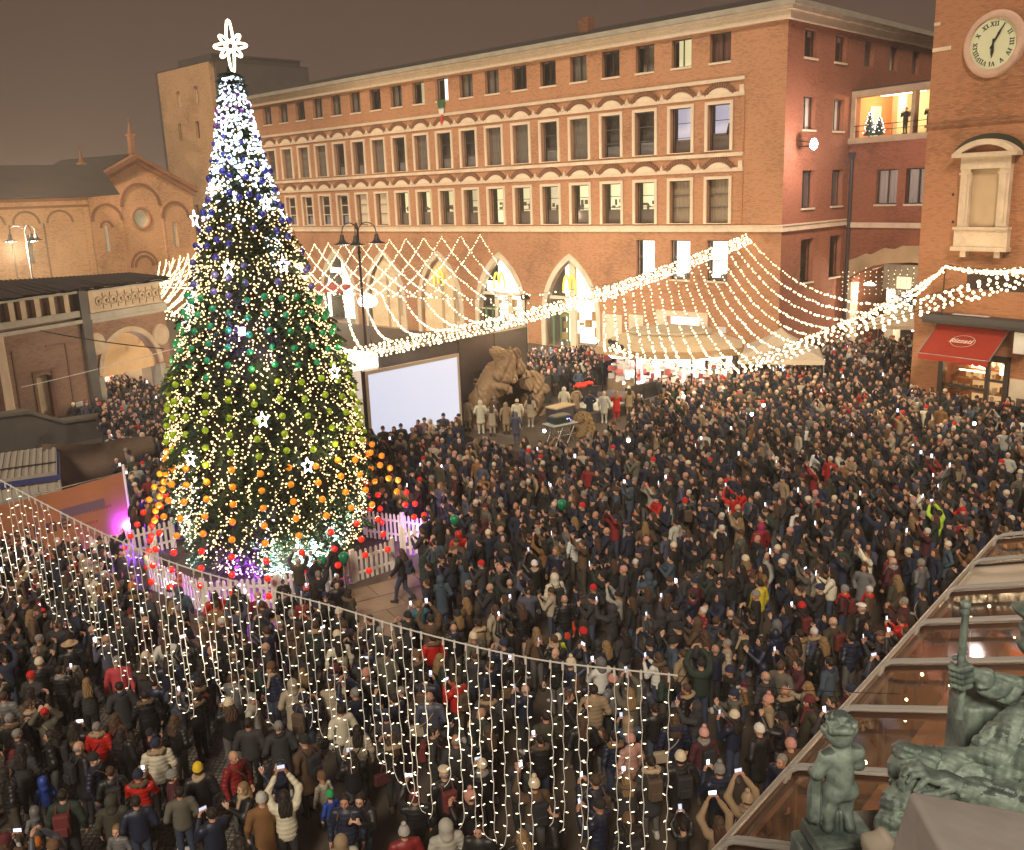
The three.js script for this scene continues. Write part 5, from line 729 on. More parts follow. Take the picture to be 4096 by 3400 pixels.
{ const R = []; for (let i = 0; i < 26; i++) R.push(box2(-5.9 + i * 0.23, -5.8 + i * 0.23, 2.52, 2.56, -4.2, 0)); obj('roof_sheet', box2(-6, 0, 2.4, 2.52, -4.3, 0.05), std([0.3, 0.27, 0.23], { roughness: 0.5 }), cont); obj('roof_rib', R, std([0.36, 0.33, 0.28], { roughness: 0.5 }), cont, 'stuff'); obj('blue_rail', [box2(-6, 0.09, 2.2, 2.4, 0.0, 0.09), box2(0.0, 0.09, 2.2, 2.4, -4.3, 0.0)], std([0.03, 0.04, 0.16]), cont); obj('wall_panel', [box2(-6, 0, 0, 2.2, -4.25, 0)], std([0.36, 0.34, 0.29]), cont); const W = []; for (let i = 0; i < 20; i++) W.push(box2(-5.9 + i * 0.3, -5.8 + i * 0.3, 0.1, 2.2, 0.002, 0.03)); obj('wall_rib', W, std([0.36, 0.34, 0.29]), cont, 'stuff'); obj('roof_bar', [box2(-6, 0, 2.56, 2.6, -1.3, -1.2)], MAT.black, cont); }
const rub = thing('stone_balustrade', 'dark weathered stone balustrade sloping down in front of the arcade pavilion', 'balustrade', [-25.5, 0, -46.8], 0.803);
obj('sloping_rail', [extr([[-3, 0], [5.4, 0], [5.4, 0.7], [4.2, 1.05], [2.2, 1.15], [0.5, 2.0], [-3, 2.15]], 0.7)].map(uvBox), std([0.075, 0.068, 0.06], { map: T.stone }), rub); obj('coping', [extr([[2.1, 1.152], [4.2, 1.06], [4.3, 1.2], [2.2, 1.3]], 0.9).translate(0, 0, -0.1), extr([[-3, 2.152], [0.5, 2.002], [2.15, 1.16], [2.25, 1.3], [0.6, 2.15], [-3, 2.3]], 0.9).translate(0, 0, -0.1)].map(uvBox), std([0.11, 0.1, 0.085], { map: T.stone }), rub);
const heap = thing('brown_tarpaulin', 'crumpled brown tarpaulin hung behind the orange banner', 'tarpaulin', [-17.6, 0, -38.6], 0.803);
{ const g = new THREE.PlaneGeometry(4.6, 2.4, 30, 16), p = g.attributes.position, r = rng(4); for (let i = 0; i < p.count; i++) { const u = p.getX(i) / 4.6 + 0.5, v = p.getY(i) / 2.4 + 0.5; p.setXYZ(i, p.getX(i), 0.1 + v * (2.7 - 1.1 * u + 0.5 * u * u), 0.2 * Math.sin(u * 11 + v * 3) + 0.12 * Math.sin(v * 9 - u * 5)); } g.computeVertexNormals(); obj('cloth', g, std([0.14, 0.095, 0.065], { side: 2, map: T.weave }), heap); }

// ---------- glazed terrace at the right ----------
const terrace = thing('glazed_terrace', 'long glazed terrace roof with steel hoops over a warm wooden interior', 'glass pavilion', [2.81, 0, -11.66], 0.862);
{ // local x along the eave away from the camera, z inwards, the roof rises with z
  const x0 = -3.2, x1 = 15.2, D = 7.5, y = (z) => 2.62 + 0.333 * z, frame = std([0.075, 0.05, 0.04], { roughness: 0.45 }), rt = Math.atan(0.333), rail = std([0.45, 0.43, 0.4], { roughness: 0.35, metalness: 0.4 });
  obj('eave_rail', bar([x0, 2.74, -0.02], [x1, 2.74, -0.02], 0.05, 10), rail, terrace);
  obj('eave_beam', [box2(x0, x1, 2.45, 2.6, -0.06, 0.12)], frame, terrace);
  const hoopAt = [-2.2, 0.0, 2.2, 4.4, 6.5, 8.65, 10.8, 12.8, 14.9], hg = []; for (const dx of [-0.055, 0.055]) { const c = [V(dx, 2.4, 0.0), V(dx, 2.64, 0.0), V(dx, 2.84, 0.07), V(dx, 2.96, 0.25), V(dx, 3.04, 0.5)]; for (let z = 1.5; z <= D; z += 1) c.push(V(dx, 2.875 + 0.333 * z, z)); hg.push(new THREE.TubeGeometry(new THREE.CatmullRomCurve3(c), 40, 0.036, 8)); }
  const hoop = M(hg), beamG = box(0.16, 0.14, D / Math.cos(rt)).rotateX(-rt).translate(0, y(D / 2) + 0.0, D / 2), steel = std([0.42, 0.42, 0.41], { roughness: 0.4, metalness: 0.25 });
  for (const x of hoopAt) { obj('steel_hoop', hoop, steel, terrace).position.x = x; obj('rafter', beamG, frame, terrace).position.x = x + 0.28; }
  const g = glassMat([0.93, 0.84, 0.76], { roughness: 0.05 });
  for (let i = 0; i < hoopAt.length - 1; i++) { const a = hoopAt[i] + 0.37, b = hoopAt[i + 1] + 0.19; obj('glass_pane', new THREE.PlaneGeometry(b - a, D / Math.cos(rt)).rotateX(-PI / 2 - rt).translate((a + b) / 2, y(D / 2) + 0.02, D / 2), i === 6 ? std([0.5, 0.43, 0.34], { roughness: 0.5 }) : g, terrace).name = i === 6 ? 'opaque_roof_panel' : 'glass_pane'; }
  for (const x of hoopAt) { const p = obj('wall_post', box(0.08, 2.45, 0.08, 0, 1.225, 0.02), frame, terrace); p.position.x = x + 0.28; }
  obj('wall_glass', new THREE.PlaneGeometry(x1 - x0, 2.2).translate((x0 + x1) / 2, 1.3, 0.02), g, terrace);
  obj('end_wall', uvBox(box2(x0 - 0.1, x0, 0, 2.5, 0, D)), frame, terrace); obj('far_wall_glass', new THREE.PlaneGeometry(D, 2.4).rotateY(PI / 2).translate(x1, 1.25, D / 2), g, terrace);
  obj('wooden_floor', (() => { const L = []; for (let i = 0; i < 30; i++) L.push(box2(x0, x1, 0.01, 0.05 + 0.004 * (i % 3), 0.06 + i * 0.25, 0.3 + i * 0.25)); return L.map(uvBox); })(), std([0.24, 0.135, 0.08], { map: T.stain, roughness: 0.45 }), terrace, 'stuff');
  obj('back_wall', uvBox(box2(x0, x1, 0, 5.1, D, D + 0.2)), std([0.35, 0.17, 0.09], { map: T.stain }), terrace);
  const r = rng(33); let k = 0;
  for (let x = -1; x < 14; x += 2.1) for (const z of [1.3, 3.6]) { // tables and slatted benches under the glass
    const tx = x + rr(-0.2, 0.2, r), tg = part('cafe_table', terrace); tg.position.set(tx, 0.05, z); obj('table_top', cyl(0.48, 0.48, 0.04, 24, 0, 0.74, 0), k++ % 2 ? std([0.62, 0.5, 0.4]) : std([0.2, 0.1, 0.06]), tg); obj('table_leg', cyl(0.04, 0.05, 0.72, 8, 0, 0.36, 0), frame, tg);
    const b = part('chair', terrace); b.position.set(tx + 0.85, 0.05, z); obj('seat', box(0.42, 0.05, 0.42, 0, 0.45, 0), std([0.3, 0.09, 0.05]), b); obj('backrest', box(0.05, 0.5, 0.42, 0.2, 0.72, 0), std([0.3, 0.09, 0.05]), b); for (const [a, c] of [[1, 1], [1, -1], [-1, 1], [-1, -1]]) obj('leg', box(0.04, 0.45, 0.04, a * 0.18, 0.225, c * 0.18), frame, b);
  }
  const bulbs = []; for (let i = 0; i < 95; i++) bulbs.push(TRS(V(rr(-2, 14.5, r), 0, rr(0.4, 5.5, r)).setY(0), null, V(1, 1, 1).multiplyScalar(rr(0.6, 1.3, r)))); bulbs.forEach((m) => { const p = V().setFromMatrixPosition(m); m.setPosition(p.x, y(p.z) - 0.35 - 0.5 * hash(Math.round(p.x * 99), 1, 1), p.z); });
  inst('fairy_light_bulb', new THREE.IcosahedronGeometry(0.03, 0), glow([1, 0.74, 0.4], 12), bulbs, terrace);
  for (let i = 0; i < 5; i++) { const x = 0.4 + i * 3.2; const lg = part('heater_lamp', terrace); lg.position.set(x, 2.75, 3); obj('lamp_shade', new THREE.ConeGeometry(0.24, 0.2, 18, 1, true).translate(0, 0.1, 0), std([0.4, 0.12, 0.06], { side: 2 }), lg); obj('lamp_bulb', sph(0.1, 0, -0.02, 0), glow([1, 0.55, 0.25], 9), lg); const p = new THREE.PointLight(new THREE.Color(1, 0.66, 0.4), 7); p.position.copy(V(x, 2.5, 3).applyAxisAngle(V(0, 1, 0), 0.862).add(terrace.position)); p.shadow.radius = 5; scene.add(p); }
}
// ---------- bronze figures on the column in front of the balcony ----------
const bronzeTex = tex(512, 0.9, (u, v) => { const a = fbm(u, v, 5, 81, 6), b = fbm(u, v, 22, 83, 4), g = clamp((a - 0.32) * 2.6, 0, 1), k = 0.75 + 0.6 * (b - 0.4); return [lerp(0.11, 0.34, g) * k, lerp(0.15, 0.45, g) * k, lerp(0.145, 0.4, g) * k]; });
const bronze = new THREE.MeshStandardMaterial({ map: bronzeTex, roughness: 0.62, metalness: 0.15, bumpMap: T.rough, bumpScale: 0.006 });
const triUv = (g) => { const n = uvBox(g); return n; };
const putto = thing('bronze_putto', 'small green bronze child statue with a shield, standing on a square base', 'statue', [1.88, 8.2, -4.9]);
{ // standing child seen from behind, weight on the left leg, local metres
  const body = uni([ell([-0.02, 0.665, 0], [0.082, 0.1, 0.088]), cap([0, 0.6, 0], [0, 0.54, 0], 0.036, 0.042), cap([-0.07, 0.5, 0], [0.075, 0.52, 0], 0.05, 0.048), cap([0, 0.5, 0], [-0.005, 0.38, 0.0], 0.075, 0.075), cap([-0.005, 0.38, 0], [-0.0, 0.3, 0.005], 0.075, 0.085), ell([-0.045, 0.27, 0.03], [0.05, 0.05, 0.05]), ell([0.045, 0.275, 0.03], [0.05, 0.05, 0.05]), cap([-0.045, 0.27, 0], [-0.06, 0.14, -0.01], 0.062, 0.045), cap([-0.06, 0.14, -0.01], [-0.065, 0.03, 0.01], 0.044, 0.026), cap([-0.065, 0.02, 0.01], [-0.07, 0.015, -0.07], 0.03, 0.022), cap([0.05, 0.27, 0], [0.06, 0.15, -0.04], 0.06, 0.046), cap([0.06, 0.15, -0.04], [0.065, 0.03, 0.03], 0.044, 0.027), cap([0.065, 0.02, 0.03], [0.09, 0.015, -0.04], 0.03, 0.022),
    cap([-0.1, 0.5, 0], [-0.145, 0.4, 0.0], 0.042, 0.036), cap([-0.145, 0.4, 0], [-0.12, 0.34, -0.1], 0.036, 0.026), ell([-0.115, 0.33, -0.12], [0.03, 0.028, 0.03]), cap([0.1, 0.51, 0], [0.125, 0.41, -0.03], 0.042, 0.036), cap([0.125, 0.41, -0.03], [0.07, 0.4, -0.12], 0.034, 0.026), ell([0.06, 0.4, -0.13], [0.03, 0.028, 0.03]),
    ell([-0.05, 0.64, -0.075], [0.018, 0.016, 0.02]), ell([-0.095, 0.66, 0.01], [0.014, 0.022, 0.016]), ell([0.06, 0.66, 0.01], [0.014, 0.022, 0.016])], 0.03);
  const curls = [], r = rng(6); for (let i = 0; i < 34; i++) { const a = r() * PI * 2, b = rr(-0.1, 1.5, r), p = [-0.02 + Math.cos(a) * Math.cos(b) * 0.083, 0.68 + Math.sin(b) * 0.09, Math.sin(a) * Math.cos(b) * 0.088]; if (p[2] < -0.05 && b < 0.6) continue; curls.push(ell(p, [0.026, 0.024, 0.026])); }
  const all = [body, uni(curls, 0.012)], f = uni(all, 0.015);
  obj('figure', triUv(netMesh(f, [-0.22, -0.03, -0.2], [0.2, 0.82, 0.16], 0.0095)), bronze, putto);
  const sh = new THREE.LatheGeometry([[0, 0.02], [0.05, 0.018], [0.08, 0.004], [0.085, -0.006]].map((p) => new THREE.Vector2(...p)), 24).rotateX(-PI / 2).scale(1, 1.9, 1).rotateY(0.9).translate(-0.14, 0.2, -0.07); obj('shield', triUv(sh), bronze, putto);
  obj('drapery', triUv(netMesh((x, y, z) => uni([cap([-0.135, 0.38, -0.03], [-0.13, 0.08, -0.04], 0.03, 0.05), cap([0.0, 0.1, -0.02], [0.0, 0.0, -0.02], 0.03, 0.045)], 0.02)(x, y, z) + 0.006 * Math.sin(x * 160) , [-0.22, -0.05, -0.14], [0.08, 0.44, 0.06], 0.011)), bronze, putto);
  obj('square_base', triUv(rbox(0.37, 0.1, 0.32, 0.02, 0.02, -0.06, 0.0)), bronze, putto); obj('lower_plinth', triUv(rbox(0.46, 0.5, 0.42, 0.03, 0.02, -0.38, 0.0)), bronze, putto); putto.rotation.y = 0.12;
}
const seated = thing('bronze_seated_figure', 'seated green bronze figure in heavy robes gripping an upright sceptre', 'statue');
{
  const W = (p, r) => ell(p, r), S = [
    cap([2.83, 8.975, -5.3], [2.94, 8.91, -5.3], 0.045, 0.055), cap([2.94, 8.905, -5.3], [3.14, 8.83, -5.28], 0.078, 0.1), cap([3.14, 8.83, -5.28], [3.4, 8.78, -5.2], 0.1, 0.14), // raised forearm and sleeve
    cap([3.12, 8.93, -5.0], [2.93, 8.74, -4.95], 0.12, 0.14), cap([3.3, 8.9, -4.95], [3.05, 8.6, -4.85], 0.2, 0.22), cap([2.93, 8.8, -4.97], [2.76, 8.66, -4.95], 0.11, 0.075), cap([2.78, 8.68, -4.95], [2.86, 8.56, -4.85], 0.08, 0.1), // cape over shoulder and back
    cap([3.2, 8.4, -4.9], [3.1, 8.0, -4.8], 0.3, 0.4), cap([3.0, 8.45, -5.0], [2.36, 8.55, -5.02], 0.15, 0.11), W([2.3, 8.54, -5.0], [0.055, 0.125, 0.12]), cap([2.36, 8.52, -5.0], [2.36, 8.1, -4.95], 0.12, 0.15), cap([2.75, 8.4, -4.95], [2.7, 8.0, -4.8], 0.15, 0.22), // lap, far knee and robe
    cap([2.32, 8.5, -4.78], [2.2, 8.42, -4.78], 0.08, 0.1), cap([2.2, 8.45, -4.8], [2.13, 8.3, -4.76], 0.08, 0.07), cap([2.14, 8.32, -4.76], [2.22, 8.05, -4.7], 0.075, 0.12), cap([2.3, 8.5, -4.8], [2.6, 8.42, -4.75], 0.09, 0.12), // near knee and hem
    cap([2.53, 8.605, -4.66], [2.79, 8.575, -4.58], 0.075, 0.105), cap([2.79, 8.575, -4.58], [3.1, 8.6, -4.5], 0.11, 0.14), cap([2.9, 8.5, -4.65], [3.1, 8.2, -4.6], 0.12, 0.2), cap([2.22, 8.66, -4.76], [2.24, 8.5, -4.72], 0.045, 0.06), // near sleeve, knob under the hand
    cap([2.42, 8.3, -4.82], [2.4, 8.0, -4.8], 0.1, 0.16)];
  const base = uni(S, 0.06), f = (x, y, z) => { const q = x * 26 - y * 34 + z * 14 + 1.6 * Math.sin(y * 13 + z * 8) + 1.1 * Math.sin(x * 19 - z * 12), w = Math.abs(Math.sin(q * 0.55)), v = Math.abs(Math.sin(x * 15 + y * 9 - z * 21 + 1.3 * Math.sin(y * 21))); return base(x, y, z) + 0.022 * (1 - w) * (1 - w) - 0.008 + 0.012 * (1 - v) * (1 - v) + 0.004 * Math.sin(x * 90 + y * 60) * Math.sin(z * 80 - y * 50); };
  obj('robed_body', triUv(netMesh(f, [2.0, 7.9, -5.55], [3.4, 9.2, -4.3], 0.016)), bronze, seated);
  // hands with five fingers each
  const hand = uni([cap([2.52, 8.61, -4.67], [2.4, 8.665, -4.69], 0.05, 0.05), W([2.37, 8.67, -4.7], [0.07, 0.035, 0.055]),
    ...[[0.035, 2.205, 8.70, -4.745], [0.012, 2.175, 8.712, -4.715], [-0.014, 2.185, 8.69, -4.682], [-0.036, 2.215, 8.65, -4.652]].flatMap(([o, tx, ty, tz], i) => [cap([2.34, 8.685 - i * 0.006, -4.7 - o], [2.265 + 0.006 * i, 8.735 - i * 0.014, -4.7 - o * 1.15], 0.0195, 0.017), cap([2.265 + 0.006 * i, 8.735 - i * 0.014, -4.7 - o * 1.15], [tx + 0.03, ty + 0.012, tz], 0.017, 0.0155), cap([tx + 0.03, ty + 0.012, tz], [tx, ty - 0.03, tz], 0.0155, 0.012)]),
    cap([2.42, 8.635, -4.64], [2.33, 8.615, -4.63], 0.022, 0.019), cap([2.33, 8.615, -4.63], [2.27, 8.6, -4.65], 0.018, 0.014)], 0.018);
  obj('resting_hand', triUv(netMesh(hand, [2.12, 8.5, -4.82], [2.6, 8.8, -4.55], 0.0065)), bronze, seated);
  const fist = uni([cap([2.86, 8.965, -5.3], [2.79, 8.98, -5.3], 0.048, 0.05), W([2.765, 8.99, -5.285], [0.05, 0.075, 0.05]),
    ...[0, 1, 2, 3].flatMap((i) => { const y = 9.045 - i * 0.04, x = 2.715 + i * 0.006; return [cap([2.79, y, -5.25], [x, y, -5.225], 0.021, 0.02), cap([x, y, -5.225], [x - 0.035, y - 0.006, -5.275], 0.02, 0.018), cap([x - 0.035, y - 0.006, -5.275], [x - 0.005, y - 0.01, -5.335], 0.018, 0.014)]; }),
    cap([2.79, 9.03, -5.31], [2.77, 9.075, -5.34], 0.022, 0.019), cap([2.77, 9.075, -5.34], [2.725, 9.07, -5.335], 0.019, 0.015)], 0.014);
  obj('gripping_hand', triUv(netMesh(fist, [2.6, 8.85, -5.42], [2.92, 9.14, -5.16], 0.0065)), bronze, seated);
  obj('sceptre', triUv(M([cyl(0.021, 0.024, 0.42, 14, 2.752, 9.24, -5.3), cyl(0.022, 0.026, 0.3, 14, 2.77, 8.82, -5.3), sph(0.03, 2.749, 9.45, -5.3, 16, 12), cyl(0.028, 0.028, 0.014, 14, 2.75, 9.4, -5.3), cyl(0.03, 0.03, 0.014, 14, 2.752, 9.13, -5.3), cyl(0.027, 0.027, 0.012, 14, 2.752, 9.17, -5.3)])), bronze, seated);
  const bl = (x, y, z) => { const dx = Math.abs(x - 2.99) - 0.1, dy = Math.abs(y - 8.4) - 0.27, dz = Math.abs(z + 5.5) - 0.12; return Math.hypot(Math.max(dx, 0), Math.max(dy, 0), Math.max(dz, 0)) - 0.03 + 0.006 * Math.sin(x * 70); }; obj('chair_arm', triUv(netMesh(uni([bl, cap([2.86, 8.66, -5.42], [3.08, 8.67, -5.42], 0.03, 0.03)], 0.02), [2.8, 8.0, -5.75], [3.22, 8.75, -5.3], 0.014)), bronze, seated);
  const head = uni([ell([3.15, 9.34, -5.15], [0.12, 0.17, 0.13]), ell([3.13, 9.46, -5.15], [0.15, 0.07, 0.15]), cap([3.17, 9.2, -5.12], [3.18, 9.05, -5.05], 0.07, 0.08), ell([3.05, 9.27, -5.12], [0.05, 0.09, 0.07])], 0.03); obj('head', triUv(netMesh((x, y, z) => head(x, y, z) + 0.008 * Math.sin(y * 60 + x * 30), [2.9, 8.95, -5.36], [3.34, 9.6, -4.95], 0.014)), bronze, seated);
}
const capital = thing('column_capital', 'carved pale stone capital under the bronze figures', 'column', [2.45, 0, -4.85]);
obj('shaft', cyl(0.42, 0.46, 7.0, 28, 0, 3.5, 0), MAT.creamD, capital); obj('capital_block', [cyl(0.75, 0.45, 0.5, 28, 0, 7.2, 0), box2(-0.8, 0.95, 7.42, 7.6, -0.6, 0.5)].map(uvBox), MAT.creamD, capital); obj('plinth', uvBox(box2(-0.35, 0.9, 7.602, 8.02, -0.45, 0.45)), MAT.stoneG, capital); obj('broken_edge', triUv(netMesh((x, y, z) => ell([-0.52, 8.42, 0.42], [0.09, 0.12, 0.1])(x, y, z) + 0.012 * Math.sin(x * 40 + y * 33), [-0.7, 8.2, 0.25], [-0.35, 8.6, 0.6], 0.02)), std([0.55, 0.5, 0.42]), capital); obj('edge_stem', cyl(0.07, 0.09, 0.8, 10, -0.52, 7.98, 0.42), std([0.45, 0.4, 0.34]), capital);
const bal = thing('balcony_stone', 'grey stone balcony block close to the camera at the right bottom', 'stone block', [1.5, 9.82, -2.2]);
{ const g = rbox(0.86, 0.62, 0.5, 0.02); g.rotateZ(-0.2).rotateY(-0.08); obj('block', uvBox(g), std([0.4, 0.385, 0.38], { map: T.stone, bumpMap: T.rough, bumpScale: 0.01 }), bal); }
// ---------- people ----------
// One continuous body per pose and coat: slots 0 coat, 1 trousers, 2 shoes, 3 skin, 4 eyes
const ARMS = { pocket: (s) => [[s * 0.29, 1.15, -0.06], [s * 0.2, 0.97, 0.13]], side: (s) => [[s * 0.28, 1.14, -0.02], [s * 0.285, 0.88, 0.08]], front: (s) => [[s * 0.25, 1.17, 0.13], [s * 0.085, 1.4, 0.36]], over: (s) => [[s * 0.27, 1.6, 0.2], [s * 0.1, 1.86, 0.3]], arm: (s) => (s > 0 ? [[0.26, 1.44, 0.22], [0.14, 1.68, 0.36]] : [[-0.28, 1.14, -0.02], [-0.24, 0.9, 0.12]]), walk: (s) => [[s * 0.27, 1.15, s * 0.09], [s * 0.26, 0.93, s * 0.26]] };
const handField = (curl) => { // wrist at the origin, fingers along +y, palm towards +z, thumb on +x
  const L = [[-0.03, 0.068], [-0.011, 0.078], [0.01, 0.074], [0.029, 0.06]], c = [cap([0, 0, 0], [0, 0.05, 0.004], 0.028, 0.03), cap([-0.026, 0.075, 0], [0.024, 0.08, 0], 0.017, 0.017), cap([-0.02, 0.035, 0.0], [0.02, 0.04, 0.0], 0.02, 0.02)];
  for (const [x, l] of L) { const a = curl * 0.8, b = curl * 1.9, p = [x * 1.15, 0.088, 0], q = [x * 1.25, 0.088 + l * 0.5 * Math.cos(a), l * 0.5 * Math.sin(a)], t = [x * 1.25, q[1] + l * 0.5 * Math.cos(b), q[2] + l * 0.5 * Math.sin(b)]; c.push(cap(p, q, 0.0105, 0.0098), cap(q, t, 0.0098, 0.008)); }
  c.push(cap([0.026, 0.03, 0.006], [0.052, 0.062, 0.02], 0.0135, 0.012), cap([0.052, 0.062, 0.02], [0.05, 0.092, 0.034], 0.0115, 0.009));
  return uni(c, 0.008);
};
const handMesh = {}; const handOf = (curl, cell) => handMesh[curl + ':' + cell] ??= netMesh(handField(curl), [-0.08, -0.035, -0.05], [0.08, 0.19, 0.13], cell);
const headField = (() => {
  const f = uni([ell([0, 1.635, -0.005], [0.079, 0.1, 0.095]), ell([0, 1.565, 0.025], [0.06, 0.065, 0.065]), cap([0, 1.613, 0.088], [0, 1.583, 0.108], 0.012, 0.0165), cap([-0.034, 1.642, 0.074], [0.034, 1.642, 0.074], 0.014, 0.014), ell([0, 1.522, 0.066], [0.024, 0.02, 0.02]), cap([-0.018, 1.551, 0.084], [0.018, 1.551, 0.084], 0.0085, 0.0085), ell([-0.045, 1.585, 0.06], [0.024, 0.026, 0.02]), ell([0.045, 1.585, 0.06], [0.024, 0.026, 0.02]), cap([0, 1.55, -0.015], [0, 1.42, -0.02], 0.056, 0.062)], 0.022), ears = uni([ell([-0.082, 1.605, -0.008], [0.013, 0.031, 0.02]), ell([0.082, 1.605, -0.008], [0.013, 0.031, 0.02])]);
  return (x, y, z) => { let d = smin(f(x, y, z), ears(x, y, z), 0.01); const e = Math.min(Math.hypot(x - 0.033, y - 1.617, z - 0.1), Math.hypot(x + 0.033, y - 1.617, z - 0.1)) - 0.017; return Math.max(d, -e); };
})();
const SC = (f, s, cy) => (x, y, z) => f(x / s, cy + (y - cy) / s, z / s) * s;
function bodyFields(pose, coat, kid) {
  const hem = { jacket: 0.84, puffer: 0.78, coat: 0.53 }[coat], flare = coat === 'coat' ? 0.205 : 0.185, tor = uni([cap([0, 1.33, -0.01], [0, 1.02, 0], 0.172, 0.165), cap([0, 1.02, 0], [0, hem + 0.12, 0.01], 0.17, flare), cap([-0.15, 1.385, -0.01], [0.15, 1.385, -0.01], 0.085, 0.085), cap([0, 1.4, -0.015], [0, 1.46, -0.015], 0.1, 0.078)], 0.07);
  const arms = [-1, 1].map((s) => { const [e, w] = ARMS[pose](s), sh = pose === 'over' ? [s * 0.2, 1.43, 0.01] : [s * 0.2, 1.39, -0.01], c = [w[0] + (e[0] - w[0]) * 0.12, w[1] + (e[1] - w[1]) * 0.12, w[2] + (e[2] - w[2]) * 0.12]; return uni([cap(sh, e, 0.078, 0.066), cap(e, c, 0.066, 0.05)], 0.04); });
  const leg = [-1, 1].map((s) => { let k = [s * 0.1, 0.48, 0.02], a = [s * 0.105, 0.09, -0.02]; if (pose === 'walk') { k = s > 0 ? [0.1, 0.52, 0.17] : [-0.1, 0.47, 0.0]; a = s > 0 ? [0.1, 0.1, 0.24] : [-0.1, 0.2, -0.26]; } return { f: uni([cap([s * 0.09, 0.9, 0], k, 0.098, 0.068), cap(k, a, 0.066, 0.048)], 0.04), s: uni([cap([a[0], a[1] - 0.03, a[2] - 0.03], [a[0] + s * 0.01, 0.045 + (a[1] > 0.12 ? 0.06 : 0), a[2] + 0.15], 0.05, 0.042), cap([a[0], a[1] - 0.04, a[2] - 0.04], [a[0], a[1] + 0.05, a[2]], 0.047, 0.052)], 0.03) }; });
  const rib = coat === 'puffer' ? (y) => 0.011 * Math.abs(Math.sin(y * 34)) - 0.008 : (y) => 0.004 * Math.sin(y * 23);
  const fc = (x, y, z) => { const t = tor(x, y, z * 1.28) * 0.86 - rib(y), h = hem - y; let d = Math.max(t, h); for (const a of arms) d = smin(d, a(x, y, z) - rib(y + x * 0.4), 0.05); const cut = Math.hypot(x, z * 1.1) < 0.1 && y > 1.44 ? y - 1.5 : -1; return Math.max(d, cut); };
  const fl = (x, y, z) => Math.min(leg[0].f(x, y, z), leg[1].f(x, y, z)), fs = (x, y, z) => Math.max(Math.min(leg[0].s(x, y, z), leg[1].s(x, y, z)), -y);
  return { fc, fl, fs, fh: kid ? SC(headField, 1.32, 1.44) : headField };
}
const handsOf = (pose, cell) => pose === 'pocket' ? [] : [-1, 1].map((s) => { const [e, w] = ARMS[pose](s), d = V(w[0] - e[0], w[1] - e[1], w[2] - e[2]).normalize(), hold = pose === 'front' || pose === 'over' || (pose === 'arm' && s > 0); if (hold) d.add(V(-s * 0.2, 0.75, 0)).normalize();
  const inw = hold ? V(-s * 0.8, 0, -0.45) : V(-s, 0, 0), z = inw.addScaledVector(d, -inw.dot(d)).normalize(), x = d.clone().cross(z); const g = handOf(hold ? 1 : 0.55, cell).clone(); if (s < 0 !== hold) { g.scale(-1, 1, 1); const ix = g.index.array; for (let i = 0; i < ix.length; i += 3) { const t = ix[i]; ix[i] = ix[i + 1]; ix[i + 1] = t; } const n = g.attributes.normal; for (let i = 0; i < n.count; i++) n.setX(i, n.getX(i)); } g.applyMatrix4(new THREE.Matrix4().makeBasis(x, d, z).setPosition(...w)); return g; });
const drape = (g) => { const p = g.attributes.position, u = new Float32Array(p.count * 2); for (let i = 0; i < p.count; i++) { u[2 * i] = p.getX(i) * 0.75 + p.getZ(i) * 0.65; u[2 * i + 1] = p.getY(i); } g.setAttribute('uv', new THREE.BufferAttribute(u, 2)); return g; };
const bodyGeo = {};
function bodyOf(pose, coat, kid) {
  return bodyGeo[pose + coat + (kid ? 'k' : '')] ??= (() => {
    const { fc, fl, fs, fh } = bodyFields(pose, coat, kid), f = (x, y, z) => Math.min(fc(x, y, z), fl(x, y, z), fs(x, y, z)), top = pose === 'over' ? 1.98 : pose === 'arm' ? 1.8 : 1.58;
    const g = netMesh(f, [-0.46, -0.05, -0.42], [0.46, top, 0.5], 0.031, (x, y, z) => { const a = fc(x, y, z), b = fl(x, y, z), c = fs(x, y, z); return a <= b && a <= c ? 0 : b <= c ? 1 : 2; }, 3);
    const k = kid ? 1.32 : 1, cy = 1.44, Y = (y) => cy + (y - cy) * k, hd = netMesh(fh, [-0.105 * k, Y(1.44), -0.11 * k], [0.105 * k, Y(1.75), 0.135 * k], 0.0125 * k), eyes = M([-1, 1].map((s) => sph(0.0105 * k, s * 0.033 * k, Y(1.617), 0.087 * k, 6, 5)));
    return drape(joinGroups([[g], [hd, 3], [eyes, 4], ...handsOf(pose, 0.0085).map((h) => [h, 3])], 5));
  })();
}
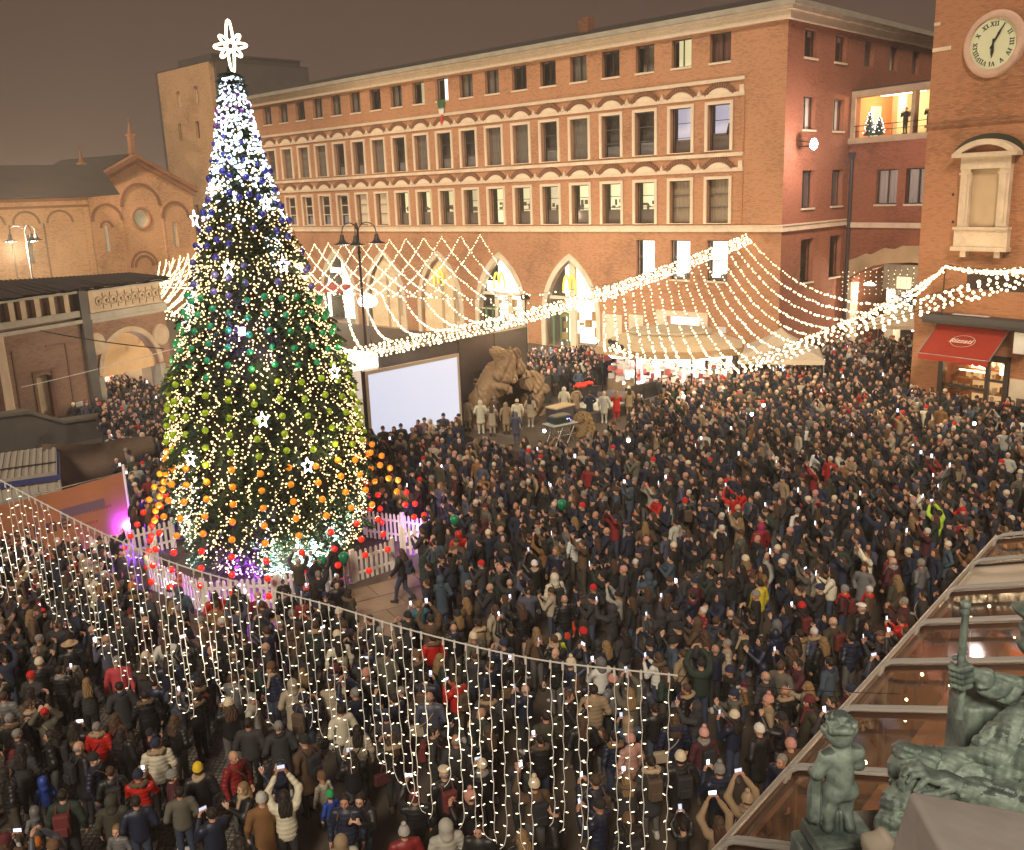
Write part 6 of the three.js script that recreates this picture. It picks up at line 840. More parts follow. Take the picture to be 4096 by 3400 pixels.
// hair and hats sit on the head as they are; k scales them for children
const HG = {}, shell = (r, c) => ell(c, r);
const faceCut = (y0) => (x, y, z) => Math.max(z - 0.045 - Math.max(0, y - 1.66) * 0.8, -(y - y0) * 0.9) ;
const HAT = {
  short: [(() => { const e = shell([0.089, 0.107, 0.106], [0, 1.645, -0.014]); return (x, y, z) => Math.max(e(x, y, z) + 0.003 * Math.sin(x * 130) * Math.sin(y * 90 + z * 70), faceCut(1.56)(x, y, z)); })(), [-0.1, 1.54, -0.13], [0.1, 1.77, 0.12]],
  long: [(() => { const e = shell([0.093, 0.11, 0.11], [0, 1.645, -0.014]), b = uni([cap([0, 1.58, -0.065], [0, 1.36, -0.115], 0.085, 0.07), cap([-0.07, 1.6, -0.02], [-0.1, 1.4, 0.03], 0.034, 0.03), cap([0.07, 1.6, -0.02], [0.1, 1.4, 0.03], 0.034, 0.03), cap([-0.06, 1.5, -0.09], [-0.06, 1.33, -0.12], 0.06, 0.05), cap([0.06, 1.5, -0.09], [0.06, 1.33, -0.12], 0.06, 0.05)], 0.04); return (x, y, z) => Math.min(Math.max(e(x, y, z), faceCut(1.55)(x, y, z)), b(x, y, z) + 0.006 * Math.sin(x * 110 + 2 * Math.sin(y * 30))); })(), [-0.16, 1.26, -0.2], [0.16, 1.77, 0.12]],
  bald: [(() => { const e = shell([0.084, 0.09, 0.102], [0, 1.62, -0.012]); return (x, y, z) => Math.max(e(x, y, z), z - 0.02, y - 1.64, 1.565 - y); })(), [-0.1, 1.54, -0.13], [0.1, 1.68, 0.05]],
  beanie: [(() => { const e = shell([0.094, 0.108, 0.112], [0, 1.668, -0.008]); return (x, y, z) => { const rim = Math.max(Math.abs(y - 1.65 - z * 0.12) - 0.02, Math.hypot(x, (z + 0.006) * 0.87) - 0.101); return Math.min(Math.max(e(x, y, z) - 0.0025 * Math.sin(Math.atan2(x, z) * 22), 1.64 + z * 0.12 - y), rim); }; })(), [-0.12, 1.58, -0.14], [0.12, 1.8, 0.13]],
  hood: [(() => { const e = uni([shell([0.118, 0.14, 0.13], [0, 1.625, -0.028]), cap([0, 1.46, -0.05], [0, 1.5, -0.03], 0.11, 0.115)], 0.04), o = ell([0, 1.612, 0.12], [0.078, 0.115, 0.15]); return (x, y, z) => Math.max(e(x, y, z), -o(x, y, z)); })(), [-0.15, 1.34, -0.2], [0.15, 1.8, 0.14]],
  flat: [(() => { const e = shell([0.102, 0.05, 0.122], [0, 1.712, 0.0]), b = ell([0, 1.69, 0.1], [0.07, 0.014, 0.06]); return (x, y, z) => Math.min(Math.max(e(x, y, z), 1.69 - y), b(x, y, z)); })(), [-0.12, 1.66, -0.14], [0.12, 1.78, 0.18]],
  straw: [(() => { const e = shell([0.1, 0.1, 0.11], [0, 1.69, -0.005]); return (x, y, z) => Math.min(Math.max(e(x, y, z), 1.68 - y), Math.max(Math.abs(y - 1.685) - 0.012, Math.hypot(x, z) - 0.19)); })(), [-0.21, 1.65, -0.21], [0.21, 1.82, 0.21]],
  furring: [(() => { const r = rng(9), l = []; for (let i = 0; i < 40; i++) { const a = i / 40 * PI * 2; l.push(ell([Math.cos(a) * 0.135 + rr(-0.01, 0.01, r), 1.475 + Math.sin(a) * -0.035 + rr(-0.012, 0.012, r), Math.sin(a) * 0.13 - 0.035], [rr(0.034, 0.05, r), rr(0.034, 0.05, r), rr(0.034, 0.05, r)])); } return uni(l, 0.012); })(), [-0.21, 1.37, -0.25], [0.21, 1.58, 0.18]],
  scarf: [(() => { const l = []; for (let i = 0; i < 18; i++) { const a = i / 18 * PI * 2, b = (i + 1) / 18 * PI * 2, q = (t) => [Math.cos(t) * 0.085, 1.465 + 0.015 * Math.sin(t * 2), Math.sin(t) * 0.085 - 0.01]; l.push(cap(q(a), q(b), 0.042, 0.042)); } l.push(cap([0.05, 1.45, 0.1], [0.06, 1.22, 0.19], 0.035, 0.03)); return uni(l, 0.02); })(), [-0.15, 1.15, -0.16], [0.15, 1.53, 0.25]],
};
HAT.glasses = HAT.short;
const hatOf = (k) => HG[k] ??= drape(k === 'pom' ? joinFlat([hatOf('beanie'), new THREE.IcosahedronGeometry(0.045, 2).translate(0, 1.81, -0.01)]) : netMesh(HAT[k][0], HAT[k][1], HAT[k][2], k === 'hood' || k === 'furring' ? 0.015 : 0.0125));
const joinFlat = (l) => M(l.map((g) => { g = g.clone(); g.deleteAttribute('uv'); return g; }));
const COAT = { magenta: [0.3, 0.02, 0.07], rose: [0.42, 0.24, 0.2], black: [0.012, 0.012, 0.014], charcoal: [0.03, 0.03, 0.034], navy: [0.013, 0.019, 0.042], grey: [0.13, 0.13, 0.135], palegrey: [0.34, 0.34, 0.3], stone: [0.34, 0.29, 0.22], white: [0.6, 0.6, 0.57], cream: [0.56, 0.53, 0.42], beige: [0.27, 0.2, 0.125], camel: [0.17, 0.085, 0.03], brown: [0.085, 0.05, 0.03], olive: [0.042, 0.04, 0.026], greyolive: [0.1, 0.095, 0.075], forest: [0.018, 0.032, 0.025], green: [0.03, 0.26, 0.06], red: [0.42, 0.014, 0.01], darkred: [0.19, 0.014, 0.016], maroon: [0.06, 0.012, 0.018], rosered: [0.42, 0.045, 0.06], pink: [0.55, 0.13, 0.16], orangered: [0.58, 0.07, 0.02], lime: [0.56, 0.64, 0.04], yellow: [0.55, 0.46, 0.03], hivis: [0.45, 0.68, 0.05], blue: [0.02, 0.055, 0.3], slate: [0.06, 0.065, 0.1], steelblue: [0.045, 0.07, 0.1], teal: [0.025, 0.14, 0.2] };
const CW = { greyolive: 'grey-olive', palegrey: 'pale grey', darkred: 'dark red', rosered: 'rose red', orangered: 'orange-red', hivis: 'bright yellow-green', steelblue: 'blue-grey', slate: 'slate blue', lime: 'lime yellow', forest: 'dark green' };
const HAIR = { dark: [0.014, 0.009, 0.007], brown: [0.06, 0.032, 0.018], grey: [0.2, 0.19, 0.18], white: [0.5, 0.48, 0.45], blond: [0.2, 0.125, 0.055] };
const CAPC = { black: [0.014, 0.014, 0.016], navy: [0.015, 0.02, 0.05], grey: [0.2, 0.2, 0.2], lightgrey: [0.42, 0.41, 0.39], cream: [0.6, 0.52, 0.38], beige: [0.36, 0.28, 0.19], brown: [0.13, 0.07, 0.035], white: [0.7, 0.69, 0.66], whiteband: [0.6, 0.58, 0.56], red: [0.5, 0.012, 0.012], maroon: [0.1, 0.012, 0.02], pink: [0.55, 0.3, 0.28], rose: [0.48, 0.24, 0.2], green: [0.02, 0.3, 0.1], yellow: [0.68, 0.47, 0.02], orange: [0.55, 0.16, 0.02], striped: [0.35, 0.34, 0.33], straw: [0.42, 0.3, 0.16] };
const matCache = {}, M_ = (kind, c, o = {}) => matCache[kind + c.join()] ??= std(c, { roughness: 0.82, ...(kind === 'coat' || kind === 't' || kind === 'cap' ? { map: T.cloth, bumpMap: T.cloth, bumpScale: kind === 'cap' ? 0.006 : 0.014 } : {}), ...o });
const SKIN = [[0.46, 0.25, 0.17], [0.5, 0.29, 0.2], [0.4, 0.21, 0.14], [0.53, 0.32, 0.23]], TROU = [[0.02, 0.02, 0.024], [0.03, 0.045, 0.085], [0.045, 0.06, 0.1], [0.015, 0.015, 0.017], [0.06, 0.05, 0.04], [0.1, 0.1, 0.1]], SHOE = [[0.02, 0.018, 0.017], [0.1, 0.08, 0.06], [0.4, 0.4, 0.4]];
const eyeMat = std([0.01, 0.008, 0.007], { roughness: 0.3 });
// ---- the list of people: the distinctive ones first ----
const people = [], rp = rng(4242);
const P = (x, z, coat, head, tone, pose, face, kid) => people.push({ x, z, coat, head, tone, pose, face, kid: !!kid, hero: true });
P(-12.70, -21.70, 'charcoal', 'short', 'brown', 'side', 20); P(-11.39, -20.26, 'black', 'beanie', 'cream', 'pocket', 10); P(-10.74, -19.89, 'black', 'short', 'dark', 'front', -40); P(-11.07, -21.15, 'black', 'straw', 'straw', 'side', 0); P(-9.49, -20.12, 'rosered', 'beanie', 'grey', 'side', 170); P(-8.98, -20.54, 'black', 'beanie', 'cream', 'side', -30); P(-9.02, -19.06, 'charcoal', 'short', 'dark', 'pocket', 10); P(-8.26, -18.56, 'black', 'short', 'dark', 'side', 5); P(-10.80, -17.75, 'black', 'short', 'grey', 'side', -20); P(-8.84, -17.44, 'red', 'short', 'grey', 'side', -30); P(-9.32, -17.43, 'black', 'long', 'dark', 'front', -20); P(-8.38, -16.22, 'navy', 'beanie', 'black', 'side', -120); P(-7.28, -15.60, 'red', 'beanie', 'navy', 'front', -15); P(-6.64, -15.59, 'maroon', 'beanie', 'grey', 'pocket', -90); P(-6.17, -15.67, 'black', 'beanie', 'yellow', 'pocket', 0); P(-5.60, -16.04, 'darkred', 'bald', 'grey', 'side', -140); P(-5.20, -15.18, 'black', 'long', 'blond', 'front', 110); P(-9.54, -16.37, 'blue', 'hood', 'blue', 'side', 20, 1); P(-6.34, -15.10, 'greyolive', 'short', 'dark', 'pocket', 0); P(-4.72, -14.68, 'camel', 'beanie', 'lightgrey', 'side', 5); P(-4.33, -14.73, 'cream', 'long', 'dark', 'over', 0); P(-3.72, -15.62, 'blue', 'beanie', 'green', 'side', 30, 1); P(-3.94, -16.03, 'cream', 'beanie', 'brown', 'side', 40, 1); P(-3.20, -14.52, 'navy', 'short', 'dark', 'side', 165); P(-7.37, -14.66, 'grey', 'short', 'blond', 'side', 150, 1); P(-7.01, -14.78, 'navy', 'short', 'dark', 'pocket', 0); P(-7.51, -14.91, 'olive', 'hood', 'olive', 'side', -15); P(-8.40, -14.96, 'forest', 'short', 'dark', 'side', -20); P(-9.24, -15.43, 'grey', 'hood', 'grey', 'pocket', 10, 1); P(-8.65, -14.34, 'navy', 'beanie', 'orange', 'side', 0, 1); P(-5.52, -14.36, 'navy', 'short', 'dark', 'front', 20); P(-6.24, -17.96, 'black', 'beanie', 'cream', 'front', 10); P(-5.81, -18.17, 'palegrey', 'beanie', 'grey', 'side', -110); P(-5.06, -18.77, 'stone', 'hood', 'stone', 'pocket', 0); P(-6.80, -20.35, 'black', 'short', 'blond', 'side', -40); P(-6.84, -23.13, 'charcoal', 'short', 'brown', 'front', 10); P(-10.41, -26.91, 'pink', 'hood', 'pink', 'side', 20, 1); P(-8.23, -24.24, 'green', 'hood', 'green', 'side', 0, 1); P(-8.33, -23.91, 'red', 'long', 'dark', 'pocket', 0); P(-7.83, -24.23, 'black', 'long', 'dark', 'side', -10); P(-5.70, -24.20, 'navy', 'long', 'dark', 'front', 25); P(-6.43, -23.97, 'black', 'short', 'dark', 'pocket', 15); P(-5.06, -24.38, 'black', 'short', 'dark', 'side', 190); P(-12.02, -24.70, 'cream', 'hood', 'cream', 'side', -150); P(-10.81, -24.49, 'black', 'beanie', 'orange', 'pocket', 0); P(-4.69, -22.61, 'charcoal', 'beanie', 'cream', 'side', -60); P(-4.57, -23.52, 'olive', 'long', 'dark', 'side', -70); P(-3.47, -26.45, 'black', 'long', 'brown', 'walk', 60); P(-2.62, -22.64, 'teal', 'short', 'blond', 'front', 30); P(-2.36, -23.16, 'grey', 'hood', 'grey', 'side', 15, 1); P(-2.13, -20.91, 'red', 'short', 'dark', 'side', 20); P(-2.18, -24.53, 'steelblue', 'hood', 'steelblue', 'pocket', 10); P(1.16, -26.04, 'navy', 'long', 'blond', 'side', 150); P(0.50, -25.31, 'black', 'beanie', 'white', 'over', 30); P(1.01, -24.06, 'cream', 'hood', 'cream', 'side', 30); P(1.20, -22.59, 'black', 'bald', 'bald', 'pocket', 20); P(1.25, -22.63, 'orangered', 'hood', 'orangered', 'side', 15, 1); P(0.95, -21.39, 'lime', 'beanie', 'cream', 'side', 30, 1); P(1.82, -19.39, 'white', 'hood', 'grey', 'front', 30); P(-0.61, -22.27, 'stone', 'long', 'brown', 'side', 50); P(-1.02, -21.51, 'beige', 'fur', 'beige', 'side', 30); P(-1.12, -20.73, 'greyolive', 'beanie', 'cream', 'pocket', 40); P(-3.47, -19.11, 'black', 'beanie', 'rose', 'side', -30); P(0.08, -18.34, 'navy', 'bald', 'grey', 'front', 40); P(1.98, -18.35, 'grey', 'beanie', 'rose', 'pocket', 50); P(2.11, -16.84, 'steelblue', 'hood', 'beige', 'front', 20); P(-0.85, -17.23, 'forest', 'bald', 'bald', 'side', 130); P(-1.79, -16.72, 'charcoal', 'short', 'dark', 'arm', -100); P(0.33, -16.34, 'black', 'fur', 'black', 'front', 20); P(1.79, -16.37, 'navy', 'fur', 'brown', 'pocket', 30); P(2.08, -16.23, 'rose', 'beanie', 'rose', 'side', 40); P(-0.80, -15.60, 'black', 'beanie', 'cream', 'front', 10); P(-1.49, -15.25, 'black', 'flat', 'cream', 'side', 20); P(-2.08, -13.78, 'darkred', 'pom', 'striped', 'side', 10); P(-1.37, -13.72, 'palegrey', 'hood', 'palegrey', 'side', 15); P(-0.82, -13.74, 'black', 'short', 'dark', 'side', 170); P(0.49, -14.11, 'black', 'short', 'dark', 'pocket', 80); P(-2.96, -14.65, 'black', 'glasses', 'dark', 'front', 160); P(-3.10, -13.49, 'palegrey', 'hood', 'beige', 'side', 0); P(2.35, -15.38, 'charcoal', 'fur', 'beige', 'pocket', 20); P(3.15, -19.54, 'white', 'long', 'brown', 'front', 50); P(-0.09, -13.50, 'black', 'long', 'blond', 'side', 30); P(5.77, -30.16, 'black', 'beanie', 'red', 'side', 30); P(9.26, -29.06, 'white', 'short', 'grey', 'pocket', 40); P(12.33, -27.47, 'olive', 'long', 'blond', 'side', 45); P(13.56, -28.30, 'hivis', 'short', 'dark', 'over', 50); P(13.83, -27.44, 'darkred', 'short', 'dark', 'side', 50); P(7.64, -27.53, 'darkred', 'hood', 'magenta', 'side', 30); P(6.49, -24.85, 'navy', 'beanie', 'cream', 'side', 40); P(4.58, -22.81, 'navy', 'glasses', 'dark', 'front', 60); P(6.44, -23.18, 'yellow', 'short', 'dark', 'side', 50); P(7.18, -21.90, 'black', 'beanie', 'red', 'front', 40); P(8.37, -24.31, 'palegrey', 'long', 'brown', 'front', 60); P(9.22, -22.77, 'brown', 'short', 'white', 'scarfred', 75); P(10.70, -25.03, 'darkred', 'beanie', 'cream', 'side', 60); P(10.47, -24.32, 'maroon', 'bald', 'bald', 'side', 60); P(10.14, -23.23, 'olive', 'long', 'blond', 'side', 50); P(11.29, -24.39, 'grey', 'beanie', 'grey', 'pocket', 60); P(10.38, -22.18, 'charcoal', 'glasses', 'dark', 'side', 90); P(8.60, -22.83, 'maroon', 'beanie', 'grey', 'scarfred', 70); P(8.57, -21.55, 'black', 'flat', 'white', 'pocket', 60); P(9.33, -20.99, 'red', 'short', 'brown', 'front', 60); P(7.04, -20.51, 'slate', 'short', 'white', 'pocket', 50); P(7.57, -20.73, 'olive', 'bald', 'bald', 'pocket', 50); P(7.76, -20.05, 'navy', 'short', 'dark', 'pocket', 50); P(8.41, -19.88, 'charcoal', 'flat', 'brown', 'front', 75); P(6.29, -21.02, 'black', 'hood', 'grey', 'side', 40); P(5.29, -18.34, 'charcoal', 'bald', 'bald', 'side', 50); P(5.55, -17.79, 'black', 'bald', 'blond', 'pocket', 45); P(5.88, -17.24, 'olive', 'beanie', 'maroon', 'side', 120); P(6.40, -17.36, 'charcoal', 'short', 'dark', 'front', 110); P(4.28, -16.93, 'navy', 'beanie', 'cream', 'front', 50); P(4.62, -16.32, 'black', 'beanie', 'whiteband', 'pocket', 50); P(3.55, -16.39, 'maroon', 'pom', 'pink', 'side', 30); P(5.08, -15.81, 'brown', 'beanie', 'rose', 'side', 40); P(3.85, -14.22, 'beige', 'pom', 'beige', 'over', 30); P(3.24, -13.71, 'beige', 'long', 'brown', 'over', 20); P(3.54, -15.01, 'navy', 'pom', 'grey', 'front', 30); P(2.91, -15.42, 'black', 'beanie', 'cream', 'pocket', 20); P(2.74, -14.20, 'black', 'short', 'dark', 'over', 15, 1); P(7.50, -30.59, 'red', 'short', 'dark', 'over', 50); P(11.31, -32.10, 'olive', 'hood', 'olive', 'pocket', 40); P(17.99, -41.87, 'red', 'hood', 'red', 'side', 40); P(-1.81, -27.77, 'red', 'hood', 'red', 'side', 10); P(1.84, -27.39, 'white', 'short', 'dark', 'side', 30); P(3.73, -19.62, 'beige', 'short', 'brown', 'side', 50); P(6.66, -20.37, 'beige', 'fur', 'brown', 'side', 50);
// where nobody stands: inside the fence, on the free slabs, behind the banner, at the stage and stalls
const inside = (poly, x, z) => { let c = false; for (let i = 0, j = poly.length - 1; i < poly.length; j = i++) { const [a, b] = poly[i], [d, e] = poly[j]; if (b > z !== e > z && x < ((d - a) * (z - b)) / (e - b) + a) c = !c; } return c; };
const FREE = [[[-15, -30.1], [-12.3, -32.6], [-5.6, -32.8], [-2.2, -30.9], [-3.7, -28.6], [-7.1, -25.8], [-9.6, -25.8], [-12.3, -28.0]], [[-11.5, -27.6], [-9.6, -25.9], [-5.9, -25.6], [-5.6, -24.4], [-9.8, -24.2], [-12.3, -26.3]], [[-5.7, -27.8], [-4.9, -29.2], [-3.7, -30.5], [-3.1, -28.6], [-2.8, -26.4], [-2.7, -24.8], [-2.7, -22.8], [-2.9, -22], [-4.1, -22.2], [-4.6, -22.9], [-5, -24.1]], [[-14, -30.0], [-13.9, -33.2], [-17.5, -39.5], [-22.5, -50], [-50, -52], [-50, -26], [-20.5, -27.5]], [[-9.5, -44.5], [-7.2, -41.0], [-2.2, -45.4], [0.6, -43.6], [5.4, -44.6], [8.9, -48.6], [7.4, -53.4], [2.5, -55], [-2.4, -52.5]], [[-2.7, -52], [7.8, -52.5], [7.5, -50], [6.8, -47], [5, -41.9], [3, -38.9], [1.4, -38.6], [-2.3, -40.3], [-2.7, -46.5]], [[-9, -17.3], [-8.1, -18.5], [-9.6, -19.6], [-10.6, -18.5]], [[-6.6, -16.2], [-5.7, -16.8], [-6.4, -17.7], [-7.4, -17.2]]];
const tl = V(2.81, 0, -11.66), inTerrace = (x, z) => (x - tl.x) * 0.759 + (z - tl.z) * 0.651 > -0.45 && z > -24;
const free = (x, z) => {
  if (FREE.some((p) => inside(p, x, z)) || inTerrace(x, z)) return false;
  if (Math.hypot((x - 9.6) / 4.9, (z + 55.2) / 3.9) < 1 || Math.hypot(x - 21.4, z + 45.6) < 0.4) return false;
  const a = (x - 17.7) * -0.696 + (z + 61) * 0.718, b = (x - 17.7) * 0.718 + (z + 61) * 0.696, c = (x - 20.8) * -0.829 + (z + 48.3) * 0.559, d = (x - 24.17) * -0.866 + (z + 67.68) * 0.5, e = (x + 23.8) * 0.914 + (z + 52.3) * 0.407;
  if (a < 0.7 && b < 0.6) return false; // inside the palace
  const s = (x - 20.8) * 0.559 + (z + 48.3) * 0.829; if (c < 0.5 && s > 0) return false; if (d < 0.6) return false; if (e < 0.7 && z < -44) return (e > -4 && (x + 23.8) * 0.407 - (z + 52.3) * 0.914 > 1.1 && (x + 23.8) * 0.407 - (z + 52.3) * 0.914 < 5.2 && e < -0.5);
  return true;
};
const fw = V(0, -0.2397, -0.9708), rt_ = V(0.99933, 0.0353, -0.0087), up_ = V(), seen = (x, y, z, m = 0.06) => { const p = V(x, y, z).project(camera); return Math.abs(p.x) < 1 + m && Math.abs(p.y) < 1 + m && p.z < 1; };
camera.updateMatrixWorld(true); camera.updateProjectionMatrix();
{
  const grid = new Map(), key = (x, z) => Math.floor(x / 0.6) + ',' + Math.floor(z / 0.6), put = (p) => { const k = key(p.x, p.z); (grid.get(k) ?? grid.set(k, []).get(k)).push(p); }, near = (x, z, d) => { const i = Math.floor(x / 0.6), j = Math.floor(z / 0.6); for (let a = -1; a <= 1; a++) for (let b = -1; b <= 1; b++) for (const q of grid.get(i + a + ',' + (j + b)) ?? []) if (Math.hypot(q.x - x, q.z - z) < d) return true; return false; };
  people.forEach(put);
  const coats = ['black', 'black', 'black', 'black', 'charcoal', 'charcoal', 'charcoal', 'navy', 'navy', 'navy', 'olive', 'greyolive', 'brown', 'forest', 'slate', 'grey', 'maroon', 'beige', 'stone', 'steelblue', 'palegrey', 'darkred', 'camel', 'cream', 'white', 'red'], cw = coats.map((c, i) => (i < 10 ? 1.3 : i < 15 ? 0.55 : i < 20 ? 0.32 : i < 24 ? 0.2 : 0.16)), tot = cw.reduce((a, b) => a + b);
  const choose = () => { let t = rp() * tot; for (let i = 0; i < coats.length; i++) if ((t -= cw[i]) < 0) return coats[i]; return 'black'; };
  for (let n = 0; n < 90000; n++) {
    const z = -13.2 - 51 * Math.sqrt(rp()), x = rr(-1, 1, rp) * (4 + Math.abs(z) * 0.62); if (!free(x, z)) continue;
    const lim = z > -24 ? 0.58 : 0.53; if (!seen(x, 1.2, z) || near(x, z, lim * (0.8 + 0.5 * rp()) * (0.82 + 0.5 * vnoise(x * 0.5 + 50, z * 0.5 + 200, 999, 5)))) continue;
    const k = rp() < 0.05, hd = rp(), p = { x, z, coat: choose(), kid: k, hero: false };
    if (hd < 0.34) [p.head, p.tone] = ['short', pick(['dark', 'dark', 'dark', 'brown', 'brown', 'grey', 'white'], rp)]; else if (hd < 0.6) [p.head, p.tone] = ['long', pick(['dark', 'dark', 'dark', 'brown', 'brown', 'brown', 'blond'], rp)]; else if (hd < 0.82) [p.head, p.tone] = ['beanie', pick(['black', 'black', 'black', 'black', 'navy', 'navy', 'grey', 'brown', 'cream', 'brown', 'maroon', 'red', 'rose', 'brown'], rp)]; else if (hd < 0.9) [p.head, p.tone] = ['hood', p.coat]; else if (hd < 0.95) [p.head, p.tone] = ['bald', 'grey']; else [p.head, p.tone] = ['pom', pick(['grey', 'cream', 'rose', 'navy'], rp)];
    p.pose = pick(z > -34 ? ['side', 'pocket', 'pocket', 'side', 'front', 'front', 'over', 'arm'] : ['side', 'pocket', 'pocket', 'side', 'side', 'front', 'over'], rp); if (k && p.pose === 'arm') p.pose = 'side';
    p.yaw = Math.atan2(TX + rr(-1.5, 1.5, rp) - x, TZ - z) + rr(-0.75, 0.75, rp) + (rp() < 0.2 ? rr(-2.4, 2.4, rp) : 0);
    people.push(p); put(p);
  }
}
const dist = (p) => Math.hypot(p.x, 10.8, p.z);
const heroes = people.filter((p) => p.hero && free(p.x, p.z) | 1), fillers = people.filter((p) => !p.hero).sort((a, b) => dist(a) - dist(b));
// costumed people at the grotto and helpers on the stage
const CAST = [[-1.6, -46.9, 'cream', 'hood', 'cream', 'pocket', 3.3], [-1.0, -46.4, 'stone', 'long', 'brown', 'front', 2.9], [-0.3, -46.7, 'beige', 'hood', 'beige', 'side', 3.4], [0.3, -47.3, 'cream', 'beanie', 'cream', 'side', 3.2], [1.0, -47.9, 'stone', 'long', 'dark', 'pocket', 2.7], [-2.3, -47.6, 'beige', 'short', 'dark', 'side', 3.0], [-0.9, -48.0, 'brown', 'short', 'grey', 'front', 3.2], [2.9, -49.9, 'cream', 'hood', 'cream', 'side', 2.9], [3.5, -49.3, 'beige', 'fur', 'beige', 'pocket', 3.5], [4.2, -48.9, 'navy', 'short', 'brown', 'pocket', 3.3], [4.9, -48.2, 'palegrey', 'beanie', 'camel', 'side', 2.9], [5.6, -48.6, 'red', 'long', 'blond', 'front', 3.1], [6.6, -47.3, 'black', 'bald', 'grey', 'front', 2.6], [-3.6, -45.4, 'charcoal', 'short', 'dark', 'side', 3.9], [0.2, -44.6, 'slate', 'hood', 'grey', 'side', 3.0], [6.4, -49.6, 'beige', 'beanie', 'cream', 'side', 3.2]];
for (const [x, z, coat, head, tone, pose, yw] of CAST) heroes.push({ x, z, coat, head, tone: tone === 'camel' ? 'beige' : tone, pose, yaw: yw, kid: false, hero: true, cast: true });
const solo = [...heroes, ...fillers.slice(0, Math.max(0, 303 - heroes.length))], mass = fillers.slice(Math.max(0, 303 - heroes.length));
// ---- what to call them ----
const poseW = { front: 'holding a phone up to film', over: 'with both arms raised overhead', arm: 'with one arm raised', walk: 'walking away from the fence', pocket: 'with hands in pockets', side: 'standing' };
const headW = (p) => { const h = p.head, t = { lightgrey: 'light grey', whiteband: 'white' }[p.tone] ?? p.tone; return h === 'short' ? `short ${t} hair` : h === 'long' ? `long ${t} hair` : h === 'bald' ? 'a bald head' : h === 'beanie' ? `${t} beanie` : h === 'pom' ? `${t} pompom hat` : h === 'hood' ? 'hood up' : h === 'flat' ? `${t} flat cap` : h === 'straw' ? 'straw hat' : h === 'fur' ? 'fur collar' : 'glasses'; };
const styleOf = (p) => p.style ??= p.cast ? 'coat' : p.kid ? 'puffer' : p.pose === 'walk' ? 'jacket' : ['front', 'over', 'arm'].includes(p.pose) ? (rp() < 0.5 ? 'puffer' : 'jacket') : pick(['coat', 'puffer', 'jacket'], rp);
const coatName = (p) => (CW[p.coat] ?? p.coat) + ' ' + { coat: 'long coat', puffer: 'padded jacket', jacket: 'jacket' }[styleOf(p)];
const who = (p) => (p.kid ? 'child' : 'person') + ` in ${coatName(p)}, ${headW(p)}`;
const place = (p) => { if (p.cast) return p.x > 2.4 ? 'on the low stage' : 'at the nativity grotto'; const d = (p.x - tl.x) * -0.759 - (p.z - tl.z) * 0.651; return d < 2.2 && p.z > -25 ? 'beside the glazed terrace' : p.z > -27.5 && p.z < -22.5 && p.x < -3.4 ? 'near the picket fence' : p.x < -4.6 && p.z > -21 ? 'on the cobbles' : p.z > -17.5 ? 'below the light curtain' : Math.hypot(p.x + 3, p.z + 25.5) < 2.2 ? 'by the bare slabs' : 'in the crowd'; };
{
  const count = {}, bump = (l) => (count[l] = (count[l] ?? 0) + 1);
  for (const p of solo) { p.l0 = `${who(p)} ${poseW[p.pose]}`; bump(p.l0); }
  const marks = solo.filter((p) => count[p.l0] === 1 && !['black', 'charcoal', 'navy', 'brown', 'olive', 'forest'].includes(p.coat)), used = new Set();
  for (const p of solo) {
    const tryL = []; if (count[p.l0] === 1) tryL.push(`${p.l0} ${place(p)}`.split(' ').length <= 16 ? `${p.l0} ${place(p)}` : p.l0);
    const near = marks.filter((q) => q !== p).sort((a, b) => Math.hypot(a.x - p.x, a.z - p.z) - Math.hypot(b.x - p.x, b.z - p.z)).slice(0, 9);
    for (const q of near) { const dz = dist(p) - dist(q), rel = dz > 0.5 ? 'behind' : dz < -0.5 ? 'in front of' : 'beside'; tryL.push(`${who(p)} ${rel} ${q.kid ? 'child' : 'someone'} in ${coatName(q)}`, `${who(p)} ${rel} someone with ${headW(q)} in ${CW[q.coat] ?? q.coat}`); }
    p.label = tryL.find((l) => !used.has(l) && l.split(' ').length <= 16) ?? tryL[tryL.length - 1]; used.add(p.label);
  }
}
const phoneG = [rbox(0.078, 0.155, 0.01, 0.004), new THREE.PlaneGeometry(0.066, 0.138).rotateY(PI).translate(0, 0, -0.0062)], phoneScreen = [glow([0.66, 0.76, 1], 1.5), glow([0.8, 0.85, 1], 2.4), glow([0.4, 0.5, 0.75], 0.9)], phoneCase = std([0.03, 0.03, 0.035]);
const packG = M([rbox(0.29, 0.4, 0.14, 0.05, 0, 1.2, -0.23), rbox(0.22, 0.18, 0.06, 0.025, 0, 1.1, -0.31), tube([[-0.1, 1.36, -0.18], [-0.11, 1.47, -0.05], [-0.12, 1.36, 0.16]], 0.016, 5), tube([[0.1, 1.36, -0.18], [0.11, 1.47, -0.05], [0.12, 1.36, 0.16]], 0.016, 5)].map((g) => { g.deleteAttribute('uv'); return g; })), bagG = M([rbox(0.3, 0.24, 0.11, 0.035, 0.27, 0.86, -0.03), tube([[0.24, 0.96, 0.05], [0.05, 1.25, 0.175], [-0.13, 1.46, 0.02], [-0.02, 1.25, -0.16], [0.24, 0.96, -0.1]], 0.012, 5)].map((g) => { g.deleteAttribute('uv'); return g; }));
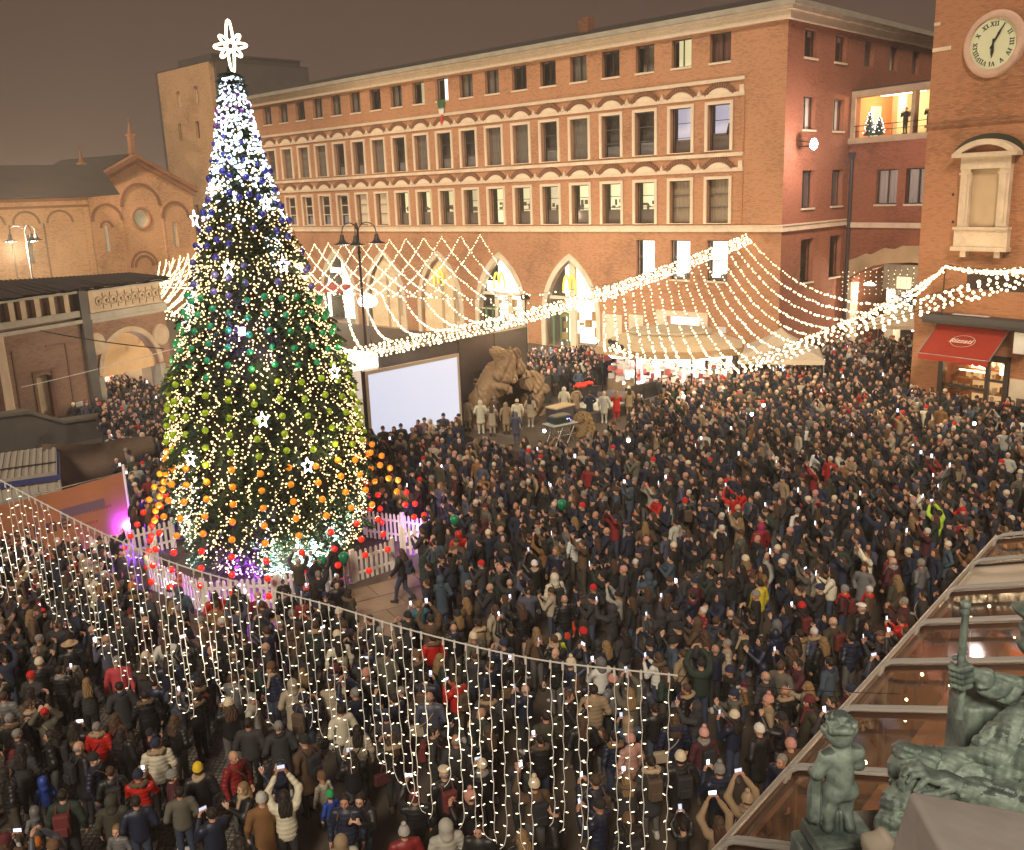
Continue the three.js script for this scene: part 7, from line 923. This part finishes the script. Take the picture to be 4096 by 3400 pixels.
const phoneUsed = new Set(), phoneLabel = (p) => { const cut = (s) => s.split(' ').slice(0, 16).join(' ').replace(/[, ]+(in|with|of|a|and|up|beside|behind|front|someone|the|to|holding|light|dark|pale|bare|low|near|by|on|at|long|short|grey|padded)*$/, ''); const c = [`lit smartphone held by ${p.label}`, `lit smartphone held by ${p.label.replace(/, [^,]*? (hair|head|beanie|hat|cap|up|collar)/, '')}`, `lit phone, ${p.label.replace('holding a phone up to film ', '')}`, `bright phone, ${p.label}`, `phone screen of ${p.label}`].map(cut), l = c.find((q) => !phoneUsed.has(q)) ?? c[0]; phoneUsed.add(l); return l; };
function makePerson(p) {
  const t = thing('person', p.label, 'person', [p.x, 0, p.z], 0, 'people watching in the square'), st = styleOf(p), k = p.kid ? 0.6 + 0.12 * rp() : 0.95 + 0.1 * rp();
  t.rotation.y = p.yaw ?? Math.atan2(p.x, p.z) + p.face * PI / 180; t.scale.set(k * (p.kid ? 1 : 0.97 + 0.1 * rp()), k, k); p.k = k; p.rot = t.rotation.y;
  const c = COAT[p.coat], sk = pick(SKIN, rp), pose = p.pose === 'scarfred' ? 'pocket' : p.pose;
  obj('body', bodyOf(pose, st, p.kid), [M_('coat', c, st === 'puffer' ? { roughness: 0.5 } : {}), M_('t', p.cast ? c : pick(TROU, rp)), M_('s', pick(SHOE, rp)), M_('skin', sk, { roughness: 0.6 }), eyeMat], t);
  const add = (n, g, m) => { const o = obj(n, hatOf(g), m, t); if (p.kid) { o.scale.setScalar(1.32); o.position.y = 1.44 * (1 - 1.32); } return o; };
  const h = p.head, hm = (q) => M_('hair', HAIR[q] ?? HAIR.dark, { roughness: 0.7 }), cm = (q) => M_('cap', CAPC[q] ?? COAT[q] ?? CAPC.grey);
  if (h === 'short' || h === 'glasses') add('hair', 'short', hm(p.tone)); else if (h === 'long') add('hair', 'long', hm(p.tone)); else if (h === 'bald') add('hair', 'bald', hm(p.tone === 'bald' ? 'grey' : p.tone)); else if (h === 'beanie') { if (rp() < 0.5) add('hair', rp() < 0.5 ? 'long' : 'bald', hm(pick(['dark', 'brown', 'blond'], rp))).position.y -= 0.02; add('beanie', 'beanie', cm(p.tone)); } else if (h === 'pom') { add('pompom_hat', 'pom', cm(p.tone)); add('hair', 'bald', hm('brown')); } else if (h === 'hood') { add('hood', 'hood', COAT[p.tone] && p.tone !== p.coat ? M_('cap', COAT[p.tone]) : M_('coat', c, {})); } else if (h === 'flat') { add('flat_cap', 'flat', cm(p.tone)); add('hair', 'bald', hm('grey')); } else if (h === 'straw') { add('straw_hat', 'straw', cm('straw')); add('hair', 'bald', hm('dark')); } else if (h === 'fur') { add('hair', 'short', hm('dark')); add('fur_collar', 'furring', M_('fur', { black: [0.1, 0.07, 0.05], brown: [0.2, 0.12, 0.06], beige: [0.42, 0.32, 0.21] }[p.tone] ?? [0.3, 0.22, 0.14], { roughness: 1 })); }
  if (!p.kid && !p.cast && p.pose !== 'over' && rp() < 0.14) obj('backpack', packG, M_('bag', pick([[0.02, 0.02, 0.025], [0.03, 0.04, 0.07], [0.09, 0.06, 0.04], [0.12, 0.02, 0.02]], rp)), t); else if (!p.kid && !p.cast && rp() < 0.16) obj('shoulder_bag', bagG, M_('bag', pick([[0.02, 0.02, 0.022], [0.12, 0.07, 0.035], [0.3, 0.25, 0.18], [0.06, 0.01, 0.015]], rp)), t);
  if (h === 'glasses') obj('glasses', [-1, 1].map((s) => new THREE.TorusGeometry(0.021, 0.0035, 4, 14).translate(s * 0.034, 1.617, 0.103)), MAT.black, t);
  if (p.pose === 'scarfred') add('scarf', 'scarf', M_('cap', CAPC.red)); else if (!p.kid && rp() < 0.22 && h !== 'hood' && h !== 'fur') add('scarf', 'scarf', M_('cap', pick([CAPC.grey, CAPC.black, CAPC.beige, CAPC.maroon, CAPC.navy], rp)));
  if (st !== 'coat' && h !== 'hood' && h !== 'fur' && !p.cast && rp() < 0.16) add('fur_collar', 'furring', M_('fur', pick([[0.3, 0.22, 0.14], [0.12, 0.08, 0.05], c], rp), { roughness: 1 }));
  if (p.hero ? ['front', 'over', 'arm'].includes(pose) : (pose === 'front' || pose === 'over' || pose === 'arm') && rp() < 0.55) {
    const ph = thing('smartphone', phoneLabel(p), 'smartphone', [0, 0, 0], 0, 'smartphones held up in the crowd'), q = { front: [0, 1.52, 0.4], over: [0, 1.985, 0.335], arm: [0.1, 1.8, 0.38] }[pose];
    ph.position.copy(V(q[0], q[1], q[2]).multiplyScalar(k).applyAxisAngle(V(0, 1, 0), p.rot).add(V(p.x, 0, p.z))); ph.rotation.set(pose === 'over' ? 0.25 : 0.12, p.rot, 0, 'YXZ'); const land = rp() < 0.35; if (land) ph.rotation.z = PI / 2;
    obj('phone_case', phoneG[0], phoneCase, ph); obj('phone_screen', phoneG[1], pick(phoneScreen, rp), ph);
  }
}
solo.forEach(makePerson);
// ---- the rest of the crowd, past the three hundred largest: one mass ----
{
  const crowd = thing('crowd', 'dense crowd of people in dark winter clothes filling the far part of the square', 'crowd'); crowd.userData.kind = 'stuff';
  const poses = ['side', 'pocket', 'front', 'over'], sets = {}; for (const q of poses) { const f = bodyFields(q, q === 'pocket' ? 'coat' : 'jacket'), lo = [-0.46, -0.06, -0.42], hi = [0.46, q === 'over' ? 2 : 1.6, 0.5]; sets[q] = { coat: drape(netMesh(f.fc, lo, hi, 0.052)), legs: netMesh((x, y, z) => Math.min(f.fl(x, y, z), f.fs(x, y, z)), lo, [0.46, 1.05, 0.5], 0.055), hands: q === 'pocket' ? null : M(handsOf(q, 0.02).map((g) => { g.deleteAttribute('uv'); return g; })), list: [] }; }
  const head = netMesh(headField, [-0.11, 1.42, -0.12], [0.11, 1.76, 0.14], 0.024), hats = {}; for (const k of ['short', 'long', 'beanie', 'hood', 'bald']) hats[k] = { g: netMesh(HAT[k][0], HAT[k][1], HAT[k][2], 0.026), m: [], c: [] };
  const w = std([1, 1, 1], { roughness: 0.85 }), wc = std([1, 1, 1], { roughness: 0.85, map: T.cloth, bumpMap: T.cloth, bumpScale: 0.014 }), hm = [], hc = [], pm = [], col = (c, v) => new THREE.Color(...c).multiplyScalar(v);
  // a small raised group stands on steps in front of the palace arches
  for (const p of mass) {
    const k = p.kid ? 0.68 : 0.93 + 0.13 * rp(), m = TRS(V(p.x, 0, p.z), yaw(p.yaw), V(k, k, k)), pose = p.pose === 'arm' ? 'front' : p.pose, v = 0.8 + 0.5 * rp(); (sets[pose] ?? sets.side).list.push([m, col(COAT[p.coat], v), col(pick(TROU, rp), 1), pick(SKIN, rp)]);
    hm.push(m); hc.push(col(pick(SKIN, rp), 0.9 + 0.2 * rp())); const h = p.head === 'pom' ? 'beanie' : p.head; if (hats[h]) { hats[h].m.push(m); hats[h].c.push(col(h === 'hood' ? COAT[p.coat] : HAIR[p.tone] ?? CAPC[p.tone] ?? COAT.grey, 1)); }
    if ((pose === 'front' || pose === 'over') && rp() < 0.14) { const q = { front: [0, 1.52, 0.4], over: [0, 1.985, 0.335] }[pose]; pm.push(m.clone().multiply(TRS(V(...q), yaw(0)))); }
  }
  for (const q of poses) { const s = sets[q], L = s.list; if (!L.length) continue; inst('coat', s.coat, wc, L.map((a) => a[0]), crowd, L.map((a) => a[1])); inst('trousers', s.legs, w, L.map((a) => a[0]), crowd, L.map((a) => a[2])); if (s.hands) inst('hands', s.hands, w, L.map((a) => a[0]), crowd, L.map((a) => new THREE.Color(...a[3]))); }
  inst('head', head, w, hm, crowd, hc); for (const k in hats) if (hats[k].m.length) inst(k === 'beanie' || k === 'hood' ? k : 'hair', hats[k].g, w, hats[k].m, crowd, hats[k].c);
  inst('phone_screen', box(0.08, 0.15, 0.012), glow([0.75, 0.84, 1], 2.4), pm, crowd);
  console.log('people', solo.length, mass.length);
  // bright phone torches
  const torch = [[8.6, -45.6], [10.9, -41.3], [11.9, -43], [1.4, -39.6], [19.5, -38.2], [6.1, -49.4], [4.8, -37.5]]; torch.forEach(([x, z], i) => { const b = thing('phone_torch', `dazzling white phone torch shining in the far crowd ${['left of the round stall', 'in the middle of the right half', 'just behind another torch right of centre', 'below the straw bale', 'near the clock tower', 'at the railing of the low stage', 'in front of the folding table'][i]}`, 'phone torch', [x, 1.9, z], 0, 'phone torches in the crowd'); obj('lamp_lens', sph(0.07, 0, 0, 0, 10, 8), glow([0.9, 0.96, 1], 30), b); obj('phone_case', rbox(0.08, 0.16, 0.012, 0.004, 0, -0.06, -0.075), phoneCase, b); });
}
// balloons
for (const [x, y, z, l] of [[-5.75, 1.65, -25.9, 'dark green balloon above the people in front of the picket fence'], [-5.1, 1.75, -25.9, 'lighter green balloon to the right of the dark one before the picket fence'], [1.55, 1.95, -29.4, 'small green balloon floating over the middle of the crowd'], [-1.95, 1.9, -28.4, 'green foil balloon beside the violet corner of the fence']]) { const b = thing('balloon', l, 'balloon', [x, y, z], 0, 'green balloons in the crowd'); obj('skin', new THREE.LatheGeometry([[0, -0.2], [0.03, -0.19], [0.1, -0.11], [0.155, 0.02], [0.14, 0.12], [0.08, 0.18], [0, 0.2]].map((p) => new THREE.Vector2(...p)), 22), std([0.01, 0.2, 0.1], { roughness: 0.25 }), b); obj('string', cyl(0.003, 0.003, 1.0, 4, 0, -0.7, 0), MAT.black, b); }
// people behind the loggia rail
for (const [x, l] of [[3.9, 'dark figure behind the loggia rail left of the pillar'], [4.5, 'dark figure leaning beside the loggia pillar'], [5.7, 'dark figure behind the loggia rail next to the clock tower']]) { const p = thing('person', l, 'person', [0, 0, 0], -PI / 3 , 'people behind the loggia rail'); p.position.copy(V(x, 14.9, -0.7).applyAxisAngle(V(0, 1, 0), -PI / 3).add(wing.position)); p.scale.setScalar(0.98); obj('body', bodyOf('front', 'jacket'), [M_('coat', COAT.charcoal), M_('t', TROU[0]), M_('s', SHOE[0]), M_('skin', SKIN[0], { roughness: 0.6 }), eyeMat], p); obj('hair', hatOf('short'), M_('hair', HAIR.dark, { roughness: 0.7 }), p); }
// the damp night air over the square
scene.fog = new THREE.FogExp2(new THREE.Color(1, 0.9, 0.8), 0.0010);
renderer.render(scene, camera);
